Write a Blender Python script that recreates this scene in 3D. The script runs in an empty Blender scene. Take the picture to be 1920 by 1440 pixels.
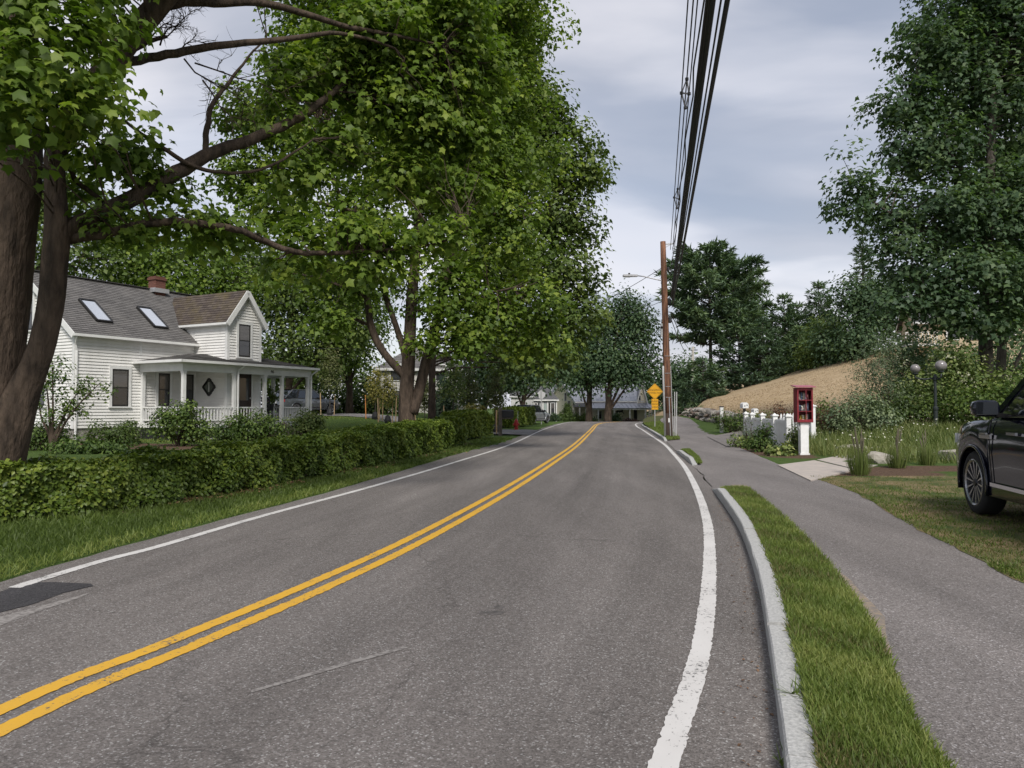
import bpy, bmesh, math, random
import numpy as np
from mathutils import Vector, Matrix

# ------------------------------------------------------------------ camera
F_PX, CAM_H = 1387.0, 1.5
PITCH = math.atan(45 / F_PX)
CP, SP = math.cos(PITCH), math.sin(PITCH)
scene = bpy.context.scene
col = scene.collection
cam_data = bpy.data.cameras.new('camera')
cam_data.sensor_width = 36.0
cam_data.lens = F_PX / 1920 * 36.0
cam_data.clip_start, cam_data.clip_end = 0.05, 6000
camera = bpy.data.objects.new('camera', cam_data)
camera.location = (0, 0, CAM_H)
camera.rotation_euler = (math.pi / 2 + PITCH, 0, 0)
col.objects.link(camera)
scene.camera = camera

# ------------------------------------------------------------------ sky, sun, exposure
SUN_EL, SUN_AZ = math.radians(46), math.radians(170)      # azimuth clockwise from +Y (the view direction)
SUN_DIR = Vector((math.sin(SUN_AZ) * math.cos(SUN_EL), math.cos(SUN_AZ) * math.cos(SUN_EL), math.sin(SUN_EL)))
world = bpy.data.worlds.new('World'); scene.world = world; world.use_nodes = True


def build_sky():
    nt = world.node_tree; nt.nodes.clear(); N = nt.nodes.new; L = nt.links.new
    out = N('ShaderNodeOutputWorld'); bg = N('ShaderNodeBackground')
    sky = N('ShaderNodeTexSky'); sky.sky_type = 'NISHITA'; sky.sun_disc = False
    sky.sun_elevation = SUN_EL; sky.sun_rotation = SUN_AZ; sky.air_density = 1.0; sky.dust_density = 1.5
    tc = N('ShaderNodeTexCoord'); sep = N('ShaderNodeSeparateXYZ'); L(tc.outputs['Generated'], sep.inputs[0])
    # flat cloud deck seen in perspective: direction divided by its height
    add = N('ShaderNodeMath'); add.operation = 'ADD'; add.inputs[1].default_value = 0.22; L(sep.outputs['Z'], add.inputs[0])
    mx = N('ShaderNodeMath'); mx.operation = 'MAXIMUM'; mx.inputs[1].default_value = 0.12; L(add.outputs[0], mx.inputs[0])
    dx = N('ShaderNodeMath'); dx.operation = 'DIVIDE'; L(sep.outputs['X'], dx.inputs[0]); L(mx.outputs[0], dx.inputs[1])
    dy = N('ShaderNodeMath'); dy.operation = 'DIVIDE'; L(sep.outputs['Y'], dy.inputs[0]); L(mx.outputs[0], dy.inputs[1])
    cmb = N('ShaderNodeCombineXYZ'); L(dx.outputs[0], cmb.inputs[0]); L(dy.outputs[0], cmb.inputs[1])
    mp = N('ShaderNodeMapping'); mp.inputs['Location'].default_value = (0.4, 5.1, 0); mp.inputs['Scale'].default_value = (0.75, 1.5, 1)
    L(cmb.outputs[0], mp.inputs[0])
    n1 = N('ShaderNodeTexNoise'); n1.inputs['Scale'].default_value = 0.95; n1.inputs['Detail'].default_value = 6; n1.inputs['Roughness'].default_value = 0.44
    n1.inputs['Distortion'].default_value = 0.35
    L(mp.outputs[0], n1.inputs['Vector'])
    n2 = N('ShaderNodeTexNoise'); n2.inputs['Scale'].default_value = 0.55; n2.inputs['Detail'].default_value = 3
    L(mp.outputs[0], n2.inputs['Vector'])
    rc = N('ShaderNodeValToRGB')      # thick grey to bright cloud
    e = rc.color_ramp.elements
    e[0].position = 0.40; e[0].color = (0.138, 0.160, 0.205, 1)
    e[1].position = 0.575; e[1].color = (0.395, 0.388, 0.408, 1)
    m = rc.color_ramp.elements.new(0.50); m.color = (0.222, 0.234, 0.272, 1)
    L(n1.outputs['Fac'], rc.inputs[0])
    # haze brightening near the horizon
    hz = N('ShaderNodeMapRange'); hz.inputs['From Min'].default_value = 0.42; hz.inputs['From Max'].default_value = 0.05
    hz.inputs['To Min'].default_value = 0.0; hz.inputs['To Max'].default_value = 0.55; L(sep.outputs['Z'], hz.inputs['Value'])
    mh = N('ShaderNodeMix'); mh.data_type = 'RGBA'; L(hz.outputs[0], mh.inputs['Factor']); L(rc.outputs[0], mh.inputs['A'])
    mh.inputs['B'].default_value = (0.405, 0.392, 0.412, 1)
    # thin places let the blue sky through
    sc = N('ShaderNodeMix'); sc.data_type = 'RGBA'; sc.blend_type = 'MULTIPLY'; sc.inputs['Factor'].default_value = 1.0
    L(sky.outputs[0], sc.inputs['A']); sc.inputs['B'].default_value = (0.055, 0.055, 0.055, 1)
    thin = N('ShaderNodeMapRange'); thin.inputs['From Min'].default_value = 0.40; thin.inputs['From Max'].default_value = 0.62
    thin.inputs['To Min'].default_value = 0.62; thin.inputs['To Max'].default_value = 0.97; L(n2.outputs['Fac'], thin.inputs['Value'])
    fin = N('ShaderNodeMix'); fin.data_type = 'RGBA'; L(thin.outputs[0], fin.inputs['Factor'])
    L(sc.outputs['Result'], fin.inputs['A']); L(mh.outputs['Result'], fin.inputs['B'])
    L(fin.outputs['Result'], bg.inputs['Color']); bg.inputs['Strength'].default_value = 1.0
    L(bg.outputs[0], out.inputs['Surface'])


build_sky()
sun_data = bpy.data.lights.new('sun', 'SUN'); sun_data.energy = 1.5; sun_data.angle = math.radians(18); sun_data.color = (1.0, 0.955, 0.88)
sun = bpy.data.objects.new('sun', sun_data); sun.rotation_euler = SUN_DIR.to_track_quat('Z', 'Y').to_euler(); col.objects.link(sun)
scene.view_settings.view_transform = 'Standard'; scene.view_settings.look = 'None'
scene.view_settings.exposure = 1.24; scene.view_settings.gamma = 1.0
scene.view_settings.use_curve_mapping = False

# ------------------------------------------------------------------ helpers
rng = np.random.default_rng(7)
random.seed(7)


def P(px, py, dep):
    """world point on the sight line of a photo pixel (1920 x 1440) at distance dep along +Y"""
    X = (px - 960) / F_PX; Y = -(py - 720) / F_PX
    d = (X, CP - Y * SP, SP + Y * CP); t = dep / d[1]
    return np.array((d[0] * t, dep, CAM_H + d[2] * t))


def G(px, py, z=0.0):
    X = (px - 960) / F_PX; Y = -(py - 720) / F_PX
    d = (X, CP - Y * SP, SP + Y * CP); t = (z - CAM_H) / d[2]
    return np.array((d[0] * t, d[1] * t, z))


def smooth(t):
    t = np.clip(t, 0, 1); return t * t * (3 - 2 * t)


class MB:
    """collects polygons; build() links them as one mesh object"""
    def __init__(s): s.v = []; s.f = []; s.uv = []; s.mi = []
    def add(s, vs, fs, uvs=None, mi=0):
        n = len(s.v); s.v += [tuple(map(float, p)) for p in vs]
        for k, f in enumerate(fs):
            s.f.append(tuple(i + n for i in f)); s.mi.append(mi)
            s.uv.append(uvs[k] if uvs else None)
        return s
    def box(s, x0, x1, y0, y1, z0, z1, mi=0):
        v = [(x, y, z) for z in (z0, z1) for y in (y0, y1) for x in (x0, x1)]
        return s.add(v, [(0, 2, 3, 1), (4, 5, 7, 6), (0, 1, 5, 4), (2, 6, 7, 3), (0, 4, 6, 2), (1, 3, 7, 5)], mi=mi)
    def obox(s, c, ax, ay, az, mi=0):
        """oriented box: centre and three half-axis vectors"""
        c, ax, ay, az = map(np.asarray, (c, ax, ay, az))
        v = [c + i * ax + j * ay + k * az for k in (-1, 1) for j in (-1, 1) for i in (-1, 1)]
        return s.add(v, [(0, 2, 3, 1), (4, 5, 7, 6), (0, 1, 5, 4), (2, 6, 7, 3), (0, 4, 6, 2), (1, 3, 7, 5)], mi=mi)
    def beam(s, a, b, w, h=None, up=(0, 0, 1)):
        a, b = np.asarray(a, float), np.asarray(b, float); d = b - a; L = np.linalg.norm(d); d /= L
        sd = np.cross(d, up); n = np.linalg.norm(sd)
        sd = np.array((1., 0, 0)) if n < 1e-4 else sd / n
        u = np.cross(sd, d); h = h or w
        return s.obox((a + b) / 2, d * L / 2, sd * w / 2, u * h / 2)
    def tube(s, pts, rad, seg=6, cap=True):
        pts = [np.asarray(p, float) for p in pts]
        if np.isscalar(rad): rad = [rad] * len(pts)
        rings = []; ref = None
        for i, p in enumerate(pts):
            d = pts[min(i + 1, len(pts) - 1)] - pts[max(i - 1, 0)]; d = d / (np.linalg.norm(d) + 1e-9)
            if ref is None:
                ref = np.array((1., 0, 0)) if abs(d[0]) < 0.8 else np.array((0, 1., 0))
            a = ref - d * (ref @ d); a /= np.linalg.norm(a) + 1e-9; ref = a
            b = np.cross(d, a)
            rings.append([p + rad[i] * (math.cos(t) * a + math.sin(t) * b) for t in np.arange(seg) * 2 * math.pi / seg])
        vs = [q for r in rings for q in r]; fs = []
        for i in range(len(pts) - 1):
            for k in range(seg):
                k2 = (k + 1) % seg
                fs.append((i * seg + k, i * seg + k2, (i + 1) * seg + k2, (i + 1) * seg + k))
        if cap:
            fs.append(tuple(range(seg))[::-1]); fs.append(tuple((len(pts) - 1) * seg + k for k in range(seg)))
        return s.add(vs, fs)
    def lathe(s, prof, c=(0, 0, 0), seg=16, axis='z', cap=True):
        vs = []; fs = []
        for r, h in prof:
            for k in range(seg):
                t = 2 * math.pi * k / seg; a, b = r * math.cos(t), r * math.sin(t)
                q = (a, b, h) if axis == 'z' else ((a, h, b) if axis == 'y' else (h, a, b))
                vs.append((c[0] + q[0], c[1] + q[1], c[2] + q[2]))
        for i in range(len(prof) - 1):
            for k in range(seg):
                k2 = (k + 1) % seg; fs.append((i * seg + k, i * seg + k2, (i + 1) * seg + k2, (i + 1) * seg + k))
        if cap and prof[0][0] > 1e-4: fs.append(tuple(range(seg))[::-1])
        if cap and prof[-1][0] > 1e-4: fs.append(tuple((len(prof) - 1) * seg + k for k in range(seg)))
        return s.add(vs, fs)
    def prism(s, poly, d):
        """poly: 3-D planar polygon, extruded by vector d"""
        poly = [np.asarray(p, float) for p in poly]; n = len(poly); d = np.asarray(d, float)
        fs = [tuple(range(n))[::-1], tuple(range(n, 2 * n))] + [(i, (i + 1) % n, n + (i + 1) % n, n + i) for i in range(n)]
        return s.add(poly + [p + d for p in poly], fs)
    def mesh(s, name, mats):
        m = bpy.data.meshes.new(name); m.from_pydata(s.v, [], s.f); m.update()
        for mt in (mats if isinstance(mats, (list, tuple)) else [mats]): m.materials.append(mt)
        if any(s.mi): m.polygons.foreach_set('material_index', s.mi)
        if any(u is not None for u in s.uv):
            ul = m.uv_layers.new(name='UVMap'); flat = []
            for f, u in zip(s.f, s.uv): flat += [c for p in (u or [(0, 0)] * len(f)) for c in p]
            ul.data.foreach_set('uv', flat)
        return m
    def build(s, name, mats, parent=None, smooth_=False, recalc=True):
        m = s.mesh(name, mats)
        if recalc:
            bm = bmesh.new(); bm.from_mesh(m); bmesh.ops.recalc_face_normals(bm, faces=bm.faces); bm.to_mesh(m); bm.free()
        if smooth_: m.polygons.foreach_set('use_smooth', [True] * len(m.polygons))
        return link(name, m, parent)


def link(name, data, parent=None):
    o = bpy.data.objects.new(name, data); col.objects.link(o)
    if parent is not None: o.parent = parent
    return o


def tag(o, label, cat=None, group=None, kind=None):
    o['label'] = label
    if cat: o['category'] = cat
    if group: o['group'] = group
    if kind: o['kind'] = kind
    return o


def thing(name, label, cat, loc=(0, 0, 0), rz=0.0, group=None):
    o = link(name, None); o.location = tuple(map(float, loc)); o.rotation_euler = (0, 0, rz)
    return tag(o, label, cat, group)


def piece(name, mesh, parent, loc=(0, 0, 0), rot=(0, 0, 0), sc=(1, 1, 1)):
    o = link(name, mesh, parent); o.location = tuple(map(float, loc)); o.rotation_euler = rot; o.scale = sc
    return o


# ------------------------------------------------------------------ materials
MATS = {}


def nodes(name):
    m = bpy.data.materials.new(name); m.use_nodes = True; nt = m.node_tree; nt.nodes.clear()
    out = nt.nodes.new('ShaderNodeOutputMaterial'); b = nt.nodes.new('ShaderNodeBsdfPrincipled')
    nt.links.new(b.outputs[0], out.inputs['Surface'])
    return m, nt, b


def mat(name, c, rough=0.6, c2=None, scale=6.0, detail=4, bump=0.0, bscale=None, metal=0.0, spec=0.4, coat=0.0, stretch=(1, 1, 1), thr=(0.35, 0.65)):
    """principled with a noise blend of two colours and a noise bump"""
    if name in MATS: return MATS[name]
    m, nt, b = nodes(name); N = nt.nodes.new; L = nt.links.new
    b.inputs['Roughness'].default_value = rough; b.inputs['Metallic'].default_value = metal
    b.inputs['Specular IOR Level'].default_value = spec; b.inputs['Coat Weight'].default_value = coat
    b.inputs['Base Color'].default_value = (*c, 1)
    tc = N('ShaderNodeTexCoord'); mp = N('ShaderNodeMapping'); mp.inputs['Scale'].default_value = stretch
    L(tc.outputs['Object'], mp.inputs[0])
    if c2 is not None:
        n = N('ShaderNodeTexNoise'); n.inputs['Scale'].default_value = scale; n.inputs['Detail'].default_value = detail; n.inputs['Roughness'].default_value = 0.6
        L(mp.outputs[0], n.inputs['Vector'])
        r = N('ShaderNodeMapRange'); r.inputs['From Min'].default_value = thr[0]; r.inputs['From Max'].default_value = thr[1]; L(n.outputs['Fac'], r.inputs['Value'])
        x = N('ShaderNodeMix'); x.data_type = 'RGBA'; x.inputs['A'].default_value = (*c, 1); x.inputs['B'].default_value = (*c2, 1)
        L(r.outputs[0], x.inputs['Factor']); L(x.outputs['Result'], b.inputs['Base Color'])
    if bump:
        n = N('ShaderNodeTexNoise'); n.inputs['Scale'].default_value = bscale or scale * 3; n.inputs['Detail'].default_value = 5
        L(mp.outputs[0], n.inputs['Vector'])
        bp = N('ShaderNodeBump'); bp.inputs['Strength'].default_value = bump; bp.inputs['Distance'].default_value = 0.02 if 'bark' not in name else 0.05
        L(n.outputs['Fac'], bp.inputs['Height']); L(bp.outputs[0], b.inputs['Normal'])
    MATS[name] = m
    return m


def leaf_mat(name, dark, mid, light, transl=0.32, rough=0.5):
    """tint attribute (0..1, one value per leaf) picks the leaf's colour; a share of the light passes through"""
    if name in MATS: return MATS[name]
    m = bpy.data.materials.new(name); m.use_nodes = True; nt = m.node_tree; nt.nodes.clear(); N = nt.nodes.new; L = nt.links.new
    out = N('ShaderNodeOutputMaterial'); b = N('ShaderNodeBsdfPrincipled'); t = N('ShaderNodeBsdfTranslucent'); mx = N('ShaderNodeMixShader')
    a = N('ShaderNodeAttribute'); a.attribute_name = 'tint'
    r = N('ShaderNodeValToRGB'); e = r.color_ramp.elements
    e[0].color = (*dark, 1); e[1].color = (*light, 1); k = e.new(0.5); k.color = (*mid, 1)
    L(a.outputs['Fac'], r.inputs[0]); L(r.outputs[0], b.inputs['Base Color'])
    g = N('ShaderNodeMix'); g.data_type = 'RGBA'; g.blend_type = 'MULTIPLY'; g.inputs['Factor'].default_value = 1; g.inputs['B'].default_value = (1.05, 1.2, 0.5, 1)
    L(r.outputs[0], g.inputs['A']); L(g.outputs['Result'], t.inputs['Color'])
    b.inputs['Roughness'].default_value = rough; b.inputs['Specular IOR Level'].default_value = 0.28
    mx.inputs[0].default_value = transl; L(b.outputs[0], mx.inputs[1]); L(t.outputs[0], mx.inputs[2]); L(mx.outputs[0], out.inputs['Surface'])
    MATS[name] = m
    return m


# ------------------------------------------------------------------ leaves in bulk
def T(v, f): return np.array(v, float), np.array(f, int)


LEAF_MAPLE = T([(0, .34, .03), (0, 0, 0), (.34, -.08, -.06), (.33, .15, .03), (.60, .44, -.13), (.31, .57, .02), (0, 1, -.18),
                (-.31, .57, .02), (-.60, .44, -.13), (-.33, .15, .03), (-.34, -.08, -.06)],
               [(0, i, i + 1) for i in range(1, 10)] + [(0, 10, 1)])
LEAF_LOBED = T([(0, 0, 0), (.55, .30, -.10), (.29, .50, .03), (0, 1, -.12), (-.29, .50, .03), (-.55, .30, -.10)],
               [(0, 1, 2), (0, 2, 3), (0, 3, 4), (0, 4, 5)])
LEAF_KITE = T([(0, 0, 0), (.36, .42, .09), (0, 1, -.06), (-.36, .42, .09)], [(0, 1, 2), (0, 2, 3)])
LEAF_NARROW = T([(0, 0, 0), (.15, .45, .04), (0, 1, -.08), (-.15, .45, .04)], [(0, 1, 2), (0, 2, 3)])
BLADE = T([(-.5, 0, 0), (.5, 0, 0), (.38, .5, .08), (-.38, .5, .08), (0, 1, .42)], [(0, 1, 2), (0, 2, 3), (3, 2, 4)])


def unit(a): return a / (np.linalg.norm(a, axis=-1, keepdims=True) + 1e-9)


def leaf_object(name, tmpl, pos, nrm, dirv, size, tint, material, parent=None, width=None):
    V, F = tmpl; n = len(pos); nv, nf = len(V), len(F)
    z = unit(nrm); y = dirv - z * np.sum(dirv * z, 1, keepdims=True); y = unit(y); x = np.cross(y, z)
    size = np.broadcast_to(size, (n,)); w = size if width is None else np.broadcast_to(width, (n,))
    co = (pos[:, None, :] + V[None, :, 0, None] * w[:, None, None] * x[:, None, :]
          + V[None, :, 1, None] * size[:, None, None] * y[:, None, :] + V[None, :, 2, None] * size[:, None, None] * z[:, None, :])
    idx = (F[None] + (np.arange(n) * nv)[:, None, None]).reshape(-1)
    m = bpy.data.meshes.new(name)
    m.vertices.add(n * nv); m.vertices.foreach_set('co', co.reshape(-1).astype(np.float32))
    m.loops.add(n * nf * 3); m.loops.foreach_set('vertex_index', idx.astype(np.int32))
    m.polygons.add(n * nf); m.polygons.foreach_set('loop_start', np.arange(0, n * nf * 3, 3, dtype=np.int32))
    m.update(calc_edges=True)
    at = m.attributes.new('tint', 'FLOAT', 'FACE'); at.data.foreach_set('value', np.repeat(np.clip(tint, 0, 1), nf).astype(np.float32))
    m.materials.append(material)
    return link(name, m, parent)


def rdir(n): return unit(rng.normal(size=(n, 3)))


def crown_points(ells, n_clump, per, clump_r, shell=2.4, flat=0.45, droop=0.35, bottom=0.75, tint=(0.5, 0.18, 0.14)):
    """leaf sprays: clumps spread through ellipsoids, leaves on a drooping umbrella round each clump centre"""
    ells = np.array(ells, float); vol = ells[:, 3] * ells[:, 4] * ells[:, 5]; wt = vol ** 0.8; wt /= wt.sum()
    which = rng.choice(len(ells), n_clump, p=wt); E = ells[which]
    d = rdir(n_clump); low = d[:, 2] < 0; d[low, 2] *= bottom; d = unit(d)
    r = rng.random(n_clump) ** (1 / shell) * rng.uniform(.82, 1.2, n_clump)
    cc = E[:, :3] + d * r[:, None] * E[:, 3:6]
    cr = clump_r * rng.uniform(0.6, 1.35, n_clump)
    ct = rng.normal(tint[0], tint[1], n_clump)
    n = n_clump * per; ci = np.repeat(np.arange(n_clump), per)
    a = rng.uniform(0, 2 * math.pi, n); rr = np.sqrt(rng.random(n))
    outd = d[ci]
    rad = np.stack([np.cos(a), np.sin(a), np.zeros(n)], 1)
    pos = cc[ci] + rad * (rr * cr[ci])[:, None]
    pos[:, 2] += cr[ci] * (rng.normal(0, flat, n) - droop * rr ** 2)
    nrm = unit(np.array((0, 0, 1.0)) * 0.8 + outd * 0.5 + rad * (0.6 * rr)[:, None] + rdir(n) * 0.75)
    dv = unit(rad * 0.9 + np.array((0, 0, -0.55)) + rdir(n) * 0.45)
    tn = ct[ci] + rng.normal(0, tint[2], n)
    return cc, pos, nrm, dv, tn


BARK = mat('bark', (0.105, 0.077, 0.058), 0.9, (0.038, 0.029, 0.023), 7, 9, bump=1.0, bscale=20, stretch=(1, 1, 0.3), spec=0.15)
BARK_GREY = mat('bark_grey', (0.105, 0.092, 0.078), 0.9, (0.045, 0.038, 0.034), 8, 6, bump=0.6, bscale=20, stretch=(1, 1, 0.25), spec=0.15)


def wobble(a, b, n, amp, sag=0.0):
    a, b = np.asarray(a, float), np.asarray(b, float); L = np.linalg.norm(b - a); out = []
    off = rng.normal(0, amp * L, (n, 3)); off[0] = off[-1] = 0
    for i in range(n):
        t = i / (n - 1); out.append(a + (b - a) * t + off[i] * math.sin(math.pi * t) + np.array((0, 0, sag * L * math.sin(math.pi * t))))
    return out


def branches(mb, cc, skel, every=3, r0=0.035, seg=4):
    """thin limbs from the nearest skeleton point (towards the trunk) to clump centres"""
    sk = np.array([p for p, _ in skel]); sr = np.array([r for _, r in skel])
    for c in cc[::every]:
        dd = np.linalg.norm(sk - c, axis=1) + 0.6 * np.maximum(0, sk[:, 2] - c[2] + 0.2)
        i = int(np.argmin(dd))
        pts = wobble(sk[i], c, 5, 0.045, 0.05); r = min(r0, sr[i] * 0.8)
        mb.tube(pts, [r, r * .8, r * .6, r * .4, r * .2], seg, cap=False)


def dense(pts, k=5):
    """(point, radius) samples along a polyline of (point, radius)"""
    out = []
    for (a, ra), (b, rb) in zip(pts[:-1], pts[1:]):
        for t in np.linspace(0, 1, k, endpoint=False): out.append((np.asarray(a) + (np.asarray(b) - a) * t, ra + (rb - ra) * t))
    out.append(pts[-1]); return out


def smooth_line(pts, k=4):
    """Catmull-Rom through (point, radius)"""
    p = np.array([np.append(a, r) for a, r in pts]); out = []
    q = np.vstack([2 * p[0] - p[1], p, 2 * p[-1] - p[-2]])
    for i in range(1, len(q) - 2):
        for t in np.linspace(0, 1, k, endpoint=False):
            out.append(0.5 * ((2 * q[i]) + (-q[i - 1] + q[i + 1]) * t + (2 * q[i - 1] - 5 * q[i] + 4 * q[i + 1] - q[i + 2]) * t * t + (-q[i - 1] + 3 * q[i] - 3 * q[i + 1] + q[i + 2]) * t ** 3))
    out.append(p[-1])
    return [(o[:3], max(0.004, o[3])) for o in out]
# ================================================================== terrain
def poly_fn(pts):
    pts = sorted([(y, x) for x, y in pts]); ys = [p[0] for p in pts]; xs = [p[1] for p in pts]
    def fn(y):
        y = np.asarray(y, float)
        return np.interp(y, ys, xs)
    return fn


def curve_fn(pts):
    """smooth x(y) through points: monotone sampling of a Catmull-Rom curve"""
    pts = sorted(pts, key=lambda p: p[1]); s = smooth_line([(np.array((x, y, 0.0)), 1) for x, y in pts], 6)
    return poly_fn([(p[0], p[1]) for p, _ in s])


W_R = curve_fn([(-3.6, -9), (-1.75, -4), (-0.55, 0), (0.63, 3.13), (1.27, 4.95), (2.1, 7.91), (2.72, 10.46), (3.45, 13.93), (4.41, 18.98), (5.33, 24.55), (6.35, 31.1), (7.74, 41.7), (8.95, 50.85), (10.3, 61.3), (12.2, 71.9), (15.6, 81), (21, 89), (31, 95.5)])
Y_C = curve_fn([(-5.0, -9), (-3.9, -4), (-3.1, 0), (-2.45, 3.6), (-2.11, 4.7), (-1.6, 6.4), (-1.01, 8.8), (-0.1, 13.49), (1.05, 20.3), (2.65, 30.5), (5.15, 48.5), (8.1, 69.5), (10.8, 79), (15.5, 88), (22, 95.4), (33, 101)])
W_L = curve_fn([(-4.9, -9), (-4.6, 0), (-4.12, 6.4), (-3.81, 8.06), (-3.43, 10.41), (-2.65, 14.22), (-1.6, 20.27), (0.0, 30.9), (2.2, 51.5), (5.3, 74), (8.1, 84.5), (13, 94.5), (22, 102.6), (34, 108)])
E_L = curve_fn([(-5.2, -9), (-4.85, 0), (-4.42, 6.17), (-4.25, 7.76), (-3.93, 9.74), (-3.47, 12.09), (-2.91, 15.59), (-2.05, 21.97), (-1.45, 26.3), (-0.25, 33.6), (1.75, 51.5), (4.85, 74), (7.6, 84.5), (12.5, 95.2), (22, 103.4), (34, 108.8)])
K_R = curve_fn([(-1.9, -9), (-0.75, -4), (0.15, 0), (1.13, 3.13), (1.585, 4.63), (1.965, 5.92), (2.42, 7.62), (2.87, 9.52), (3.42, 12.3), (3.64, 13.49), (4.67, 19.2), (5.58, 25.2), (6.96, 34.0), (9.05, 49.2), (10.85, 62.0), (12.9, 71.5), (16.4, 80.6), (21.6, 88.3), (31.4, 94.8)])
S_L = curve_fn([(0.1, -9), (0.7, -4), (1.1, 0), (1.65, 2.93), (1.77, 3.37), (2.19, 4.51), (2.49, 5.52), (2.85, 6.87), (3.31, 8.88), (3.8, 11.4), (4.1, 13.2), (4.95, 19.2), (6.0, 25.2), (7.7, 34), (10.3, 49), (12.4, 62), (15, 71), (19, 79.5), (24, 86)])
S_R = curve_fn([(2.7, -9), (3.1, -4), (3.5, 0), (4.01, 5.7), (4.23, 6.63), (4.32, 7.11), (4.71, 8.88), (5.44, 11.48), (5.75, 13.3), (6.34, 17.72), (7.5, 24.3), (8.6, 30), (9.6, 35.4), (11.3, 45), (14.0, 59), (17.2, 77), (21, 84)])
WALL = curve_fn([(11.3, 36), (12.4, 42), (14.2, 54), (16.2, 66), (18.6, 78), (22, 86)])
CREST_X = [12, 15.8, 22.8, 29.6, 33.7, 41, 60, 120]; CREST_Z = [0.7, 1.24, 2.54, 4.6, 6.0, 8.0, 11, 14]


def kerb_h(y):
    """kerb height along the right edge: full, dropped at the two drives, full again"""
    y = np.asarray(y, float)
    return np.interp(y, [-20, 12.6, 13.6, 19.3, 20.4, 24.2, 25.3, 33.4, 34.6, 200], [0.125, 0.125, 0.012, 0.012, 0.12, 0.12, 0.012, 0.012, 0.12, 0.12])


def height(x, y):
    x, y = np.broadcast_arrays(np.asarray(x, float), np.asarray(y, float))
    yy = np.clip(y, -9, 94)
    k = K_R(yy); e = E_L(yy)
    right = x - k; left = e - x
    z = np.zeros_like(x)
    kh = kerb_h(y)
    zr = kh + (0.115 - kh) * smooth((right - 0.15) / 1.3)
    z = np.where(right > 0, zr, z)
    # garden and hill on the right
    z = z + np.where(right > 0, 0.55 * smooth((y - 17.5) / 10) * smooth((x - 8.4) / 6.5), 0)
    hillmask = smooth((x - WALL(np.clip(y, 36, 86)) + 0.2) / 2.2)
    t = (y - 37) / 35.0
    prof = np.where(t < 1, np.clip(t, 0, 1) ** 0.9, 1 - 0.25 * smooth((t - 1) / 1.2))
    zc = np.interp(x, CREST_X, CREST_Z)
    z = z + np.where(y > 36, hillmask * np.maximum(0, zc - 0.3) * prof, 0)
    # yard on the left
    z = z + np.where(left > 0, 0.03 * smooth(left / 0.6) + 0.2 * smooth((left - 1.2) / 8) + 0.85 * smooth((left - 3) / 9) * smooth((y - 26) / 26), 0)
    # the road falls away past the crest
    z = z - 1.25 * smooth((y - 80) / 34) * np.where(right > 6, 0.4, 1)
    return z


def hgt(x, y): return float(height(x, y))


def tilt_grid(lo, hi, fine_lo, fine_hi, fine, grow=1.35, mid=1.0):
    g = list(np.arange(fine_lo, fine_hi + 1e-6, fine)); s = fine; v = fine_hi
    while v < hi: s = min(s * grow, mid if v < fine_hi + 110 else 400); v += s; g.append(v)
    s = fine; v = fine_lo; pre = []
    while v > lo: s = min(s * grow, mid if v > fine_lo - 70 else 400); v -= s; pre.append(v)
    return np.array(pre[::-1] + g)


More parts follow.
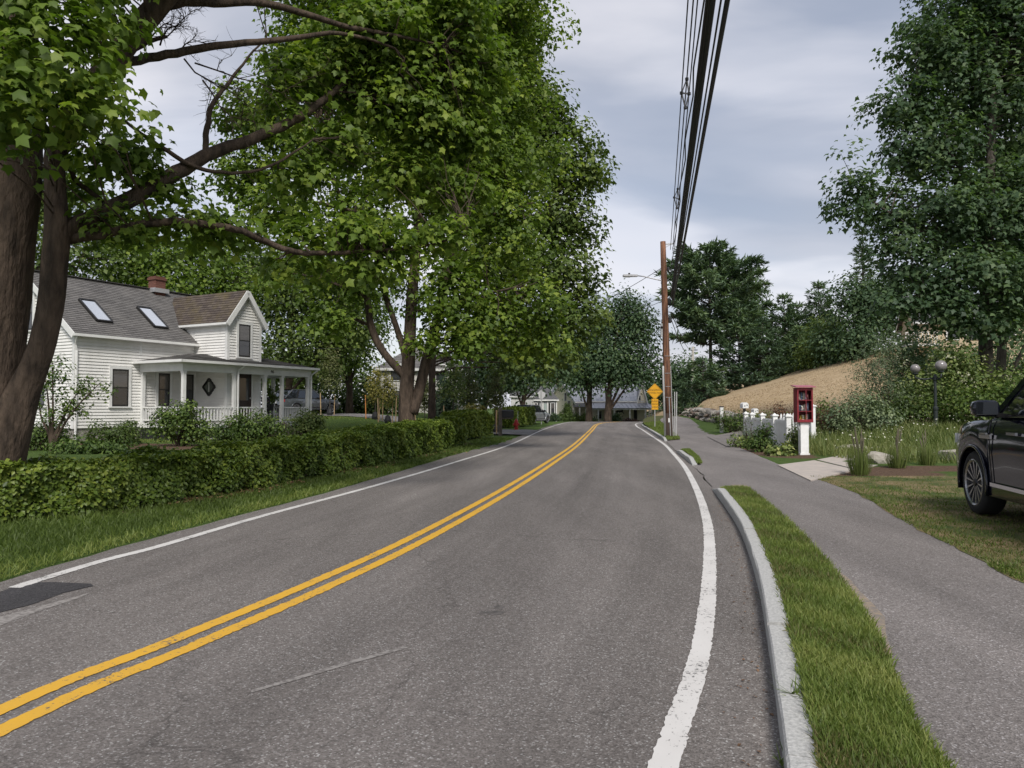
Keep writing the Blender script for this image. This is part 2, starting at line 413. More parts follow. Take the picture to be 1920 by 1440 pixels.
def ground_sheet():
    gx = tilt_grid(-2500, 2500, -9, 14, 0.3, mid=1.6); gy = tilt_grid(-60, 3500, -3, 44, 0.3, mid=1.4)
    X, Y = np.meshgrid(gx, gy); Z = height(X, Y)
    yc = np.clip(Y, -9, 94)
    paved = ((X > E_L(yc) + 0.15) & (X < K_R(yc) + 0.02)) | ((X > K_R(yc)) & (X < S_R(np.clip(Y, -9, 84)) + np.where(Y < 14.8, 6.6, -0.1)))
    Z = Z - np.where(paved & (Y < 110), 0.22, 0)
    roll = 0.012 * np.sin(X * 1.7 + np.sin(Y * 1.3)) * np.sin(Y * 1.1) + 0.05 * np.sin(X * .31 + 1) * np.sin(Y * .27)
    Z = Z + np.where(paved, 0, roll * np.where(np.abs(X) + np.abs(Y) > 26, 1, 0.35))
    far = np.maximum(0, np.hypot(X, Y) - 160); Z = Z + np.where(far > 0, np.minimum(far * 0.0, 0), 0)
    ny, nx = X.shape
    m = bpy.data.meshes.new('ground'); co = np.stack([X, Y, Z], -1).reshape(-1, 3)
    i = np.arange(ny * nx).reshape(ny, nx)
    q = np.stack([i[:-1, :-1], i[:-1, 1:], i[1:, 1:], i[1:, :-1]], -1).reshape(-1)
    m.vertices.add(len(co)); m.vertices.foreach_set('co', co.reshape(-1).astype(np.float32))
    m.loops.add(len(q)); m.loops.foreach_set('vertex_index', q.astype(np.int32))
    m.polygons.add(len(q) // 4); m.polygons.foreach_set('loop_start', np.arange(0, len(q), 4, dtype=np.int32))
    m.update(calc_edges=True); m.polygons.foreach_set('use_smooth', [True] * len(m.polygons))
    right = X - K_R(yc)
    dry = smooth((X - WALL(np.clip(Y, 36, 86)) - 0.3) / 1.2) * (Y > 37)
    lawn = smooth((14 - np.hypot((X - 6.6) / 1.0, (Y - 12.5) / 1.2) * 3) / 8) * 0.5 * (right > 1)
    dry = np.maximum(dry, lawn)
    soil = np.zeros_like(X)
    # flower bed by the fence, bed by the slabs, planting bed before the house
    def blob(cx, cy, rx, ry): return smooth(2.2 - 1.8 * np.hypot((X - cx) / rx, (Y - cy) / ry))
    for b in [(8.0, 23.2, 1.0, 3.2), (9.2, 27.5, 1.2, 4), (7.4, 15.6, 1.7, 1.2), (9.4, 16.7, 1.9, .7), (-15, 24.6, 4.5, 2.4), (-10.5, 24.5, 4.5, 2.0), (-7.5, 12.2, 1.6, 1.3), (-5.6, 12.2, 0.5, 2.2), (-4.3, 16.2, .45, 2.4)]:
        soil = np.maximum(soil, blob(*b))
    for nm, a in (('dry', dry), ('soil', soil)):
        at = m.attributes.new(nm, 'FLOAT', 'POINT'); at.data.foreach_set('value', a.reshape(-1).astype(np.float32))
    mt, nt, b = nodes('ground_grass'); N = nt.nodes.new; L = nt.links.new
    tc = N('ShaderNodeTexCoord')
    def noise(s, d=5, r=0.6, st=(1, 1, 1)):
        mp = N('ShaderNodeMapping'); mp.inputs['Scale'].default_value = st; L(tc.outputs['Object'], mp.inputs[0])
        n = N('ShaderNodeTexNoise'); n.inputs['Scale'].default_value = s; n.inputs['Detail'].default_value = d; n.inputs['Roughness'].default_value = r; L(mp.outputs[0], n.inputs['Vector']); return n.outputs['Fac']
    def ramp(f, *st):
        r = N('ShaderNodeValToRGB'); e = r.color_ramp.elements
        e[0].position, e[0].color = st[0][0], (*st[0][1], 1); e[1].position, e[1].color = st[-1][0], (*st[-1][1], 1)
        for p, c in st[1:-1]: k = e.new(p); k.color = (*c, 1)
        L(f, r.inputs[0]); return r.outputs[0]
    def mix(f, a, bb):
        x = N('ShaderNodeMix'); x.data_type = 'RGBA'; L(f, x.inputs['Factor']); L(a, x.inputs['A']); L(bb, x.inputs['B']); return x.outputs['Result']
    green = ramp(noise(7, 8, 0.75), (0.3, (0.035, 0.062, 0.016)), (0.55, (0.075, 0.120, 0.030)), (0.75, (0.15, 0.165, 0.055)))
    tan = ramp(noise(2.2, 8, 0.7, (0.45, 1.6, 1)), (0.3, (0.22, 0.160, 0.098)), (0.5, (0.38, 0.285, 0.178)), (0.72, (0.48, 0.38, 0.25)))
    brown = ramp(noise(16, 8, 0.75), (0.3, (0.055, 0.036, 0.025)), (0.6, (0.145, 0.095, 0.066)), (0.8, (0.24, 0.165, 0.11)))
    def thr(name, f, a, c):
        at = N('ShaderNodeAttribute'); at.attribute_name = name
        ad = N('ShaderNodeMath'); ad.operation = 'ADD'; L(at.outputs['Fac'], ad.inputs[0]); L(f, ad.inputs[1])
        mr = N('ShaderNodeMapRange'); mr.inputs['From Min'].default_value = a; mr.inputs['From Max'].default_value = c; L(ad.outputs[0], mr.inputs['Value']); return mr.outputs[0]
    c = mix(thr('dry', noise(1.1, 7, 0.7), 0.82, 1.22), green, tan)
    c = mix(thr('soil', noise(3, 6, 0.7), 0.85, 1.1), c, brown)
    L(c, b.inputs['Base Color']); b.inputs['Roughness'].default_value = 0.95; b.inputs['Specular IOR Level'].default_value = 0.1
    bp = N('ShaderNodeBump'); bp.inputs['Strength'].default_value = 0.7; bp.inputs['Distance'].default_value = 0.05; L(noise(22, 6, 0.8), bp.inputs['Height']); L(bp.outputs[0], b.inputs['Normal'])
    m.materials.append(mt)
    return tag(link('ground', m), 'grassy ground with lawns, beds and the dry tan hillside', kind='structure')


ground_sheet()


def asphalt(name, lo, hi, light, scale_big=0.6, tracks=True):
    mt, nt, b = nodes(name); N = nt.nodes.new; L = nt.links.new
    tc = N('ShaderNodeTexCoord')
    def noise(s, d=4, r=0.6, st=(1, 1, 1)):
        mp = N('ShaderNodeMapping'); mp.inputs['Scale'].default_value = st; mp.inputs['Rotation'].default_value = (0, 0, math.radians(14)); L(tc.outputs['Object'], mp.inputs[0])
        n = N('ShaderNodeTexNoise'); n.inputs['Scale'].default_value = s; n.inputs['Detail'].default_value = d; n.inputs['Roughness'].default_value = r; L(mp.outputs[0], n.inputs['Vector']); return n.outputs['Fac']
    vo = N('ShaderNodeTexVoronoi'); vo.inputs['Scale'].default_value = 120; vo.inputs['Randomness'].default_value = 1; L(tc.outputs['Object'], vo.inputs['Vector'])
    sep = N('ShaderNodeSeparateColor'); L(vo.outputs['Color'], sep.inputs[0])
    r = N('ShaderNodeValToRGB'); e = r.color_ramp.elements; e[0].color = (*lo, 1); e[1].color = (*light, 1)
    e[1].position = 1.0; k = e.new(0.55); k.color = (*hi, 1); k2 = e.new(0.90); k2.color = tuple(h * 1.22 for h in hi) + (1,)
    L(sep.outputs[0], r.inputs[0])
    big = N('ShaderNodeMapRange'); big.inputs['From Min'].default_value = 0.3; big.inputs['From Max'].default_value = 0.7; big.inputs['To Min'].default_value = 0.78; big.inputs['To Max'].default_value = 1.16
    L(noise(scale_big, 6, 0.62, (1.6, 0.28, 1)), big.inputs['Value'])
    fine = N('ShaderNodeMapRange'); fine.inputs['From Min'].default_value = 0.25; fine.inputs['From Max'].default_value = 0.75; fine.inputs['To Min'].default_value = 0.72; fine.inputs['To Max'].default_value = 1.28
    L(noise(24, 5, 0.8), fine.inputs['Value'])
    m1 = N('ShaderNodeMath'); m1.operation = 'MULTIPLY'; L(big.outputs[0], m1.inputs[0]); L(fine.outputs[0], m1.inputs[1])
    if tracks:
        # lane wear: tyre paths polished lighter, a darker drip line between them, long faint streaks; fine cracks
        uv = N('ShaderNodeUVMap'); uv.uv_map = 'UVMap'; su = N('ShaderNodeSeparateXYZ'); L(uv.outputs[0], su.inputs[0])
        wv = N('ShaderNodeMath'); wv.operation = 'SINE'; k_ = N('ShaderNodeMath'); k_.operation = 'MULTIPLY'; k_.inputs[1].default_value = 2 * math.pi / 1.7; L(su.outputs[0], k_.inputs[0]); L(k_.outputs[0], wv.inputs[0])
        sm = N('ShaderNodeMapping'); sm.inputs['Scale'].default_value = (2.2, 0.10, 1); L(uv.outputs[0], sm.inputs[0])
        sn = N('ShaderNodeTexNoise'); sn.inputs['Scale'].default_value = 1.0; sn.inputs['Detail'].default_value = 6; sn.inputs['Roughness'].default_value = 0.65; L(sm.outputs[0], sn.inputs['Vector'])
        a1 = N('ShaderNodeMath'); a1.operation = 'MULTIPLY_ADD'; a1.inputs[1].default_value = 0.055; L(wv.outputs[0], a1.inputs[0]); a1.inputs[2].default_value = 0.62
        a2 = N('ShaderNodeMath'); a2.operation = 'MULTIPLY_ADD'; a2.inputs[1].default_value = 0.76; L(sn.outputs['Fac'], a2.inputs[0]); L(a1.outputs[0], a2.inputs[2])
        wn = N('ShaderNodeTexNoise'); wn.inputs['Scale'].default_value = 1.4; wn.inputs['Detail'].default_value = 5; L(tc.outputs['Object'], wn.inputs['Vector'])
        wa = N('ShaderNodeVectorMath'); wa.operation = 'MULTIPLY_ADD'; wa.inputs[1].default_value = (0.9, 0.9, 0); L(wn.outputs['Color'], wa.inputs[0]); L(tc.outputs['Object'], wa.inputs[2])
        cv = N('ShaderNodeTexVoronoi'); cv.feature = 'DISTANCE_TO_EDGE'; cv.inputs['Scale'].default_value = 0.42; L(wa.outputs[0], cv.inputs['Vector'])
        cr = N('ShaderNodeMapRange'); cr.inputs['From Min'].default_value = 0.0; cr.inputs['From Max'].default_value = 0.0035; cr.inputs['To Min'].default_value = 0.70; cr.inputs['To Max'].default_value = 1.0; L(cv.outputs['Distance'], cr.inputs['Value'])
        a3 = N('ShaderNodeMath'); a3.operation = 'MULTIPLY'; L(a2.outputs[0], a3.inputs[0]); L(cr.outputs[0], a3.inputs[1])
        m0 = m1; m1 = N('ShaderNodeMath'); m1.operation = 'MULTIPLY'; L(m0.outputs[0], m1.inputs[0]); L(a3.outputs[0], m1.inputs[1])
    sc = N('ShaderNodeVectorMath'); sc.operation = 'SCALE'; L(r.outputs[0], sc.inputs[0]); L(m1.outputs[0], sc.inputs['Scale'])
    L(sc.outputs[0], b.inputs['Base Color']); b.inputs['Roughness'].default_value = 0.86; b.inputs['Specular IOR Level'].default_value = 0.22
    bp = N('ShaderNodeBump'); bp.inputs['Strength'].default_value = 0.55; bp.inputs['Distance'].default_value = 0.006
    L(vo.outputs['Distance'], bp.inputs['Height']); L(bp.outputs[0], b.inputs['Normal'])
    return mt


ASPH = asphalt('road_asphalt', (0.104, 0.092, 0.085), (0.160, 0.144, 0.135), (0.36, 0.35, 0.34))
ASPH_WALK = asphalt('walk_asphalt', (0.120, 0.107, 0.101), (0.190, 0.172, 0.164), (0.38, 0.36, 0.36), tracks=False)
ASPH_DARK = asphalt('patch_asphalt', (0.032, 0.030, 0.032), (0.056, 0.053, 0.056), (0.10, 0.10, 0.10), 2, tracks=False)
ASPH_DRIVE = asphalt('drive_asphalt', (0.12, 0.115, 0.115), (0.2, 0.19, 0.185), (0.38, 0.37, 0.36), tracks=False)


def strip(name, xa, xb, ys, nx, zoff, mt, label, kind='structure', zfun=None, parent=None, jit=0.0):
    V = []; Fc = []; UVs = []
    for y in ys:
        a, b = float(xa(y)), float(xb(y))
        for i in range(nx + 1):
            x = a + (b - a) * i / nx
            if jit and i in (0, nx): x += rng.normal(0, jit)
            V.append((x, y, (zfun or hgt)(x, y) + zoff)); UVs.append((x - float(Y_C(min(max(y, -9), 93))), y))
    for j in range(len(ys) - 1):
        for i in range(nx):
            k = j * (nx + 1) + i; Fc.append((k, k + 1, k + nx + 2, k + nx + 1))
    mb = MB().add(V, Fc, [[UVs[i] for i in f] for f in Fc]); o = mb.build(name, mt, parent, smooth_=True, recalc=False)
    if label: tag(o, label, kind=kind)
    return o


def road_z(x, y): return -1.25 * float(smooth((y - 80) / 34))


YS = np.concatenate([np.arange(-9, 45, 0.5), np.arange(45, 94.6, 0.75)])
road = strip('road', lambda y: E_L(y), lambda y: K_R(y) + 0.03, YS, 6, 0.004, ASPH, 'two lane asphalt road curving away to the right', zfun=road_z, jit=0.02)

# painted lines: worn thermoplastic, edges eaten away by the aggregate
def paint(name, c, c2, wear):
    mt, nt, b = nodes(name); N = nt.nodes.new; L = nt.links.new; tc = N('ShaderNodeTexCoord')
    n = N('ShaderNodeTexNoise'); n.inputs['Scale'].default_value = 38; n.inputs['Detail'].default_value = 5; n.inputs['Roughness'].default_value = 0.75; L(tc.outputs['Object'], n.inputs['Vector'])
    g = N('ShaderNodeTexNoise'); g.inputs['Scale'].default_value = 3; g.inputs['Detail'].default_value = 3; L(tc.outputs['Object'], g.inputs['Vector'])
    ad = N('ShaderNodeMath'); ad.operation = 'MULTIPLY_ADD'; ad.inputs[1].default_value = 0.4; L(g.outputs['Fac'], ad.inputs[0]); L(n.outputs['Fac'], ad.inputs[2])
    r = N('ShaderNodeMapRange'); r.inputs['From Min'].default_value = wear; r.inputs['From Max'].default_value = wear + 0.03; L(ad.outputs[0], r.inputs['Value'])
    v = N('ShaderNodeMix'); v.data_type = 'RGBA'; v.inputs['A'].default_value = (*c, 1); v.inputs['B'].default_value = (*c2, 1); L(g.outputs['Fac'], v.inputs['Factor'])
    x = N('ShaderNodeMix'); x.data_type = 'RGBA'; L(r.outputs[0], x.inputs['Factor']); L(v.outputs['Result'], x.inputs['A']); x.inputs['B'].default_value = (0.10, 0.095, 0.09, 1)
    L(x.outputs['Result'], b.inputs['Base Color']); b.inputs['Roughness'].default_value = 0.7
    return mt


YEL = paint('yellow_paint', (0.70, 0.385, 0.022), (0.58, 0.33, 0.045), 0.815)
WHT = paint('white_paint', (0.66, 0.64, 0.62), (0.50, 0.48, 0.46), 0.80)


def stripe(name, fn, off, w, y0, y1, mt, jit):
    ys = np.concatenate([np.arange(y0, min(y1, 22), 0.03), np.arange(22, y1, 0.5)]) if y0 < 22 else np.arange(y0, y1, 0.5)
    V = []; Fc = []
    for i, y in enumerate(ys):
        d = float(fn(y + 0.2) - fn(y - 0.2)) / 0.4; nn = np.array((1, -d)) / math.hypot(1, d)
        c = np.array((float(fn(y)), y)) + nn * off; j = jit if y < 22 else 0
        for s in (-1, 1):
            q = c + nn * s * (w / 2 + rng.normal(0, j)); V.append((q[0], q[1], road_z(0, q[1]) + 0.009))
    for i in range(len(ys) - 1): Fc.append((2 * i, 2 * i + 1, 2 * i + 3, 2 * i + 2))
    return MB().add(V, Fc).build(name, mt, road, recalc=False)


stripe('yellow_line', Y_C, -0.105, 0.115, -9, 93, YEL, 0.003)
stripe('yellow_line', Y_C, 0.105, 0.115, -9, 93, YEL, 0.004)
stripe('white_edge_line', W_R, 0.0, 0.122, -9, 93, WHT, 0.0035)
stripe('white_edge_line', W_L, 0.0, 0.115, 6.2, 93, WHT, 0.0035)
# dark repair patch where the left line stops, a tar smear and faint scuffs
def sheet(name, pts, z, mt, parent=None): return MB().add([(x, y, z) for x, y in pts], [tuple(range(len(pts)))]).build(name, mt, parent, recalc=False)


sheet('repair_patch', [tuple(G(a, b)[:2]) for a, b in [(-320, 1215), (0, 1150), (60, 1135), (120, 1113), (176, 1100), (170, 1096), (100, 1093), (45, 1094), (0, 1112), (-320, 1180)]][::-1], 0.0085, ASPH_DARK, road)
SCUFF = mat('road_scuff', (0.27, 0.25, 0.235), 0.85, (0.16, 0.145, 0.136), 30, thr=(0.46, 0.58))
sheet('pale_scuff', [tuple(G(a, b)[:2]) for a, b in [(470, 1297), (560, 1270), (660, 1240), (760, 1213), (765, 1217), (665, 1245), (560, 1276), (472, 1301)]][::-1], 0.0075, SCUFF, road)
STAIN = mat('road_stain', (0.075, 0.068, 0.064), 0.8, (0.135, 0.122, 0.115), 14, 7, thr=(0.40, 0.60))
for px_, py_, sx_, sy_ in ((925, 1150, .11, .07), (935, 1140, .05, .06)):
    c_ = G(px_, py_); pts_ = [(c_[0] + sx_ * math.cos(a) * random.uniform(.5, 1.2), c_[1] + sy_ * math.sin(a) * random.uniform(.5, 1.2)) for a in np.linspace(0, 2 * math.pi, 18, endpoint=False)]
    sheet('oil_stain', pts_, 0.0062, STAIN, road)
sheet('pale_patch', [tuple(G(a, b)[:2]) for a, b in [(-320, 1230), (0, 1158), (80, 1137), (170, 1112), (150, 1122), (60, 1152), (0, 1175), (-320, 1262)]][::-1], 0.0065, SCUFF, road)

# ------------------------------------------------------------------ kerb of split granite, stone by stone
GRANITE = mat('granite', (0.50, 0.495, 0.48), 0.8, (0.32, 0.318, 0.31), 55, 6, bump=0.35, bscale=90)
kerb = thing('kerb', 'pale granite kerb stones along the right road edge', 'kerb'); kerb['kind'] = 'structure'; del kerb['category']


def kerb_run(y0, y1, step, far=False):
    y = y0
    while y < y1 - 0.05:
        L = step * random.uniform(0.85, 1.15); ye = min(y + L, y1)
        ys = np.linspace(y + 0.012, ye - 0.012, 6); mb = MB(); V = []
        dz = random.uniform(-0.011, 0.009)
        for q in ys:
            x = float(K_R(q)); d = float(K_R(q + .2) - K_R(q - .2)) / .4; nx, ny = 1 / math.hypot(1, d), -d / math.hypot(1, d)
            h = float(kerb_h(q)) + 0.012 + dz + road_z(0, q)
            for o, zz in ((0.0, -0.12 + road_z(0, q)), (0.003, h - 0.012), (0.014, h), (0.125, h), (0.137, h - 0.01), (0.14, -0.12 + road_z(0, q))):
                V.append((x + nx * o + rng.normal(0, 0.0015), q + ny * o, zz + (rng.normal(0, 0.0012) if zz > 0 else 0)))
        Fc = [(i * 6 + k, i * 6 + k + 1, i * 6 + k + 7, i * 6 + k + 6) for i in range(5) for k in range(5)] + [tuple(range(6)), tuple(range(30, 36))[::-1]]
        mb.add(V, Fc); mb.build('kerb_stone', GRANITE, kerb); y = ye


kerb_run(-8.5, 13.6, 2.0); kerb_run(19.3, 25.3, 2.0); kerb_run(33.4, 93, 2.6)

# ------------------------------------------------------------------ right verge, sidewalk, slabs
walk = strip('sidewalk', lambda y: np.where((y > 13.6) & (y < 19.3) | (y > 25.3) & (y < 33.4), K_R(y) + 0.03, S_L(y) - 0.05), lambda y: S_R(y) + 0.14,
             np.concatenate([np.arange(-9, 13.61, .4), np.arange(13.62, 19.3, .4), np.arange(19.31, 25.3, .4), np.arange(25.32, 33.4, .4), np.arange(33.42, 84, .8)]), 6, 0.008, ASPH_WALK, 'grey asphalt sidewalk running beside the grass verge', jit=0.015)
TURF = mat('turf', (0.040, 0.070, 0.018), 0.95, (0.12, 0.10, 0.05), 9, 6, bump=0.6, bscale=60, spec=0.1)
for y0, y1, lb in ((-9, 13.45, 'long grass verge between granite kerb and sidewalk in front'), (19.5, 25.1, 'small grass island between the two driveway openings'), (33.7, 84, 'grass verge beside the utility pole and the yellow sign')):
    strip('grass_verge', lambda y: K_R(y) + 0.13, lambda y, a=y0, b=y1: S_L(y) * np.minimum(1, 1) - 0.0, np.arange(y0, y1 + 0.01, 0.3), 4, 0.012, TURF, lb, jit=0.012)
# sandy wash along the verge
SAND = mat('sandy_wash', (0.30, 0.24, 0.18), 0.95, (0.19, 0.17, 0.155), 26, 6, spec=0.1, thr=(0.38, 0.62))
def wash(name, pts): 
    V = [(x, y, hgt(x, y) + 0.0125) for x, y in pts]; return MB().add(V, [tuple(range(len(V)))]).build(name, SAND, walk, recalc=False)
for y0, y1, w in ((3.85, 6.6, 0.10), (13.0, 14.2, 0.22)):
    ys = np.linspace(y0, y1, 9); a = [(float(S_L(y)) - 0.06, y) for y in ys]; b = [(float(S_L(y)) + 0.02 + w * math.sin(math.pi * i / 8) * random.uniform(.7, 1.2), y) for i, y in enumerate(ys)]
    V = [(x, y, hgt(x, y) + 0.014) for x, y in a + b]; MB().add(V, [(i, 9 + i, 10 + i, i + 1) for i in range(8)]).build('sandy_wash', SAND, walk, recalc=False)
CONC = mat('concrete_slab', (0.47, 0.41, 0.36), 0.85, (0.38, 0.34, 0.31), 5, 6, bump=0.2, bscale=60)
slabs = thing('garden_walk', 'pale concrete slab walk leading off the sidewalk', 'path'); slabs['kind'] = 'structure'; del slabs['category']
for q in ([(1520, 905), (1458, 875), (1527, 866), (1602, 884)], [(1605, 883), (1532, 865), (1600, 854), (1690, 868)], [(1694, 867), (1606, 853), (1668, 845), (1765, 856)]):
    pts = [G(a, b, 0.1) for a, b in q]; V = [(p[0], p[1], hgt(p[0], p[1]) + 0.03) for p in pts]
    V = [(v[0], v[1], v[2]) for v in V]
    MB().prism(V, (0, 0, -0.12)).build('concrete_slab', CONC, slabs)
# side drive between the stone wall and the flower bed
def quilt(name, pts4, n, mt, zoff, label):
    A, B, C, D = [np.array(p, float) for p in pts4]; V = []; Fc = []
    for i in range(n + 1):
        for j in range(n + 1):
            u, v = i / n, j / n; p = A * (1 - u) * (1 - v) + B * u * (1 - v) + C * u * v + D * (1 - u) * v
            V.append((p[0], p[1], hgt(p[0], p[1]) + zoff))
    for i in range(n):
        for j in range(n): k = i * (n + 1) + j; Fc.append((k, k + n + 1, k + n + 2, k + 1))
    return tag(MB().add(V, Fc).build(name, mt, None, smooth_=True, recalc=False), label, kind='structure')


quilt('driveway', [(7.6, 26.2), (9.2, 35.0), (12.4, 37.6), (9.6, 28.6)], 14, ASPH_WALK, 0.03, 'grey side drive between stone wall and white fence')
quilt('driveway', [(0.95, 40.6), (1.75, 49.6), (-9, 50.5), (-8, 43.0)], 14, ASPH_DRIVE, 0.03, 'pale driveway mouth beside the black mailbox on the left')
quilt('driveway', [(-6, 45.0), (-5, 49.0), (-28, 55), (-28, 50)], 16, ASPH_DRIVE, 0.05, 'pale driveway behind the white house leading to parked car')
LAWN = mat('lawn', (0.060, 0.085, 0.027), 0.95, (0.21, 0.16, 0.09), 1.3, 9, bump=0.7, bscale=50, spec=0.1, thr=(0.40, 0.60))
strip('lawn', lambda y: S_R(y), lambda y: S_R(y) + 7.0, np.arange(-9, 15.2, 0.3), 16, 0.0125, LAWN, 'patchy half dried lawn under the parked dark car', jit=0.02)

# ================================================================== buildings
SIDING = mat('white_clapboard', (0.77, 0.76, 0.74), 0.55, (0.62, 0.61, 0.585), 1.1, 8, stretch=(1, 1, .6), thr=(.42, .72))
TRIM = mat('white_trim', (0.74, 0.74, 0.73), 0.5, (0.66, 0.66, 0.65), 3, 4)
CREAM = mat('cream_wall', (0.80, 0.74, 0.60), 0.6, (0.72, 0.66, 0.53), 2, 4)
GREYWALL = mat('grey_wall', (0.36, 0.37, 0.38), 0.6, (0.31, 0.32, 0.33), 2, 4)
BEIGE = mat('beige_wall', (0.50, 0.41, 0.28), 0.6, (0.44, 0.36, 0.25), 2, 4)
FOUND = mat('foundation', (0.33, 0.31, 0.28), 0.9, (0.22, 0.205, 0.19), 6, 6, bump=0.4)
DARKWOOD = mat('dark_lattice', (0.018, 0.018, 0.02), 0.8)
BLACKFR = mat('black_sash', (0.02, 0.019, 0.018), 0.45)
GLASS = mat('window_glass', (0.035, 0.038, 0.042), 0.06, spec=0.8)
SKYGLASS = mat('skylight_glass', (0.62, 0.66, 0.72), 0.05, spec=1.0, metal=0.55)
BLINDGLASS = mat('blind_behind_glass', (0.11, 0.103, 0.096), 0.08, (0.075, 0.07, 0.066), 9, 2, spec=.8, stretch=(.2, .2, 6))
BLIND = mat('window_blind', (0.30, 0.28, 0.26), 0.7)
FLASH = mat('lead_flashing', (0.55, 0.55, 0.56), 0.4, metal=0.6)
PORCHCEIL = mat('porch_floor', (0.30, 0.29, 0.28), 0.7)


def shingle(name, c, c2, c3, bw=0.30, rh=0.14, moss=None):
    mt, nt, b = nodes(name); N = nt.nodes.new; L = nt.links.new
    uv = N('ShaderNodeUVMap'); uv.uv_map = 'UVMap'
    br = N('ShaderNodeTexBrick'); br.inputs['Scale'].default_value = 1; br.inputs['Brick Width'].default_value = bw; br.inputs['Row Height'].default_value = rh
    br.inputs['Mortar Size'].default_value = 0.007; br.inputs['Color1'].default_value = (*c, 1); br.inputs['Color2'].default_value = (*c2, 1); br.inputs['Mortar'].default_value = tuple(k * .35 for k in c) + (1,)
    L(uv.outputs[0], br.inputs['Vector'])
    n = N('ShaderNodeTexNoise'); n.inputs['Scale'].default_value = 0.9; n.inputs['Detail'].default_value = 8; n.inputs['Roughness'].default_value = 0.7; L(uv.outputs[0], n.inputs['Vector'])
    r = N('ShaderNodeMapRange'); r.inputs['From Min'].default_value = 0.45; r.inputs['From Max'].default_value = 0.75; r.inputs['To Max'].default_value = 0.75; L(n.outputs['Fac'], r.inputs['Value'])
    x = N('ShaderNodeMix'); x.data_type = 'RGBA'; L(r.outputs[0], x.inputs['Factor']); L(br.outputs['Color'], x.inputs['A']); x.inputs['B'].default_value = (*c3, 1)
    L(x.outputs['Result'], b.inputs['Base Color']); b.inputs['Roughness'].default_value = 0.9; b.inputs['Specular IOR Level'].default_value = 0.2
    MATS[name] = mt; return mt


SH_GREY = shingle('grey_shingle', (0.115, 0.110, 0.108), (0.165, 0.158, 0.155), (0.20, 0.19, 0.182))
SH_BROWN = shingle('brown_shingle', (0.070, 0.056, 0.050), (0.115, 0.094, 0.082), (0.155, 0.125, 0.055))
SH_DARK = shingle('dark_shingle', (0.09, 0.09, 0.095), (0.12, 0.12, 0.125), (0.15, 0.15, 0.15))
BRICK = shingle('red_brick', (0.20, 0.085, 0.062), (0.14, 0.06, 0.047), (0.11, 0.07, 0.06), 0.21, 0.075)
METALROOF = mat('metal_roof', (0.36, 0.37, 0.40), 0.38, (0.25, 0.26, 0.30), 2, 4, metal=0.45)


def siding(mb, o, d, n, zr, ext, course=0.118, lap=0.034):
    """lapped boards: o origin, d along, n outward; ext(z) -> (u0, u1)"""
    o, d, n = (np.asarray(k, float) for k in (o, d, n)); z = zr[0]; up = np.array((0, 0, 1.))
    while z < zr[1] - 1e-3:
        z2 = min(z + course, zr[1]); a, b = ext(z); c, e = ext(z2)
        if b - a > 0.01:
            e = max(e, c + 0.004)
            V = [o + d * a + n * 0.002 + up * z, o + d * b + n * 0.002 + up * z, o + d * b + n * lap + up * (z + .004), o + d * a + n * lap + up * (z + .004), o + d * e + n * 0.003 + up * z2, o + d * c + n * 0.003 + up * z2]
            mb.add(V, [(0, 1, 2, 3), (3, 2, 4, 5)])
        z = z2


def roof_courses(mb, A, B, C, D, course=0.14, th=0.014):
    """shingle courses from eave A-B up to ridge D-C, each lapping the one below"""
    A, B, C, D = (np.asarray(k, float) for k in (A, B, C, D)); nrm = np.cross(B - A, D - A); nrm /= np.linalg.norm(nrm)
    if nrm[2] < 0: nrm = -nrm
    sl = np.linalg.norm((D + C) / 2 - (A + B) / 2); n = max(2, int(round(sl / course)))
    eu = (B - A) / np.linalg.norm(B - A)
    for i in range(n):
        t, t2 = i / n, (i + 1) / n
        a, b = A + (D - A) * t, B + (C - B) * t; c, d = B + (C - B) * t2, A + (D - A) * t2
        lo = nrm * (th + 0.004)
        V = [a + lo, b + lo, c + nrm * 0.004, d + nrm * 0.004, a, b]
        v0, v1 = i * 0.14, (i + 1) * 0.14; u = lambda p: float((p - A) @ eu)
        mb.add(V, [(0, 1, 2, 3), (4, 5, 1, 0)], [[(u(a), v0), (u(b), v0), (u(c), v1), (u(d), v1)], [(u(a), v0), (u(b), v0), (u(b), v0), (u(a), v0)]])


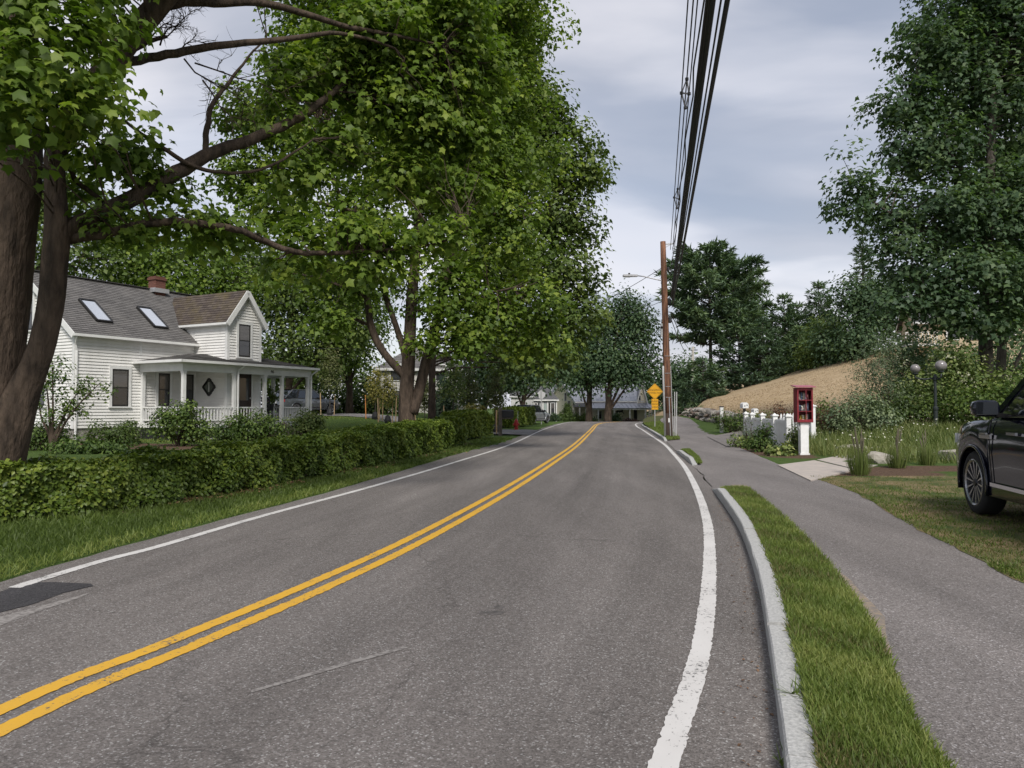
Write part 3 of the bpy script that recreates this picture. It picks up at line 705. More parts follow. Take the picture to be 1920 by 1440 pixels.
def window(parent, o, d, n, u0, u1, z0, z1, fr=TRIM, sash=BLACKFR, case=0.11, blind=False, glass=GLASS, name='window', bars=True):
    """casing proud of the wall, sash with meeting rail, panes set back inside it"""
    o, d, n = (np.asarray(k, float) for k in (o, d, n)); up = np.array((0, 0, 1.))
    def bx(mb, a, b, c, e, f, g): mb.obox(o + d * (a + b) / 2 + up * (c + e) / 2 + n * (f + g) / 2, d * (b - a) / 2, n * (g - f) / 2, up * (e - c) / 2)
    w = MB(); bx(w, u0 - case, u0, z0 - .02, z1 + case, 0, .05); bx(w, u1, u1 + case, z0 - .02, z1 + case, 0, .05)
    bx(w, u0, u1, z1, z1 + case, 0, .05); bx(w, u0 - case - .02, u1 + case + .02, z0 - .075, z0 - .02, 0, .075)
    wo = w.build(name, fr, parent)
    s = MB(); t = 0.05; zm = (z0 + z1) / 2
    bx(s, u0, u0 + t, z0 - .02, z1, .0, .038); bx(s, u1 - t, u1, z0 - .02, z1, 0, .038); bx(s, u0 + t, u1 - t, z1 - t, z1, 0, .037); bx(s, u0 + t, u1 - t, z0 - .02, z0 + t, 0, .037)
    if bars: bx(s, u0 + t, u1 - t, zm - .02, zm + .02, 0, .036)
    s.build('sash', sash, wo)
    for a, b in (((z0 + t, zm - .02), (zm + .02, z1 - t)) if bars else ((z0 + t, z1 - t),)):
        p = MB(); bx(p, u0 + t, u1 - t, a, b, 0.0, .025); p.build('pane', BLINDGLASS if (bars and a > zm) else glass, wo)
    return wo


# ------------------------------------------------------------------ the white house with the wrap-round porch
TH = math.radians(28.0)
HO = P(137, 800, 27.0); HZ = 0.0
house = thing('clapboard_house', 'white clapboard house with grey shingle roof, skylights and wrap-round porch', 'house', (HO[0], HO[1], HZ), math.pi / 2 - TH)
U, VV, UP = np.array((1., 0, 0)), np.array((0, -1., 0)), np.array((0, 0, 1.))     # along the long wall, out towards the road
def H(u, v, z): return np.array((u, -v, z))
def hbox(mb, u0, u1, v0, v1, z0, z1): return mb.box(u0, u1, -v1, -v0, z0, z1)


LW, WD, EZ, RZ = 8.6, 6.4, 4.28, 6.72          # long wall, depth, eave and ridge heights
WU0, WU1, WP = 5.2, 7.0, 1.95                  # cross wing
WE, WR = 5.18, 6.42
PU0, PU1, PQ = 2.65, 9.45, 2.5                 # porch
FL = 0.92                                      # porch floor
hbox(MB(), 0.03, LW - .03, -WD + .03, -0.03, 0.0, 0.74).build('foundation', FOUND, house)
core = MB(); hbox(core, 0, LW, -WD, 0, 0.74, EZ); core.prism([H(0, 0, EZ), H(0, -WD, EZ), H(0, -WD / 2, RZ - .06)], U * LW)
hbox(core, WU0, WU1, -2.5, WP, 0.74, WE); core.prism([H(WU0, WP, WE), H(WU1, WP, WE), H((WU0 + WU1) / 2, WP, WR - .05)], -VV * (WP + 3))
core.build('wall', SIDING, house)
sd = MB()
siding(sd, H(0, 0, 0), U, VV, (0.76, EZ), lambda z: (0.10, WU0 - 0.0))
siding(sd, H(0, 0, 0), U, VV, (0.76, EZ), lambda z: (WU1, LW - .1))
siding(sd, H(0, 0, 0), -VV, -U, (0.76, EZ), lambda z: (0.10, WD - .1))
siding(sd, H(0, 0, 0), -VV, -U, (EZ, RZ - .05), lambda z: ((z - EZ) / (RZ - EZ) * WD / 2, WD - (z - EZ) / (RZ - EZ) * WD / 2))
siding(sd, H(WU0, 0, 0), VV, -U, (0.95, WE), lambda z: (0.0, WP - .09))
siding(sd, H(WU0, WP, 0), U, VV, (0.95, WE), lambda z: (0.09, WU1 - WU0 - .09))
hw = (WU1 - WU0) / 2
siding(sd, H(WU0, WP, 0), U, VV, (WE, WR - .06), lambda z: ((z - WE) / (WR - WE) * hw, 2 * hw - (z - WE) / (WR - WE) * hw))
so = sd.build('siding', SIDING, house, recalc=False); so['kind'] = 'stuff'
for a in ((0, 0), (WU0, WP), (WU1, WP), (LW, 0)):
    cb = MB(); hbox(cb, a[0] - .025, a[0] + .11 if a[0] < LW - .1 and a[0] != WU1 else a[0] + .025, a[1] - .11, a[1] + .027, 0.74 if a[1] == 0 else 0.95, EZ - .02 if a[1] == 0 else WE - .02)
    if a[0] == WU1: cb = MB(); hbox(cb, WU1 - .11, WU1 + .025, WP - .11, WP + .027, 0.95, WE - .02)
    cb.build('corner_board', TRIM, house)
vb = MB(); hbox(vb, PU0 - .08, PU0 + .05, 0, .03, 3.6, EZ - .03); vb.build('corner_board', TRIM, house)
# main roof
ov, og = 0.22, 0.18
sl = (RZ - EZ) / (WD / 2)
rf = MB(); ez = EZ - ov * sl
roof_courses(rf, H(-og, ov, ez + .12), H(LW + og, ov, ez + .12), H(LW + og, -WD / 2, RZ + .12), H(-og, -WD / 2, RZ + .12))
rf.box(0, 0.001, 0, 0.001, 5, 5.001)
roof_courses(rf, H(LW + og, -WD - ov, ez + .12), H(-og, -WD - ov, ez + .12), H(-og, -WD / 2, RZ + .12), H(LW + og, -WD / 2, RZ + .12))
roof = rf.build('roof', SH_GREY, house, recalc=False)
rb = MB()
for s0, s1 in ((ov, -WD / 2), (-WD - ov, -WD / 2)):
    rb.prism([H(-og, s0, ez), H(-og, s0, ez + .115), H(-og, s1, RZ + .115), H(-og, s1, RZ)], U * (LW + 2 * og))
rb.build('roof_deck', TRIM, house)
gt = MB(); gt.beam(H(-og - .02, ov + .05, ez + .06), H(WU0 - .02, ov + .05, ez + .06), 0.10, 0.10); gt.build('gutter', TRIM, roof)
ds = MB(); ds.tube([H(-.1, ov + .05, ez), H(-.02, .09, ez - .28), H(.05, .06, ez - .5), H(.05, .06, 0.3)], 0.04, 6); ds.build('downspout', TRIM, house)
rc = MB(); rc.beam(H(-og, -WD / 2, RZ + .15), H(LW + og, -WD / 2, RZ + .15), 0.26, 0.035); rc.build('ridge_cap', SH_GREY, roof)
def on_roof(u, t, lift=0.0):
    """point on the road-side slope: t from eave 0 to ridge 1"""
    v = ov + (-WD / 2 - ov) * t; z = ez + .12 + (RZ - ez) * t
    nn = np.array((0, 0, 0.)) + UP * (WD / 2) + VV * (RZ - EZ); nn /= np.linalg.norm(nn)
    return H(u, v, z) + nn * lift
for u0 in (1.15, 3.62):
    A, B, C, D = on_roof(u0, .22), on_roof(u0 + .62, .22), on_roof(u0 + .62, .56), on_roof(u0, .56)
    lift = on_roof(0, 0, .09) - on_roof(0, 0); k = 0.07
    fr = MB()
    for a, b in ((A, B), (B, C), (C, D), (D, A)): fr.beam(a + lift * .5, b + lift * .5, 0.07, 0.13, up=lift)
    sk = fr.build('skylight', BLACKFR, roof)
    pn = MB(); cc = (A + B + C + D) / 4; q = [cc + (p - cc) * .9 + lift * .8 for p in (A, B, C, D)]; pn.prism(q, lift * .15); pn.build('pane', SKYGLASS, sk)
ch = MB(); cu, cv = 5.35, -WD / 2 + .1
def uvbox(mb, x0, x1, y0, y1, z0, z1):
    for a, b in (((x0, y0), (x1, y0)), ((x1, y0), (x1, y1)), ((x1, y1), (x0, y1)), ((x0, y1), (x0, y0))):
        w = math.hypot(b[0] - a[0], b[1] - a[1]); mb.add([(a[0], a[1], z0), (b[0], b[1], z0), (b[0], b[1], z1), (a[0], a[1], z1)], [(0, 1, 2, 3)], [[(0, z0), (w, z0), (w, z1), (0, z1)]])
    mb.add([(x0, y0, z1), (x1, y0, z1), (x1, y1, z1), (x0, y1, z1)], [(0, 1, 2, 3)], [[(0, 0), (.1, 0), (.1, .1), (0, .1)]])
uvbox(ch, cu, cu + .5, -cv - .25, -cv + .25, RZ - .5, RZ + .72); uvbox(ch, cu - .04, cu + .54, -cv - .29, -cv + .29, RZ + .55, RZ + .66)
cho = ch.build('chimney', BRICK, roof, recalc=False)
fl = MB(); fl.box(cu - .12, cu + .62, -cv - .36, -cv + .36, RZ - .02, RZ + .17); fl.build('flashing', FLASH, cho)
# wing roof
rz2 = WR + .1; wsl = (WR - WE) / hw; wo_ = 0.16; wez = WE - wo_ * wsl
wf = MB(); vm = (WU0 + WU1) / 2
roof_courses(wf, H(WU0 - wo_, -1.6, wez + .1), H(WU0 - wo_, WP + .2, wez + .1), H(vm, WP + .2, rz2), H(vm, -2.6, rz2))
roof_courses(wf, H(WU1 + wo_, WP + .2, wez + .1), H(WU1 + wo_, -1.6, wez + .1), H(vm, -2.6, rz2), H(vm, WP + .2, rz2))
wroof = wf.build('wing_roof', SH_BROWN, house, recalc=False)
wd = MB()
for e0 in (WU0 - wo_, WU1 + wo_): wd.prism([H(e0, WP + .2, wez - .04), H(e0, WP + .2, wez + .095), H(vm, WP + .2, rz2 - .006), H(vm, WP + .2, rz2 - .14)], -VV * 3.2)
wd.build('roof_deck', TRIM, house)
rk = MB()
for e0 in (WU0 - wo_ - .01, WU1 + wo_ + .01): rk.beam(H(e0, WP + .215, wez + .0), H(vm, WP + .215, rz2 - .1), 0.035, 0.2, up=(0, 0, 1))
rk.build('rake_board', TRIM, house)
mr = MB()
mr.beam(H(-og - .012, ov, ez + .02), H(-og - .012, -WD / 2, RZ + .02), 0.03, 0.22); mr.beam(H(-og - .012, -WD - ov, ez + .02), H(-og - .012, -WD / 2, RZ + .02), 0.03, 0.22); mr.build('rake_board', TRIM, house)
ge = MB(); ge.beam(H(WU0 - wo_ - .04, -1.0, wez + .04), H(WU0 - wo_ - .04, WP + .2, wez + .04), 0.09, 0.09); ge.build('gutter', TRIM, wroof)
# windows and door
Of, Ow, Os, Og = H(0, 0.02, 0), H(WU0, WP + .02, 0), H(WU0 - .02, 0, 0), H(-.02, 0, 0)
window(house, Of, U, VV, 1.44, 2.12, 1.58, 3.0)
window(house, Of, U, VV, 3.42, 3.95, 1.60, 2.92)
window(house, Of, U, VV, 4.62, 5.1, 1.60, 2.92)
window(house, Ow, U, VV, 0.55, 1.18, 3.68, 5.05)
window(house, Og, -VV, -U, 2.6, 3.4, 4.5, 5.8)
window(house, Og, -VV, -U, 1.7, 2.4, 1.6, 3.0)
dr = MB(); hbox(dr, WU0 + .42, WU0 + 1.28, WP + .0, WP + .035, FL, FL + 2.05); door = dr.build('door', mat('dark_door', (0.03, 0.018, 0.016), 0.5), house)
dp = MB(); hbox(dp, WU0 + .55, WU0 + 1.15, WP + .035, WP + .045, FL + .9, FL + 1.85); dp.build('pane', GLASS, door)
dk = MB(); dk.lathe([(0.0, 0), (.03, .01), (.03, .05), (0, .06)], (WU0 + 1.2, -(WP + .035) - .06, FL + 1.0), 8, 'y'); dk.build('handle', FLASH, door)
dc = MB(); hbox(dc, WU0 + .32, WU0 + .42, WP, WP + .05, FL, FL + 2.15); hbox(dc, WU0 + 1.28, WU0 + 1.38, WP, WP + .05, FL, FL + 2.15); hbox(dc, WU0 + .42, WU0 + 1.28, WP, WP + .05, FL + 2.05, FL + 2.15); dc.build('door_casing', TRIM, house)
# diamond ornament on the wing's side wall
dm = MB(); dcx, dcz, s = .95, 2.38, .36
for q, w_ in (((s, 0), (0, s)), ((0, s), (-s, 0)), ((-s, 0), (0, -s)), ((0, -s), (s, 0))): dm.beam(H(WU0 - .045, dcx + q[0], dcz), H(WU0 - .045, dcx + w_[0], dcz + 0) + 0 * UP, .01) if False else None
def dpt(a, b): return H(WU0 - .045, dcx + a, dcz + b)
for a, b in (((s, 0), (0, s)), ((0, s), (-s, 0)), ((-s, 0), (0, -s)), ((0, -s), (s, 0))): dm.beam(dpt(*a), dpt(*b), .05, .10, up=U)
dmo = dm.build('diamond_window', BLACKFR, house); dg = MB(); dg.prism([dpt(s * .9, 0), dpt(0, s * .9), dpt(-s * .9, 0), dpt(0, -s * .9)], U * .03); dg.build('pane', mat('diamond_glass', (0.11, 0.12, 0.105), 0.2), dmo)
db = MB(); db.beam(dpt(0.0, -.2), dpt(0.0, .2), .03, .05, up=U); db.build('muntin', TRIM, dmo)
# porch: floor, posts, rails with single balusters, low roof that hips round the corner
pf = MB(); hbox(pf, PU0, WU0 - .02, 0.03, PQ, FL - .12, FL); hbox(pf, WU0 - .02, PU1, WP + .03, PQ, FL - .12, FL); hbox(pf, WU1 + .03, PU1, 0.03, WP + .03, FL - .12, FL - .001); porch = pf.build('porch_floor', PORCHCEIL, house)
pk = MB(); hbox(pk, PU0 - .02, PU1 + .02, PQ, PQ + .03, FL - .2, FL - .01); hbox(pk, PU0 - .03, PU0, 0.03, PQ + .03, FL - .2, FL - .01); hbox(pk, PU0, PU1, PQ - .04, PQ - .01, 0.18, 0.30); pk.build('fascia', TRIM, porch)
lt = MB(); hbox(lt, PU0 + .02, PU1 - .02, PQ - .12, PQ - .07, 0.1, FL - .2); hbox(lt, PU0 + .02, PU0 + .06, .1, PQ - .12, 0.1, FL - .2); lt.build('lattice', DARKWOOD, porch)
PB = 2.92
pr = MB(); pv = PQ + .28; pz = 3.33; ju = PU0 - .28
jz = 3.78
roof_courses(pr, H(ju, pv, pz), H(PU1 + .25, pv, pz), H(PU1 + .25 - 1.2, WP + .02 if False else .6, jz), H(WU0 - .1, .6, jz), .12)
roof_courses(pr, H(ju, 0.02, pz), H(ju, pv, pz), H(WU0 - .1, .6, jz), H(WU0 - .3, 0.02, jz), .12)
roof_courses(pr, H(PU1 + .25, pv, pz), H(PU1 + .25, -.5, pz), H(PU1 - .9, -.5, jz), H(PU1 - .95, .6, jz), .12)
SH_PORCH_SHEEN = shingle('porch_shingle_sheen', (.25, .24, .235), (.30, .29, .285), (.33, .32, .31))  # paler than the main roof: grazing sky reflection put into the shingle colour
proof = pr.build('porch_roof', SH_PORCH_SHEEN, house, recalc=False)
pbm = MB(); hbox(pbm, PU0 - .05, PU1 + .05, PQ - .09, PQ + .06, PB, pz - .10); hbox(pbm, PU0 - .05, PU0 + .1, .03, PQ - .09, PB, pz - .10); hbox(pbm, PU1 - .1, PU1 + .05, -.5, PQ - .09, PB, pz - .10)
hbox(pbm, ju, PU1 + .25, .03, pv, pz - .10, pz - .055); pbm.build('porch_beam', TRIM, proof)
pgt = MB(); hbox(pgt, ju - .03, PU1 + .28, pv, pv + .09, pz - .09, pz + .01); hbox(pgt, ju - .09, ju, .02, pv + .09, pz - .09, pz + .01); pgt.build('gutter', TRIM, proof)
pc = MB()
for u, v in ((PU0 + .06, PQ - .02), (5.12, PQ - .02), (6.75, PQ - .02), (7.75, PQ - .02), (9.35, PQ - .02), (9.35, .3), (PU0 + .06, .09)):
    m_ = MB(); hbox(m_, u - .065, u + .065, v - .065, v + .065, FL if u != 5.12 else 0.1, PB); hbox(m_, u - .085, u + .085, v - .085, v + .085, PB - .07, PB - .003); m_.build('porch_post', TRIM, house)
dsp = MB(); dsp.tube([H(5.35, pv + .04, pz - .1), H(5.22, PQ + .12, pz - .3), H(5.2, PQ + .12, pz - .5), H(5.2, PQ + .12, .3)], 0.04, 6); dsp.build('downspout', TRIM, house)
dsp = MB(); dsp.tube([H(PU1 + .2, pv + .04, pz - .1), H(PU1 - .02, PQ + .12, pz - .32), H(PU1 - .02, PQ + .12, pz - .5), H(PU1 - .02, PQ + .12, .5)], 0.04, 6); dsp.build('downspout', TRIM, house)
bal = MB(); bal.box(-.018, .018, -.018, .018, 0, .46); balm = bal.mesh('baluster', TRIM)
def rail(u0, v0, u1, v1):
    r = MB(); a, b = H(u0, v0, FL + .60), H(u1, v1, FL + .60); r.beam(a, b, .08, .055); r.beam(a - UP * .5, b - UP * .5, .05, .05); ro = r.build('railing', TRIM, house)
    n = int(np.linalg.norm(b - a) / .145)
    for i in range(1, n):
        q = a + (b - a) * i / n; piece('baluster', balm, ro, q - UP * .48)
rail(PU0 + .14, PQ - .02, 5.05, PQ - .02); rail(5.2, PQ - .02, 6.68, PQ - .02); rail(7.82, PQ - .02, 9.28, PQ - .02); rail(PU0 + .06, .16, PU0 + .06, PQ - .1); rail(9.35, .38, 9.35, PQ - .1)
st = MB()
STEP = mat('step_stone', (0.24, 0.20, 0.175), 0.9, (0.15, 0.12, 0.105), 8, bump=.3)
for i in range(4): hbox(st, 6.85, 7.66, PQ + .04 + .28 * i, PQ + .32 + .28 * i, 0.1, FL - .17 * (i + 1))
sto = st.build('porch_steps', STEP, house)
for u in (6.72, 7.78):
    k_ = MB(); k_.prism([H(u - .06, PQ + .04, FL - .02), H(u - .06, PQ + 1.3, .32), H(u - .06, PQ + 1.6, .32), H(u - .06, PQ + 1.6, .1), H(u - .06, PQ + .04, .1)], U * .12); k_.build('step_cheek', STEP, sto)
# house number on the porch beam
def text(name, body, size, mtx, mt, parent=None, ext=0.004):
    cu_ = bpy.data.curves.new(name, 'FONT'); cu_.body = body; cu_.size = size; cu_.extrude = ext; cu_.align_x = 'CENTER'; cu_.align_y = 'CENTER'
    o = bpy.data.objects.new('tmp_' + name, cu_); col.objects.link(o); dg_ = bpy.context.evaluated_depsgraph_get()
    me = bpy.data.meshes.new_from_object(o.evaluated_get(dg_)); bpy.data.objects.remove(o); me.materials.clear(); me.materials.append(mt); me.name = name
    q = link(name, me, parent); q.matrix_local = mtx; return q
def frame(o, x, y):
    x, y = Vector(x).normalized(), Vector(y).normalized(); z = x.cross(y); m = Matrix((x, y, z)).transposed().to_4x4(); m.translation = Vector(o); return m
text('house_number', '46', .2, frame(H(7.1, PQ + .068, PB + .15), U, UP), BLACKFR, house)

# ------------------------------------------------------------------ generic far house
def quad_roof(mb, A, B, C, D): roof_courses(mb, A, B, C, D, .5, .02)


def metal_roof(parent, A, B, C, D, name='roof', th=.06, seam=.6):
    A, B, C, D = (np.asarray(k, float) for k in (A, B, C, D)); nn = np.cross(B - A, D - A); nn /= np.linalg.norm(nn); nn = nn if nn[2] > 0 else -nn
    m = MB().prism([A, B, C, D], nn * th); o = m.build(name, METALROOF, parent)
    s = MB(); L = np.linalg.norm(B - A); n = max(2, int(L / seam))
    for i in range(n + 1):
        t = i / n; a, b = A + (B - A) * t, D + (C - D) * t; s.beam(a + nn * (th + .02), b + nn * (th + .02), .045, .045, up=nn)
    q = s.build('seam', METALROOF, o); q['kind'] = 'stuff'
    return o


def gable_block(parent, x0, x1, y0, y1, zb, ez_, rz_, axis, wall, roofm, over=.25, metal=False, side_board=True):
    """block with a gable roof; ridge along axis 'x' or 'y' in the parent's frame"""
    w = MB(); w.box(x0, x1, y0, y1, zb, ez_)
    if axis == 'x':
        ym = (y0 + y1) / 2; w.prism([(x0, y0, ez_), (x0, y1, ez_), (x0, ym, rz_)], (x1 - x0, 0, 0)); k = (rz_ - ez_) / (ym - y0)
        e = ez_ - over * k + .03; ev = [((x0 - over, y0 - over, e), (x1 + over, y0 - over, e), (x1 + over, ym, rz_ + .04), (x0 - over, ym, rz_ + .04)), ((x1 + over, y1 + over, e), (x0 - over, y1 + over, e), (x0 - over, ym, rz_ + .04), (x1 + over, ym, rz_ + .04))]
    else:
        xm = (x0 + x1) / 2; w.prism([(x0, y0, ez_), (x1, y0, ez_), (xm, y0, rz_)], (0, y1 - y0, 0)); k = (rz_ - ez_) / (xm - x0)
        e = ez_ - over * k + .03; ev = [((x0 - over, y1 + over, e), (x0 - over, y0 - over, e), (xm, y0 - over, rz_ + .04), (xm, y1 + over, rz_ + .04)), ((x1 + over, y0 - over, e), (x1 + over, y1 + over, e), (xm, y1 + over, rz_ + .04), (xm, y0 - over, rz_ + .04))]
    w.build('wall', wall, parent)
    for q in ev:
        if metal: metal_roof(parent, *q)
        else:
            m = MB(); roof_courses(m, *q, .3, .02); m.build('roof', roofm, parent, recalc=False)
    # barge and eave boards
    b = MB()
    for q in ev:
        q = [np.array(p) for p in q]
        b.beam(q[0] - UP * .05, q[1] - UP * .05, .05, .16); b.beam(q[0] - UP * .05, q[3] - UP * .05, .05, .16); b.beam(q[1] - UP * .05, q[2] - UP * .05, .05, .16)
    b.build('barge_board', TRIM, parent)


X3, Y3 = np.array((1., 0, 0)), np.array((0, 1., 0))
# farmhouse straight ahead where the road bends
fd = 108.0; fx0 = P(1072, 760, fd)[0]; fz = -1.15
farm = thing('farmhouse', 'cream farmhouse with grey standing seam roof and long front porch', 'house', (fx0, fd, fz))
S = fd / F_PX
def fu(px): return (px - 1072) * S
def fzz(py): return P(1072, py, fd)[2] - fz
gable_block(farm, fu(1110), fu(1207), 2.2, 9.4, 0, fzz(750), fzz(717) , 'x', CREAM, SH_DARK, .3, metal=True)
gable_block(farm, fu(1199), fu(1217), 1.9, 9.4, 0, fzz(752), fzz(717), 'y', CREAM, SH_DARK, .3, metal=True)
gable_block(farm, fu(1072), fu(1112), 2.6, 8.6, 0, fzz(752), fzz(722), 'x', CREAM, SH_DARK, .2, metal=True)
metal_roof(farm, (fu(1106), -.6, fzz(766)), (fu(1226), -.6, fzz(766)), (fu(1218), 2.1, fzz(755)), (fu(1110), 2.1, fzz(755)), 'porch_roof')
pp = MB(); pp.box(fu(1106), fu(1226), -.5, -.3, fzz(768.5), fzz(766.2)); pp.build('porch_beam', TRIM, farm)
m = MB(); roof_courses(m, (fu(1074), .8, fzz(763)), (fu(1104), .8, fzz(763)), (fu(1104), 2.6, fzz(754)), (fu(1074), 2.6, fzz(754)), .3); m.build('porch_roof', SH_DARK, farm, recalc=False)
for px in (1076, 1088, 1100, 1121, 1151, 1180, 1209, 1216, 1221, 1226):
    m = MB(); lo = px < 1105; w_ = .09 if px < 1212 else .05
    m.box(fu(px) - w_, fu(px) + w_, (.85 if lo else -.48), (1.05 if lo else -.32), 0, fzz(764 if lo else 768)); m.build('porch_post', TRIM, farm)
Of2 = (0, 2.18, 0)
for a, b, c, d_ in ((1125, 1131, 771, 785), (1142, 1148, 771, 785), (1202, 1205, 742, 750)): window(farm, (0, 2.18 if a < 1200 else 1.88, 0), X3, -Y3, fu(a), fu(b), fzz(d_), fzz(c), case=.08)
m = MB(); m.box(fu(1193), fu(1206), 2.12, 2.19, .3, fzz(768.4)); m.build('door', mat('dark_door2', (0.02, 0.02, 0.025), .5), farm)
# horse silhouette on the porch wall
hs = MB(); q = [(-.6, .25), (-.45, .45), (-.1, .42), (.25, .45), (.42, .72), (.62, .78), (.78, .62), (.62, .55), (.5, .3), (.62, .02), (.72, -.1), (.6, -.12), (.42, .1), (.15, .12), (-.2, .12), (-.42, .0), (-.62, -.14), (-.7, -.08), (-.5, .1), (-.72, .2), (-.85, .05), (-.8, .25)]
hs.prism([(fu(1166) + a * .9, 2.17, fzz(772) - .2 + b * .9) for a, b in q], (0, -.03, 0)); hs.build('horse_plaque', BLACKFR, farm)
cp = MB(); cp.box(fu(1124), fu(1128), 5.6, 6.1, fzz(724), fzz(720)); cp.build('roof_vent', TRIM, farm)

# cream gabled wing house left of it, grey cottage before that, white house beyond
gd = 101.0; g0 = P(1045, 760, gd)[0]; gS = gd / F_PX; gz = -0.95
def gu(px): return (px - 1045) * gS
def gzz(py): return P(1045, py, gd)[2] - gz
cr = thing('gabled_house', 'cream gable-fronted house with metal roof behind the clipped cone shrub', 'house', (g0, gd, gz), 0)
gable_block(cr, gu(1028), gu(1075), 0.5, 9, 0, gzz(752), gzz(716), 'y', CREAM, SH_DARK, .3, metal=True)
window(cr, (0, .48, 0), X3, -Y3, gu(1059), gu(1062.5), gzz(751), gzz(737), case=.08); window(cr, (0, .48, 0), X3, -Y3, gu(1065), gu(1069.5), gzz(766), gzz(752), case=.08)
chm = MB(); uvbox(chm, gu(1047), gu(1053), 5, 5.7, gzz(722), gzz(700)); chm.build('chimney', BRICK, cr, recalc=False)
cd = 88.0; c0 = P(999, 760, cd)[0]; cS = cd / F_PX; cz = -0.3
def cux(px): return (px - 999) * cS
def czz(py): return P(999, py, cd)[2] - cz
cot = thing('grey_cottage', 'small grey cottage with hipped roof and black shutters', 'house', (c0, cd, cz), 0)
w = MB(); w.box(0, cux(1044), 0, 5.0, 0, czz(749)); w.build('wall', GREYWALL, cot)
m = MB(); e0, e1, ee = -.25, cux(1044) + .25, czz(749); rxz = czz(722); a_, b_ = (.9, 2.5), (cux(1044) - 1.1, 2.5)
roof_courses(m, (e0, -.25, ee), (e1, -.25, ee), (b_[0], 2.5, rxz), (a_[0], 2.5, rxz), .3); roof_courses(m, (e1, -.25, ee), (e1, 5.25, ee), (b_[0], 2.5, rxz), (b_[0], 2.49, rxz), .3); roof_courses(m, (e0, 5.25, ee), (e0, -.25, ee), (a_[0], 2.49, rxz), (a_[0], 2.5, rxz), .3); roof_courses(m, (e1, 5.25, ee), (e0, 5.25, ee), (a_[0], 2.5, rxz), (b_[0], 2.5, rxz), .3)
m.build('roof', SH_DARK, cot, recalc=False)
t_ = MB(); t_.box(-.25, cux(1044) + .25, -.28, -.2, ee - .16, ee - .01); t_.build('eave_board', TRIM, cot)
for a, b in ((1002.5, 1007), (1033, 1039.5)):
    window(cot, (0, -.01, 0), X3, -Y3, cux(a), cux(b), czz(776), czz(756), case=.07)
    for s_ in (cux(a) - .28, cux(b) + .09): k_ = MB(); k_.box(s_, s_ + .19, -.06, -.01, czz(776), czz(756)); k_.build('shutter', BLACKFR, cot)
m = MB(); m.box(cux(1020), cux(1024.5), -.05, -.01, 0.1, czz(757)); m.build('door', mat('pale_green_door', (.3, .36, .34), .5), cot)
for px in (999.6, 1018, 1027, 1043.4): k_ = MB(); k_.box(cux(px) - .06, cux(px) + .06, -.07, -.005, 0, ee - .17); k_.build('pilaster', TRIM, cot)
wd_ = 84.0; wh = thing('white_outbuilding', 'small white gabled house half hidden by trees left of the cottage', 'house', (P(958, 760, wd_)[0], wd_, -.1), 0)
gable_block(wh, 0, (1000 - 958) * wd_ / F_PX, 0, 6, 0, P(960, 742, wd_)[2] + .1, P(960, 718, wd_)[2] + .1, 'x', SIDING, SH_DARK, .2)
window(wh, (0, -.01, 0), X3, -Y3, .8, 1.25, .8, 1.7, case=.08); window(wh, (0, -.01, 0), X3, -Y3, 1.7, 2.1, .8, 1.7, case=.08)

# hip-roofed pale house behind the big maple
hd = 62.0; hS = hd / F_PX; hz_ = 0.75; hp = thing('hip_roofed_house', 'pale two storey house with grey hip roof behind the forked maple', 'house', (P(712, 760, hd)[0], hd, hz_), math.radians(12))
Wd, Dp = 7.2, 8.0; he = P(712, 690, hd)[2] - hz_; hr_ = P(712, 634, hd)[2] - hz_
SID2 = mat('pale_siding', (0.62, 0.60, 0.56), .6, (.54, .52, .49), 1.5, 4)
w = MB(); w.box(0, Wd, 0, Dp, 0, he); w.build('wall', SID2, hp)
s2 = MB(); siding(s2, (0, 0, 0), X3, -Y3, (.1, he - .1), lambda z: (.05, Wd - .05), .16, .025); siding(s2, (0, Dp, 0), -Y3, -X3, (.1, he - .1), lambda z: (.05, Dp - .05), .16, .025); q = s2.build('siding', SID2, hp, recalc=False); q['kind'] = 'stuff'
m = MB(); o_ = .35; ri = Wd / 2
roof_courses(m, (-o_, -o_, he), (Wd + o_, -o_, he), (ri, ri, hr_), (ri, ri - .01, hr_), .3); roof_courses(m, (Wd + o_, -o_, he), (Wd + o_, Dp + o_, he), (ri, Dp - ri, hr_), (ri, ri, hr_), .3)
roof_courses(m, (-o_, Dp + o_, he), (-o_, -o_, he), (ri, ri, hr_), (ri, Dp - ri, hr_), .3); roof_courses(m, (Wd + o_, Dp + o_, he), (-o_, Dp + o_, he), (ri, Dp - ri, hr_), (ri, Dp - ri + .01, hr_), .3)
m.build('roof', SH_GREY, hp, recalc=False)
t_ = MB(); t_.box(-o_, Wd + o_, -o_ - .03, -o_ + .02, he - .22, he - .005); t_.box(-o_ - .03, -o_ + .02, -o_ + .02, Dp, he - .22, he - .005); t_.build('fascia', TRIM, hp)
for a in (.9, 4.7):
    for z0 in (.9, 3.1): window(hp, (0, -.025, 0), X3, -Y3, a, a + .8, z0, z0 + 1.3)
window(hp, (-.025, 0, 0), Y3, -X3, 2, 2.8, 3.1, 4.4)

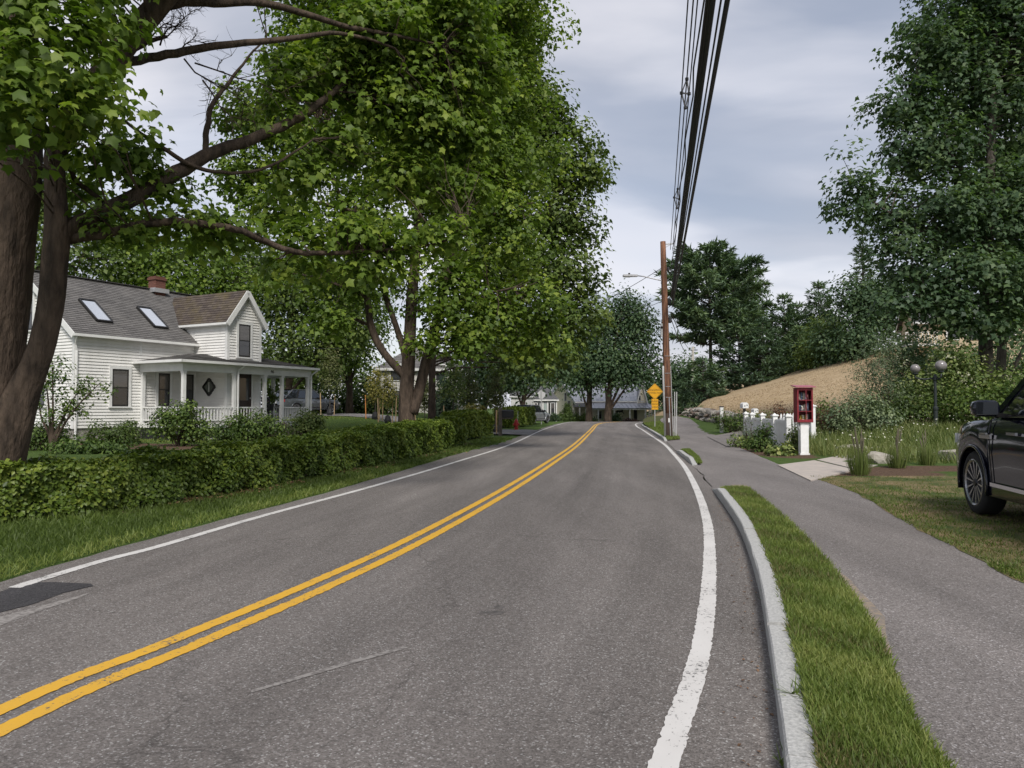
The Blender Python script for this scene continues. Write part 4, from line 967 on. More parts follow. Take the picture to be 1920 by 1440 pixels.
# house up the slope behind the oak on the right
ud = 60.0; ux = P(1722, 660, ud)[0]; uz = hgt(ux + 2, ud); uh = thing('hillside_house', 'beige house on the slope mostly hidden behind the tall oak', 'house', (ux, ud, uz), math.radians(-18))
gable_block(uh, 0, 11, 0, 7, -2, P(1722, 600, ud)[2] - uz, P(1722, 545, ud)[2] - uz, 'x', BEIGE, SH_DARK, .4)
zb_ = P(1722, 640, ud)[2] - uz
for a in (2.1, 3.5, 6, 8.4): window(uh, (0, -.02, 0), X3, -Y3, a, a + .75, zb_ + .1, zb_ + 1.35)
m = MB(); m.box(-1.2, 1.2, -1.6, -.05, zb_ - .5, zb_ - .35); dk_ = m.build('deck', TRIM, uh)
for i in range(12): k_ = MB(); k_.box(-1.2 + i * .2, -1.15 + i * .2, -1.6, -1.55, zb_ - .35, zb_ + .55); k_.build('baluster', TRIM, dk_)
k_ = MB(); k_.box(-1.2, 1.25, -1.63, -1.52, zb_ + .55, zb_ + .62); k_.build('handrail', TRIM, dk_)
# ================================================================== trees
LM_MAPLE = leaf_mat('maple_leaf', (0.0568, 0.0969, 0.0180), (0.1338, 0.2068, 0.0330), (0.2811, 0.3474, 0.0576), 0.44)
LM_MAPLE_D = leaf_mat('dark_maple_leaf', (0.0452, 0.0760, 0.0206), (0.1008, 0.1520, 0.0373), (0.1913, 0.2404, 0.0579), 0.32)
LM_OAK = leaf_mat('oak_leaf', (0.0378, 0.0694, 0.0365), (0.0792, 0.1322, 0.0654), (0.1530, 0.2148, 0.0914), 0.38)
LM_PINE = leaf_mat('pine_needle', (0.0490, 0.0846, 0.0522), (0.1159, 0.1782, 0.0996), (0.2229, 0.3008, 0.1471), 0.2)
LM_YOUNG = leaf_mat('young_leaf', (0.0702, 0.1121, 0.0315), (0.1482, 0.2018, 0.0572), (0.2964, 0.3140, 0.1216), 0.3)
LM_BUSH = leaf_mat('bush_leaf', (0.0286, 0.0585, 0.0156), (0.0754, 0.1248, 0.0260), (0.1625, 0.2210, 0.0494), 0.28)
LM_GREY = leaf_mat('juniper_leaf', (0.0586, 0.0897, 0.0537), (0.1170, 0.1588, 0.0894), (0.2047, 0.2523, 0.1251), 0.2)
LM_YELLOW = leaf_mat('yellowing_leaf', (0.12, 0.12, 0.03), (0.22, 0.20, 0.05), (0.36, 0.32, 0.09), 0.35)
LM_RED = leaf_mat('russet_leaf', (0.05, 0.022, 0.016), (0.12, 0.05, 0.03), (0.20, 0.10, 0.05), 0.25)


def pol(pts, dep=None):
    """[(px, py, depth, radius)] or with a common depth [(px, py, radius)] -> [(point, radius)]"""
    return [(P(p[0], p[1], p[2] if dep is None else dep), p[-1]) for p in pts]


def local(o, pts): return [(np.asarray(p) - o, r) for p, r in pts]


def ell(px, py, dep, rx, rz, ry=None):
    """ellipsoid seen at a pixel, radii in photo pixels, depth radius in metres"""
    c = P(px, py, dep); s = dep / F_PX
    return (*c, rx * s, ry if ry else rx * s * 0.8, rz * s)


# ---- the near two-stemmed maple on the left edge
D1 = 9.9
b1 = P(-22, 985, D1); b1[2] = hgt(b1[0], b1[1]) - 0.1
t1 = thing('maple_tree', 'large twin-trunked maple leaning over the hedge at the left edge', 'tree', b1)
stemA = smooth_line([(np.array((b1[0], b1[1], b1[2] - .1)), .52)] + pol([(-24, 900, .42), (-20, 800, .385), (-12, 700, .36), (0, 580, .335), (12, 460, .325), (26, 340, .31), (32, 220, .28), (35, 100, .26), (25, -60, .22), (5, -300, .16), (-30, -600, .08)], D1))
stemB = smooth_line(pol([(-14, 1040, .30), (-10, 960, .30), (-4, 890, .29), (14, 815, .26), (40, 745, .20), (61, 695, .165), (80, 640, .155), (96, 560, .16), (103, 490, .165), (108, 430, .16), (104, 350, .13), (106, 285, .13), (140, 212, .14), (200, 130, .15), (250, 62, .145), (305, 0, .14), (390, -120, .11), (470, -330, .06)], D1 - .15))
limbC = smooth_line([(P(106, 446, D1 - .15), .14), (P(150, 420, D1), .125), (P(220, 388, 10.1), .115), (P(290, 346, 10.4), .108), (P(345, 316, 10.7), .105), (P(400, 285, 11), .095), (P(470, 262, 11.4), .085), (P(545, 228, 11.8), .075), (P(610, 186, 12.2), .06), (P(680, 120, 12.6), .045), (P(760, 40, 13), .025)])
limbD = smooth_line([(P(112, 452, D1), .075), (P(190, 440, 9.8), .06), (P(300, 415, 9.9), .055), (P(400, 422, 10.1), .05), (P(470, 440, 10.3), .046), (P(530, 466, 10.6), .044), (P(590, 475, 10.9), .038), (P(680, 470, 11.3), .03), (P(790, 462, 11.8), .022), (P(875, 440, 12.2), .012)])
limbE = smooth_line([(P(205, 125, 9.8), .07), (P(260, 112, 10), .062), (P(330, 100, 10.2), .058), (P(390, 88, 10.4), .054), (P(460, 80, 10.7), .048), (P(560, 70, 11.2), .04), (P(640, 62, 11.7), .03), (P(740, 90, 12.2), .02)])
limbF = smooth_line([(P(285, 24, 9.8), .085), (P(330, 4, 10), .075), (P(400, 6, 10.3), .06), (P(480, 4, 10.7), .055), (P(560, 22, 11.2), .05), (P(660, 52, 11.8), .04), (P(740, 66, 12.2), .03), (P(830, 85, 12.6), .016)])
limbG = smooth_line([(P(385, 292, 10.9), .05), (P(388, 240, 11), .045), (P(398, 196, 11.1), .036), (P(425, 160, 11.3), .028), (P(455, 120, 11.5), .02), (P(500, 70, 11.7), .012)])
limbH = smooth_line([(P(232, 225, 10.3), .02), (P(280, 262, 10.4), .03), (P(345, 303, 10.6), .034), (P(400, 322, 10.8), .03), (P(470, 322, 11.1), .024), (P(530, 300, 11.4), .02), (P(585, 262, 11.7), .012)])
limbI = smooth_line([(P(120, 300, 9.9), .03), (P(150, 345, 10), .035), (P(195, 380, 10.1), .03)])
limbJ = smooth_line([(P(250, 92, 10), .04), (P(285, 76, 10.1), .032), (P(314, 68, 10.2), .02)])
tk = MB()
def furrowed(mb, line, seg, depth=.035, seed=0):
    """trunk tube whose surface is cut by wandering vertical furrows, flaring at the foot"""
    line = smooth_line(line, 3); n0 = len(mb.v); mb.tube([p for p, r in line], [r for p, r in line], seg, cap=False); r_ = np.random.default_rng(seed); ph = r_.uniform(0, 6.28, 6)
    for i, (p, r) in enumerate(line):
        for k in range(seg):
            v = np.array(mb.v[n0 + i * seg + k]); a = 2 * math.pi * k / seg; z = p[2]
            f = abs(math.sin(4.5 * a + 1.1 * math.sin(z * 1.7 + ph[0]) + ph[1])) * .6 + abs(math.sin(9.5 * a + 1.6 * math.sin(z * 2.9 + ph[2]) + ph[3])) * .4
            lump = .05 * math.sin(2 * a + z * 1.3 + ph[4]) + .03 * math.sin(3 * a - z * 2.1 + ph[5])
            mb.v[n0 + i * seg + k] = tuple(p + (v - p) * (1 + lump + depth * 2 * (f - .6) + r_.normal(0, .006)))
for l_, sg in ((stemA, 44), (stemB, 30)): furrowed(tk, [(p - b1, r) for p, r in l_], sg, .03, sg)
tk.build('trunk', BARK, t1, smooth_=True)
for l_ in (limbC, limbD, limbE, limbF, limbG, limbH, limbI, limbJ):
    k = MB(); k.tube([p - b1 + rng.normal(0, .006, 3) for p, r in l_], [r for p, r in l_], 8); k.build('limb', BARK, t1, smooth_=True)
# dead twigs
dt = MB()
def twig(p, d, L, r, lvl):
    n = 4; pts = [p]; d = d / np.linalg.norm(d)
    for i in range(n): d = unit(d + rng.normal(0, .22, 3)); pts.append(pts[-1] + d * L / n)
    dt.tube(pts, [r, r * .85, r * .7, r * .55, r * .35], 4, cap=False)
    if lvl:
        for q in pts[1:]:
            for _ in range(2): twig(q, unit(d + rng.normal(0, .75, 3)), L * rng.uniform(.35, .6), r * .5, lvl - 1)
for px, py, dd, L in ((314, 68, (.5, .1, .5), .5), (330, 100, (.3, .1, .8), .45), (300, 85, (.5, 0, .6), .55), (345, 110, (.7, .2, -.7), .9), (380, 150, (.3, .2, -.8), .8), (275, 80, (.6, 0, .4), .5), (365, 118, (.9, .2, -.5), 1.2)):
    twig(P(px, py, 10.2) - b1, np.array(dd), L, .013, 2)
dt.build('dead_twigs', BARK, t1)['kind'] = 'stuff'
E1 = [ell(50, 30, 7.4, 130, 80), ell(170, 30, 7.6, 80, 55), ell(30, 130, 7.2, 110, 80), ell(130, 130, 7.4, 100, 70), ell(70, 215, 7.4, 120, 60), ell(180, 190, 7.7, 75, 60),
      ell(225, 165, 8.0, 40, 40), ell(-60, 150, 7.5, 120, 150), ell(60, -120, 8, 260, 110), ell(330, -160, 9, 160, 90), ell(-30, -330, 9.5, 300, 150), ell(400, -330, 11, 260, 120)]
E1b = [ell(200, 285, 9.8, 60, 40), ell(150, 350, 10.4, 45, 55), ell(255, 300, 10.2, 40, 35), ell(300, 345, 10.6, 45, 28), ell(225, 420, 10, 70, 28), ell(330, 410, 10.2, 80, 32), ell(430, 430, 10.6, 60, 30), ell(290, 250, 10.4, 25, 22),
       ell(560, 440, 11.2, 60, 30), ell(670, 435, 11.4, 70, 34), ell(740, 455, 11.6, 60, 32), ell(830, 430, 12, 60, 35), ell(560, 500, 11.4, 55, 24), ell(690, 500, 11.6, 70, 22)]
E1c = [ell(520, 190, 11.8, 45, 45), ell(640, 130, 12.6, 75, 60), ell(720, 170, 12.8, 90, 70), ell(700, 60, 12.6, 110, 50), ell(820, 120, 13.2, 80, 80), ell(800, 230, 13.2, 80, 60), ell(880, 240, 13.8, 60, 80), ell(640, 260, 12.6, 60, 60),
       ell(560, 330, 12.2, 60, 40), ell(760, 320, 13, 70, 50), ell(860, 350, 13.6, 60, 50), ell(900, 130, 14, 60, 70), ell(560, 130, 12, 50, 40), ell(840, 20, 13, 90, 50)]
sk1 = [(p - b1, r) for l_ in (stemA, stemB, limbC, limbD, limbE, limbF, limbG, limbH, limbI) for p, r in dense(l_, 2)]
allp = []; tw = MB()
for E_, nc, per, cr_, ev in ((E1, 1000, 20, .25, 7), (E1b, 280, 15, .27, 3), (E1c, 800, 20, .31, 5)):
    cc, pos, nrm, dv, tn = crown_points(E_, nc, per, cr_, tint=(.48, .17, .13)); allp.append((pos - b1, nrm, dv, tn)); branches(tw, cc - b1, sk1, ev, .016)
tw.build('twigs', BARK, t1)['kind'] = 'stuff'
pos, nrm, dv, tn = (np.concatenate(k) for k in zip(*allp))
sz = rng.uniform(.06, .15, len(pos))
# the 300 leaves that show largest in view are parts of their own, the rest one mass
wp = pos + b1; fwd = wp[:, 1] * CP + (wp[:, 2] - CAM_H) * SP; upc = -wp[:, 1] * SP + (wp[:, 2] - CAM_H) * CP
inv = (fwd > 1) & (np.abs(wp[:, 0] / fwd) < 960 / F_PX) & (np.abs(upc / fwd) < 720 / F_PX)
big = np.argsort(-np.where(inv, sz / np.maximum(fwd, 1), 0))[:300]; rest = np.ones(len(pos), bool); rest[big] = False
leaf_object('crown', LEAF_MAPLE, pos[rest], nrm[rest], dv[rest], sz[rest], tn[rest], LM_MAPLE, t1)['kind'] = 'stuff'
leaf_meshes = []
for i in range(8):
    o_ = leaf_object('leaf', LEAF_MAPLE, np.zeros((1, 3)), np.array([[0, 0, 1.]]), np.array([[0, 1., 0]]), 1.0, np.array([.2 + .09 * i]), LM_MAPLE); leaf_meshes.append(o_.data); bpy.data.objects.remove(o_)
for i in big:
    z_ = unit(nrm[i]); y_ = unit(dv[i] - z_ * (dv[i] @ z_)); x_ = np.cross(y_, z_)
    o_ = link('leaf', leaf_meshes[int(np.clip((tn[i] - .2) / .09, 0, 7))], t1)
    o_.matrix_local = Matrix(((*(x_ * sz[i] * np.array((1, 1, 1))),), (*(y_ * sz[i]),), (*(z_ * sz[i]),))).transposed().to_4x4(); o_.location = tuple(pos[i])


def broadleaf(name, label, base, trunk, limbs, ells, n_clump, per, cr_, size, lm, tmpl=LEAF_LOBED, bark=BARK, every=4, tint=(.5, .18, .13), shell=2.4, br=.04, group=None, flat=.45):
    """trunk and limbs: lists of (point, radius) polylines in world space"""
    base = np.asarray(base, float); t = thing(name, label, 'tree', base, 0, group)
    tk_ = MB(); sk = []
    for l_ in trunk: l_ = smooth_line(l_); tk_.tube([p - base for p, r in l_], [r for p, r in l_], 10); sk += local(base, dense(l_, 2))
    for l_ in limbs: l_ = smooth_line(l_, 3); tk_.tube([p - base for p, r in l_], [r for p, r in l_], 7, cap=False); sk += local(base, dense(l_, 2))
    cc, pos_, nrm_, dv_, tn_ = crown_points(ells, n_clump, per, cr_, tint=tint, shell=shell, flat=flat)
    tb_ = MB(); branches(tb_, cc - base, sk, every, br, 4)
    tk_.build('trunk', bark, t, smooth_=True); tb_.build('branches', bark, t)['kind'] = 'stuff'
    leaf_object('crown', tmpl, pos_ - base, nrm_, dv_, rng.uniform(size * .55, size * 1.35, len(pos_)), tn_, lm, t)
    return t


def stump(p, dz=-.15): return np.array((p[0], p[1], hgt(p[0], p[1]) + dz))


# ---- forked maple behind the hedge
D2 = 25.0; b2 = stump(P(762, 800, D2))
trunk2 = [[(b2, .42), (P(762, 800, D2), .30), (P(762, 740, D2), .25), (P(765, 690, D2), .235), (P(768, 640, D2), .21), (P(772, 560, D2), .19), (P(780, 470, 25.2), .16), (P(790, 330, 25.3), .13), (P(800, 150, 25.4), .09), (P(800, -60, 25.5), .05)],
          [(P(772, 775, D2), .22), (P(785, 735, D2 + .1), .185), (P(796, 690, D2 + .2), .18), (P(808, 640, D2 + .3), .17), (P(825, 580, 25.5), .15), (P(850, 480, 25.8), .12), (P(880, 330, 26), .09), (P(900, 150, 26), .05)]]
limbs2 = [[(P(760, 705, D2), .17), (P(735, 680, D2), .135), (P(712, 650, D2), .13), (P(695, 610, D2), .125), (P(688, 560, 24.8), .11), (P(672, 480, 24.6), .09), (P(640, 380, 24.4), .07), (P(600, 250, 24.2), .04)],
          [(P(763, 680, D2), .13), (P(752, 640, D2), .11), (P(735, 590, D2), .10), (P(718, 540, 25.3), .09), (P(700, 450, 25.6), .07), (P(690, 300, 26), .04)],
          [(P(690, 560, 24.8), .06), (P(650, 540, 24.2), .05), (P(590, 520, 23.8), .04), (P(540, 510, 23.5), .025)], [(P(825, 580, 25.5), .08), (P(880, 560, 25), .06), (P(960, 540, 24.5), .03)],
          [(P(678, 400, 24.5), .05), (P(600, 380, 24), .04), (P(520, 370, 23.6), .02)], [(P(850, 450, 25.8), .06), (P(930, 400, 25.5), .045), (P(1000, 380, 25.2), .025)]]
E2 = [ell(455, 320, 24, 70, 75), ell(470, 210, 24, 75, 60), ell(520, 390, 24, 90, 60), ell(560, 250, 24.5, 90, 110), ell(600, 100, 25, 120, 100), ell(680, 400, 25, 100, 70), ell(720, 260, 25.5, 120, 120), ell(760, 100, 25.5, 140, 110), ell(860, 330, 25.5, 110, 120),
      ell(900, 160, 26, 120, 120), ell(950, 430, 25.5, 90, 90), ell(960, 290, 26.5, 100, 110), ell(830, 540, 25, 110, 70), ell(690, 520, 24.5, 80, 40), ell(625, 590, 24.5, 45, 55), ell(900, 600, 25, 90, 55), ell(800, 635, 24.3, 50, 24), ell(880, 640, 24.6, 45, 26), ell(990, 560, 25.5, 80, 60), ell(600, 500, 24.2, 80, 45), ell(700, -40, 25.5, 230, 90), ell(930, 20, 26, 130, 90), ell(1000, 640, 26, 60, 30)]
broadleaf('maple_tree', 'tall forked maple with spreading crown behind the clipped hedge', b2, trunk2, limbs2, E2, 2500, 32, .46, .165, LM_MAPLE, tint=(.5, .2, .13), every=5)

# ---- maple behind, its crown edge against the sky
D3 = 37.0; b3 = stump(P(810, 790, D3))
E3 = [ell(962, 95, 38, 58, 78), ell(1015, 200, 38, 58, 75), ell(1060, 300, 38.5, 75, 80), ell(1060, 410, 38.5, 70, 60), ell(1050, 510, 38, 85, 60), ell(1080, 590, 38, 75, 50), ell(935, 60, 38, 80, 100), ell(960, 250, 39, 100, 130), ell(950, 480, 39, 110, 90), ell(1000, 660, 37.5, 85, 45), ell(870, 60, 39, 120, 120), ell(860, 300, 40, 120, 150), ell(1105, 330, 38, 30, 35), ell(1080, 245, 38, 24, 36), ell(1015, 60, 38, 20, 26)]
broadleaf('maple_tree', 'slender straight-trunked maple whose crown edge stands against the open sky', b3,
          [[(b3, .24), (P(810, 740, D3), .18), (P(811, 680, D3), .17), (P(815, 620, D3), .16), (P(840, 480, 37.4), .15), (P(900, 300, 38), .11), (P(940, 100, 38.2), .06), (P(950, -60, 38.2), .03)]],
          [[(P(840, 480, 37.4), .1), (P(930, 420, 37.6), .08), (P(1020, 400, 38), .05)], [(P(825, 560, 37.2), .1), (P(920, 560, 37.4), .08), (P(1040, 550, 37.8), .045)], [(P(890, 320, 38), .08), (P(980, 260, 38), .06), (P(1060, 240, 38), .03)]],
          E3, 1850, 30, .68, .23, LM_MAPLE_D, tint=(.56, .18, .13), every=5, br=.05)


def simple_tree(label, px, py_base, dep, E_, nc, per, cr_, size, lm, r=.25, name='broadleaf_tree', tmpl=LEAF_KITE, bark=BARK, tint=(.5, .18, .13), shell=2.4, every=6, lean=0, group=None):
    b = stump(P(px, py_base, dep)); Ea = np.array(E_); top = (Ea[:, 2] + Ea[:, 5] * .5).max(); cx, cy = Ea[:, 0].mean(), Ea[:, 1].mean()
    tp = np.array((cx, cy, top)); n = 5; pts = [(b + (tp - b) * np.array(((i / n) ** 1.6, (i / n) ** 1.6, i / n)), r * (1.25 if i == 0 else 1 - .17 * i)) for i in range(n + 1)]
    lim = []
    for e in Ea[:8]:
        zt = max(b[2] + 1.5, e[2] - e[5] - .25 * (top - b[2])); tt = (zt - b[2]) / (top - b[2]); s_ = b + (tp - b) * np.array((tt ** 1.6, tt ** 1.6, tt))
        lim.append([(s_, r * .45 * (1 - tt * .5)), ((s_ + e[:3]) / 2 + np.array((0, 0, -.1)), r * .3 * (1 - tt * .5)), (e[:3], r * .15)])
    return broadleaf(name, label, b, [pts], lim, E_, nc, per, cr_, size, lm, tmpl, bark, every, tint, shell, .05, group)


GB = 'trees behind the white house'
# ---- woods behind the house on the left
simple_tree('dense maple filling the gap left of the brick chimney', 60, 760, 42, [ell(60, 420, 42, 120, 120), ell(-40, 330, 42, 130, 120), ell(160, 470, 42, 110, 70), ell(120, 360, 43, 90, 60), ell(-60, 520, 41, 120, 120)], 800, 18, 1.05, .27, LM_MAPLE_D, .3, group=GB)
simple_tree('rounded maple rising right behind the chimney', 300, 760, 46, [ell(270, 500, 46, 110, 60), ell(360, 480, 46, 100, 60), ell(220, 430, 47, 80, 50), ell(420, 540, 46, 80, 60), ell(330, 560, 45, 120, 50)], 850, 18, 1.05, .26, LM_MAPLE, .3, tint=(.42, .16, .12), group=GB)
simple_tree('dark maple between the porch gable and the forked maple', 540, 770, 50, [ell(520, 560, 50, 90, 90), ell(600, 520, 50, 90, 80), ell(560, 650, 50, 90, 60), ell(470, 500, 51, 80, 60), ell(640, 620, 50, 60, 60)], 900, 18, 1.05, .27, LM_MAPLE_D, .28, group=GB)
simple_tree('mid green tree with bare lower trunk behind the driveway', 655, 775, 54, [ell(660, 560, 54, 70, 60), ell(630, 620, 54, 50, 60), ell(690, 610, 54, 50, 50), ell(660, 660, 54, 45, 30)], 520, 18, .9, .25, LM_MAPLE, .26, tint=(.4, .16, .12), group=GB)
simple_tree('dark broad tree at the back of the lawn', 590, 770, 64, [ell(560, 700, 64, 60, 45), ell(620, 690, 64, 60, 50), ell(500, 690, 64, 60, 60), ell(680, 720, 64, 45, 40)], 620, 16, 1.2, .3, LM_MAPLE_D, .26, tint=(.3, .14, .1), group=GB)
for i, (px, lb) in enumerate(((590, 'low evergreen bush at the back of the lawn beside the parked car'), (665, 'low evergreen bush behind the first staked sapling'), (720, 'low evergreen bush behind the yellowing saplings'))):
    b = stump(P(px, 780, 57)); t = thing('evergreen_bush', lb, 'bush', b, 0, 'evergreen bushes at the back of the lawn')
    cc, pos, nrm, dv, tn = crown_points([(0, 0, 1.1, 1.9, 1.2, 1.3), (1.3, .3, .7, 1.2, 1, .9), (-1.2, .2, .8, 1.2, 1, 1)], 150, 16, .5, tint=(.3, .16, .12))
    leaf_object('foliage', LEAF_KITE, pos, nrm, dv, rng.uniform(.16, .3, len(pos)), tn, LM_MAPLE_D, t); s_ = MB(); s_.tube([(0, 0, -.1), (0, 0, 1.2)], [.1, .04], 6); s_.build('stem', BARK, t)
# ---- dark trees in the middle distance
simple_tree('broad dark tree over the clipped hedges beyond the driveway', 905, 790, 58, [ell(900, 640, 58, 70, 50), ell(960, 620, 58, 80, 55), ell(930, 700, 57, 70, 45), ell(1010, 650, 58, 60, 45), ell(1005, 685, 57, 45, 26), ell(880, 720, 57, 50, 40)], 950, 18, 1.05, .27, LM_OAK, .3, tint=(.5, .2, .13))
simple_tree('dark tree overhanging the parked silver car', 978, 790, 76, [ell(985, 672, 76, 50, 40), ell(1030, 660, 76, 45, 50), ell(960, 705, 75, 35, 22), ell(1050, 685, 76, 30, 28)], 700, 16, 1.2, .32, LM_OAK, .3)
simple_tree('left of two dark maples before the farmhouse porch', 1104, 789, 97, [ell(1100, 690, 97, 45, 40), ell(1120, 640, 97, 60, 50), ell(1080, 650, 97, 35, 40), ell(1150, 600, 97, 60, 45), ell(1085, 715, 97, 26, 20), ell(1180, 590, 98, 40, 35)], 720, 16, 1.5, .38, LM_OAK, .42, tint=(.45, .2, .13))
simple_tree('right of two dark maples before the farmhouse porch', 1139, 789, 95, [ell(1150, 690, 95, 55, 38), ell(1190, 660, 95, 45, 50), ell(1130, 670, 95, 45, 40), ell(1200, 610, 95, 38, 48), ell(1190, 700, 95, 45, 25), ell(1170, 570, 96, 30, 25)], 720, 16, 1.5, .38, LM_OAK, .45, tint=(.45, .2, .13))
simple_tree('distant dark tree behind the utility pole', 1255, 780, 125, [ell(1250, 720, 125, 45, 45), ell(1285, 700, 125, 40, 35), ell(1215, 730, 125, 30, 35), ell(1310, 730, 125, 40, 40)], 520, 16, 2.0, .5, LM_OAK, .35, tint=(.5, .15, .1))
simple_tree('rounded tree far behind the farmhouse roof', 1075, 760, 135, [ell(1060, 690, 135, 60, 40), ell(1110, 700, 135, 60, 35), ell(1010, 700, 135, 50, 40)], 420, 16, 2.0, .5, LM_OAK, .35)

# ---- tall oak and its neighbour on the right
D8 = 31.0; b8 = stump(P(1848, 700, D8))
E8 = [ell(1600, 365, 30, 58, 60), ell(1590, 300, 30, 30, 26), ell(1660, 400, 30.5, 60, 50), ell(1690, 200, 31, 70, 55), ell(1760, 100, 31, 90, 90), ell(1740, 270, 31, 90, 90), ell(1850, 180, 32, 130, 150), ell(1830, 30, 32, 130, 100), ell(1950, 60, 33, 130, 200),
      ell(1760, 400, 30.5, 100, 80), ell(1870, 400, 31, 120, 110), ell(1740, 500, 30, 80, 50), ell(1690, 460, 30, 60, 35), ell(1830, 520, 30, 110, 60), ell(1930, 520, 31, 100, 100), ell(1790, 590, 29.5, 70, 32), ell(1870, 600, 29.5, 80, 35), ell(1960, 330, 32, 120, 160), ell(1720, 60, 31, 40, 40), ell(1700, 560, 29.6, 55, 35), ell(1750, 560, 29.6, 60, 40), ell(1900, -120, 32, 200, 110)]
broadleaf('oak_tree', 'tall dark green oak filling the right edge above the garden', b8,
          [[(b8, .34), (P(1848, 640, D8), .26), (P(1850, 520, D8), .24), (P(1855, 380, D8), .2), (P(1860, 200, 31.3), .14), (P(1870, 0, 31.5), .08)]],
          [[(P(1850, 540, D8), .12), (P(1790, 470, 30.6), .09), (P(1700, 420, 30.3), .06), (P(1610, 360, 30), .03)], [(P(1855, 400, D8), .12), (P(1790, 300, 31), .09), (P(1710, 210, 31), .05)], [(P(1850, 480, D8), .12), (P(1930, 400, 31.3), .08), (P(1980, 300, 31.5), .05)], [(P(1850, 600, D8), .08), (P(1800, 580, 30), .06), (P(1740, 560, 29.6), .03)]],
          E8, 2700, 30, .50, .20, LM_OAK, tint=(.5, .22, .13), every=5, bark=BARK_GREY)
simple_tree('second bare-trunked tree standing just right of the oak', 1872, 700, 34, [ell(1900, 470, 34, 80, 80), ell(1960, 560, 34, 90, 70), ell(1900, 350, 35, 90, 90)], 420, 16, .8, .22, LM_OAK, .26, bark=BARK_GREY)

# ---- conifers and woods behind the dry hill
def conifer(label, px, py_top, py_base, dep, rpx, n_w=26, tufts=9, size=.55, lm=LM_PINE, bare=.12, up=.18, name='pine_tree', ragged=.3, prof=None, base_z=None, tint=(.45, .2, .14), group='conifers behind the dry hill'):
    top = P(px, py_top, dep); b = np.array((top[0], dep, base_z if base_z is not None else P(px, py_base, dep)[2])); Ht = top[2] - b[2]; R = rpx * dep / F_PX
    t = thing(name, label, 'tree', b, 0, group); k = MB(); r0 = .012 * Ht + .05
    k.tube([(0, 0, -.6), (0.05, 0, Ht * .3), (0, .05, Ht * .7), (0, 0, Ht)], [r0, r0 * .8, r0 * .45, .03], 8)
    br_ = MB(); PP, NN, DD, TT = [], [], [], []
    for i in range(n_w):
        f = bare + (1 - bare) * (i + rng.random() * .5) / n_w; z = f * Ht
        g = (f - bare) / (1 - bare); rad = R * (prof(g) if prof else (1 - g) ** .75 * (.35 + .65 * min(1, g * 6)))
        nb = 6 if g < .8 else 4; a0 = rng.uniform(0, 6.28); wt = rng.normal(tint[0], tint[1] * .6)
        for j in range(nb):
            a = a0 + j * 6.283 / nb + rng.normal(0, .25); L = max(.35, rad * rng.uniform(1 - ragged, 1 + ragged * .7))
            d = np.array((math.cos(a), math.sin(a), up + .5 * g)); e = d * L; s_ = np.array((0, 0, z)); tip = s_ + e + np.array((0, 0, -.1 * L * (1 - g)))
            br_.tube([s_, s_ + e * .5 + np.array((0, 0, -.06 * L)), tip], [.05 + .01 * L, .03, .012], 4, cap=False)
            nt_ = max(3, int(tufts * L)); tpos = rng.uniform(.25, 1.0, nt_) ** .8
            ctr = s_ + (tip - s_)[None] * tpos[:, None] + rng.normal(0, .1 * L ** .5 + .05, (nt_, 3)) * np.array((1, 1, .16))
            sd_ = np.array((-d[1], d[0], 0)); ctr += sd_[None] * (rng.normal(0, .16, nt_) * L * (1.1 - tpos))[:, None]
            per_ = 7; c2 = np.repeat(ctr, per_, 0); n_ = len(c2)
            dv_ = unit(d[None] * 1.2 + rng.normal(0, .55, (n_, 3)) + np.array((0, 0, .35)))
            PP.append(c2 + rng.normal(0, .07, (n_, 3))); DD.append(dv_); NN.append(unit(rng.normal(0, .6, (n_, 3)) + np.array((0, 0, 1)))); TT.append(np.full(n_, wt) + rng.normal(0, tint[2], n_) + np.repeat(rng.normal(0, tint[1] * .6, nt_), per_))
    PP, NN, DD, TT = map(np.concatenate, (PP, NN, DD, TT)); n_ = len(PP)
    k.build('trunk', BARK_GREY, t, smooth_=True); br_.build('branches', BARK_GREY, t)['kind'] = 'stuff'
    leaf_object('crown', LEAF_KITE, PP, NN, DD, rng.uniform(size * .7, size * 1.3, n_), TT, lm, t, width=rng.uniform(size * .22, size * .4, n_))
    return t


plume = lambda g: (.55 + .6 * math.sin(math.pi * min(1, g * 1.05 + .12))) * (1 if g < .8 else (1.02 - g) / .22) * .95
conifer('tallest white pine with a bare lower trunk beside the utility pole', 1330, 466, 772, 92, 82, 17, 5.5, .85, bare=.40, prof=plume, ragged=.42, up=.32, tint=(.48, .2, .14))
conifer('bushy pine standing in front of the tallest pine', 1385, 580, 770, 88, 78, 18, 4, .7, bare=.02, ragged=.3)
conifer('low pine with drooping boughs at the foot of the hill', 1318, 672, 785, 80, 70, 12, 4, .62, bare=.02, up=.1, ragged=.35)
conifer('pine with feathery double top above the hill', 1470, 552, 765, 95, 70, 20, 4, .7, bare=.0, ragged=.35)
conifer('pointed spruce right of the double-topped pine', 1535, 528, 740, 92, 58, 22, 4, .62, bare=.0, ragged=.25)
conifer('dense pine between the hill crest and the spruce', 1500, 615, 745, 86, 60, 15, 4, .62, bare=.0, ragged=.3, tint=(.6, .2, .14))
conifer('dark pine in the gap above the middle of the hill', 1430, 598, 760, 84, 66, 16, 4, .62, bare=.0, ragged=.3, tint=(.32, .16, .12))
conifer('broad pine closing the gap left of the spruce', 1495, 572, 755, 101, 74, 18, 4, .75, bare=.0, ragged=.3)
conifer('thin sparse pine silhouetted beside the oak', 1617, 425, 700, 84, 36, 20, 1.3, .55, bare=.25, ragged=.5, up=.05, tint=(.4, .15, .1))
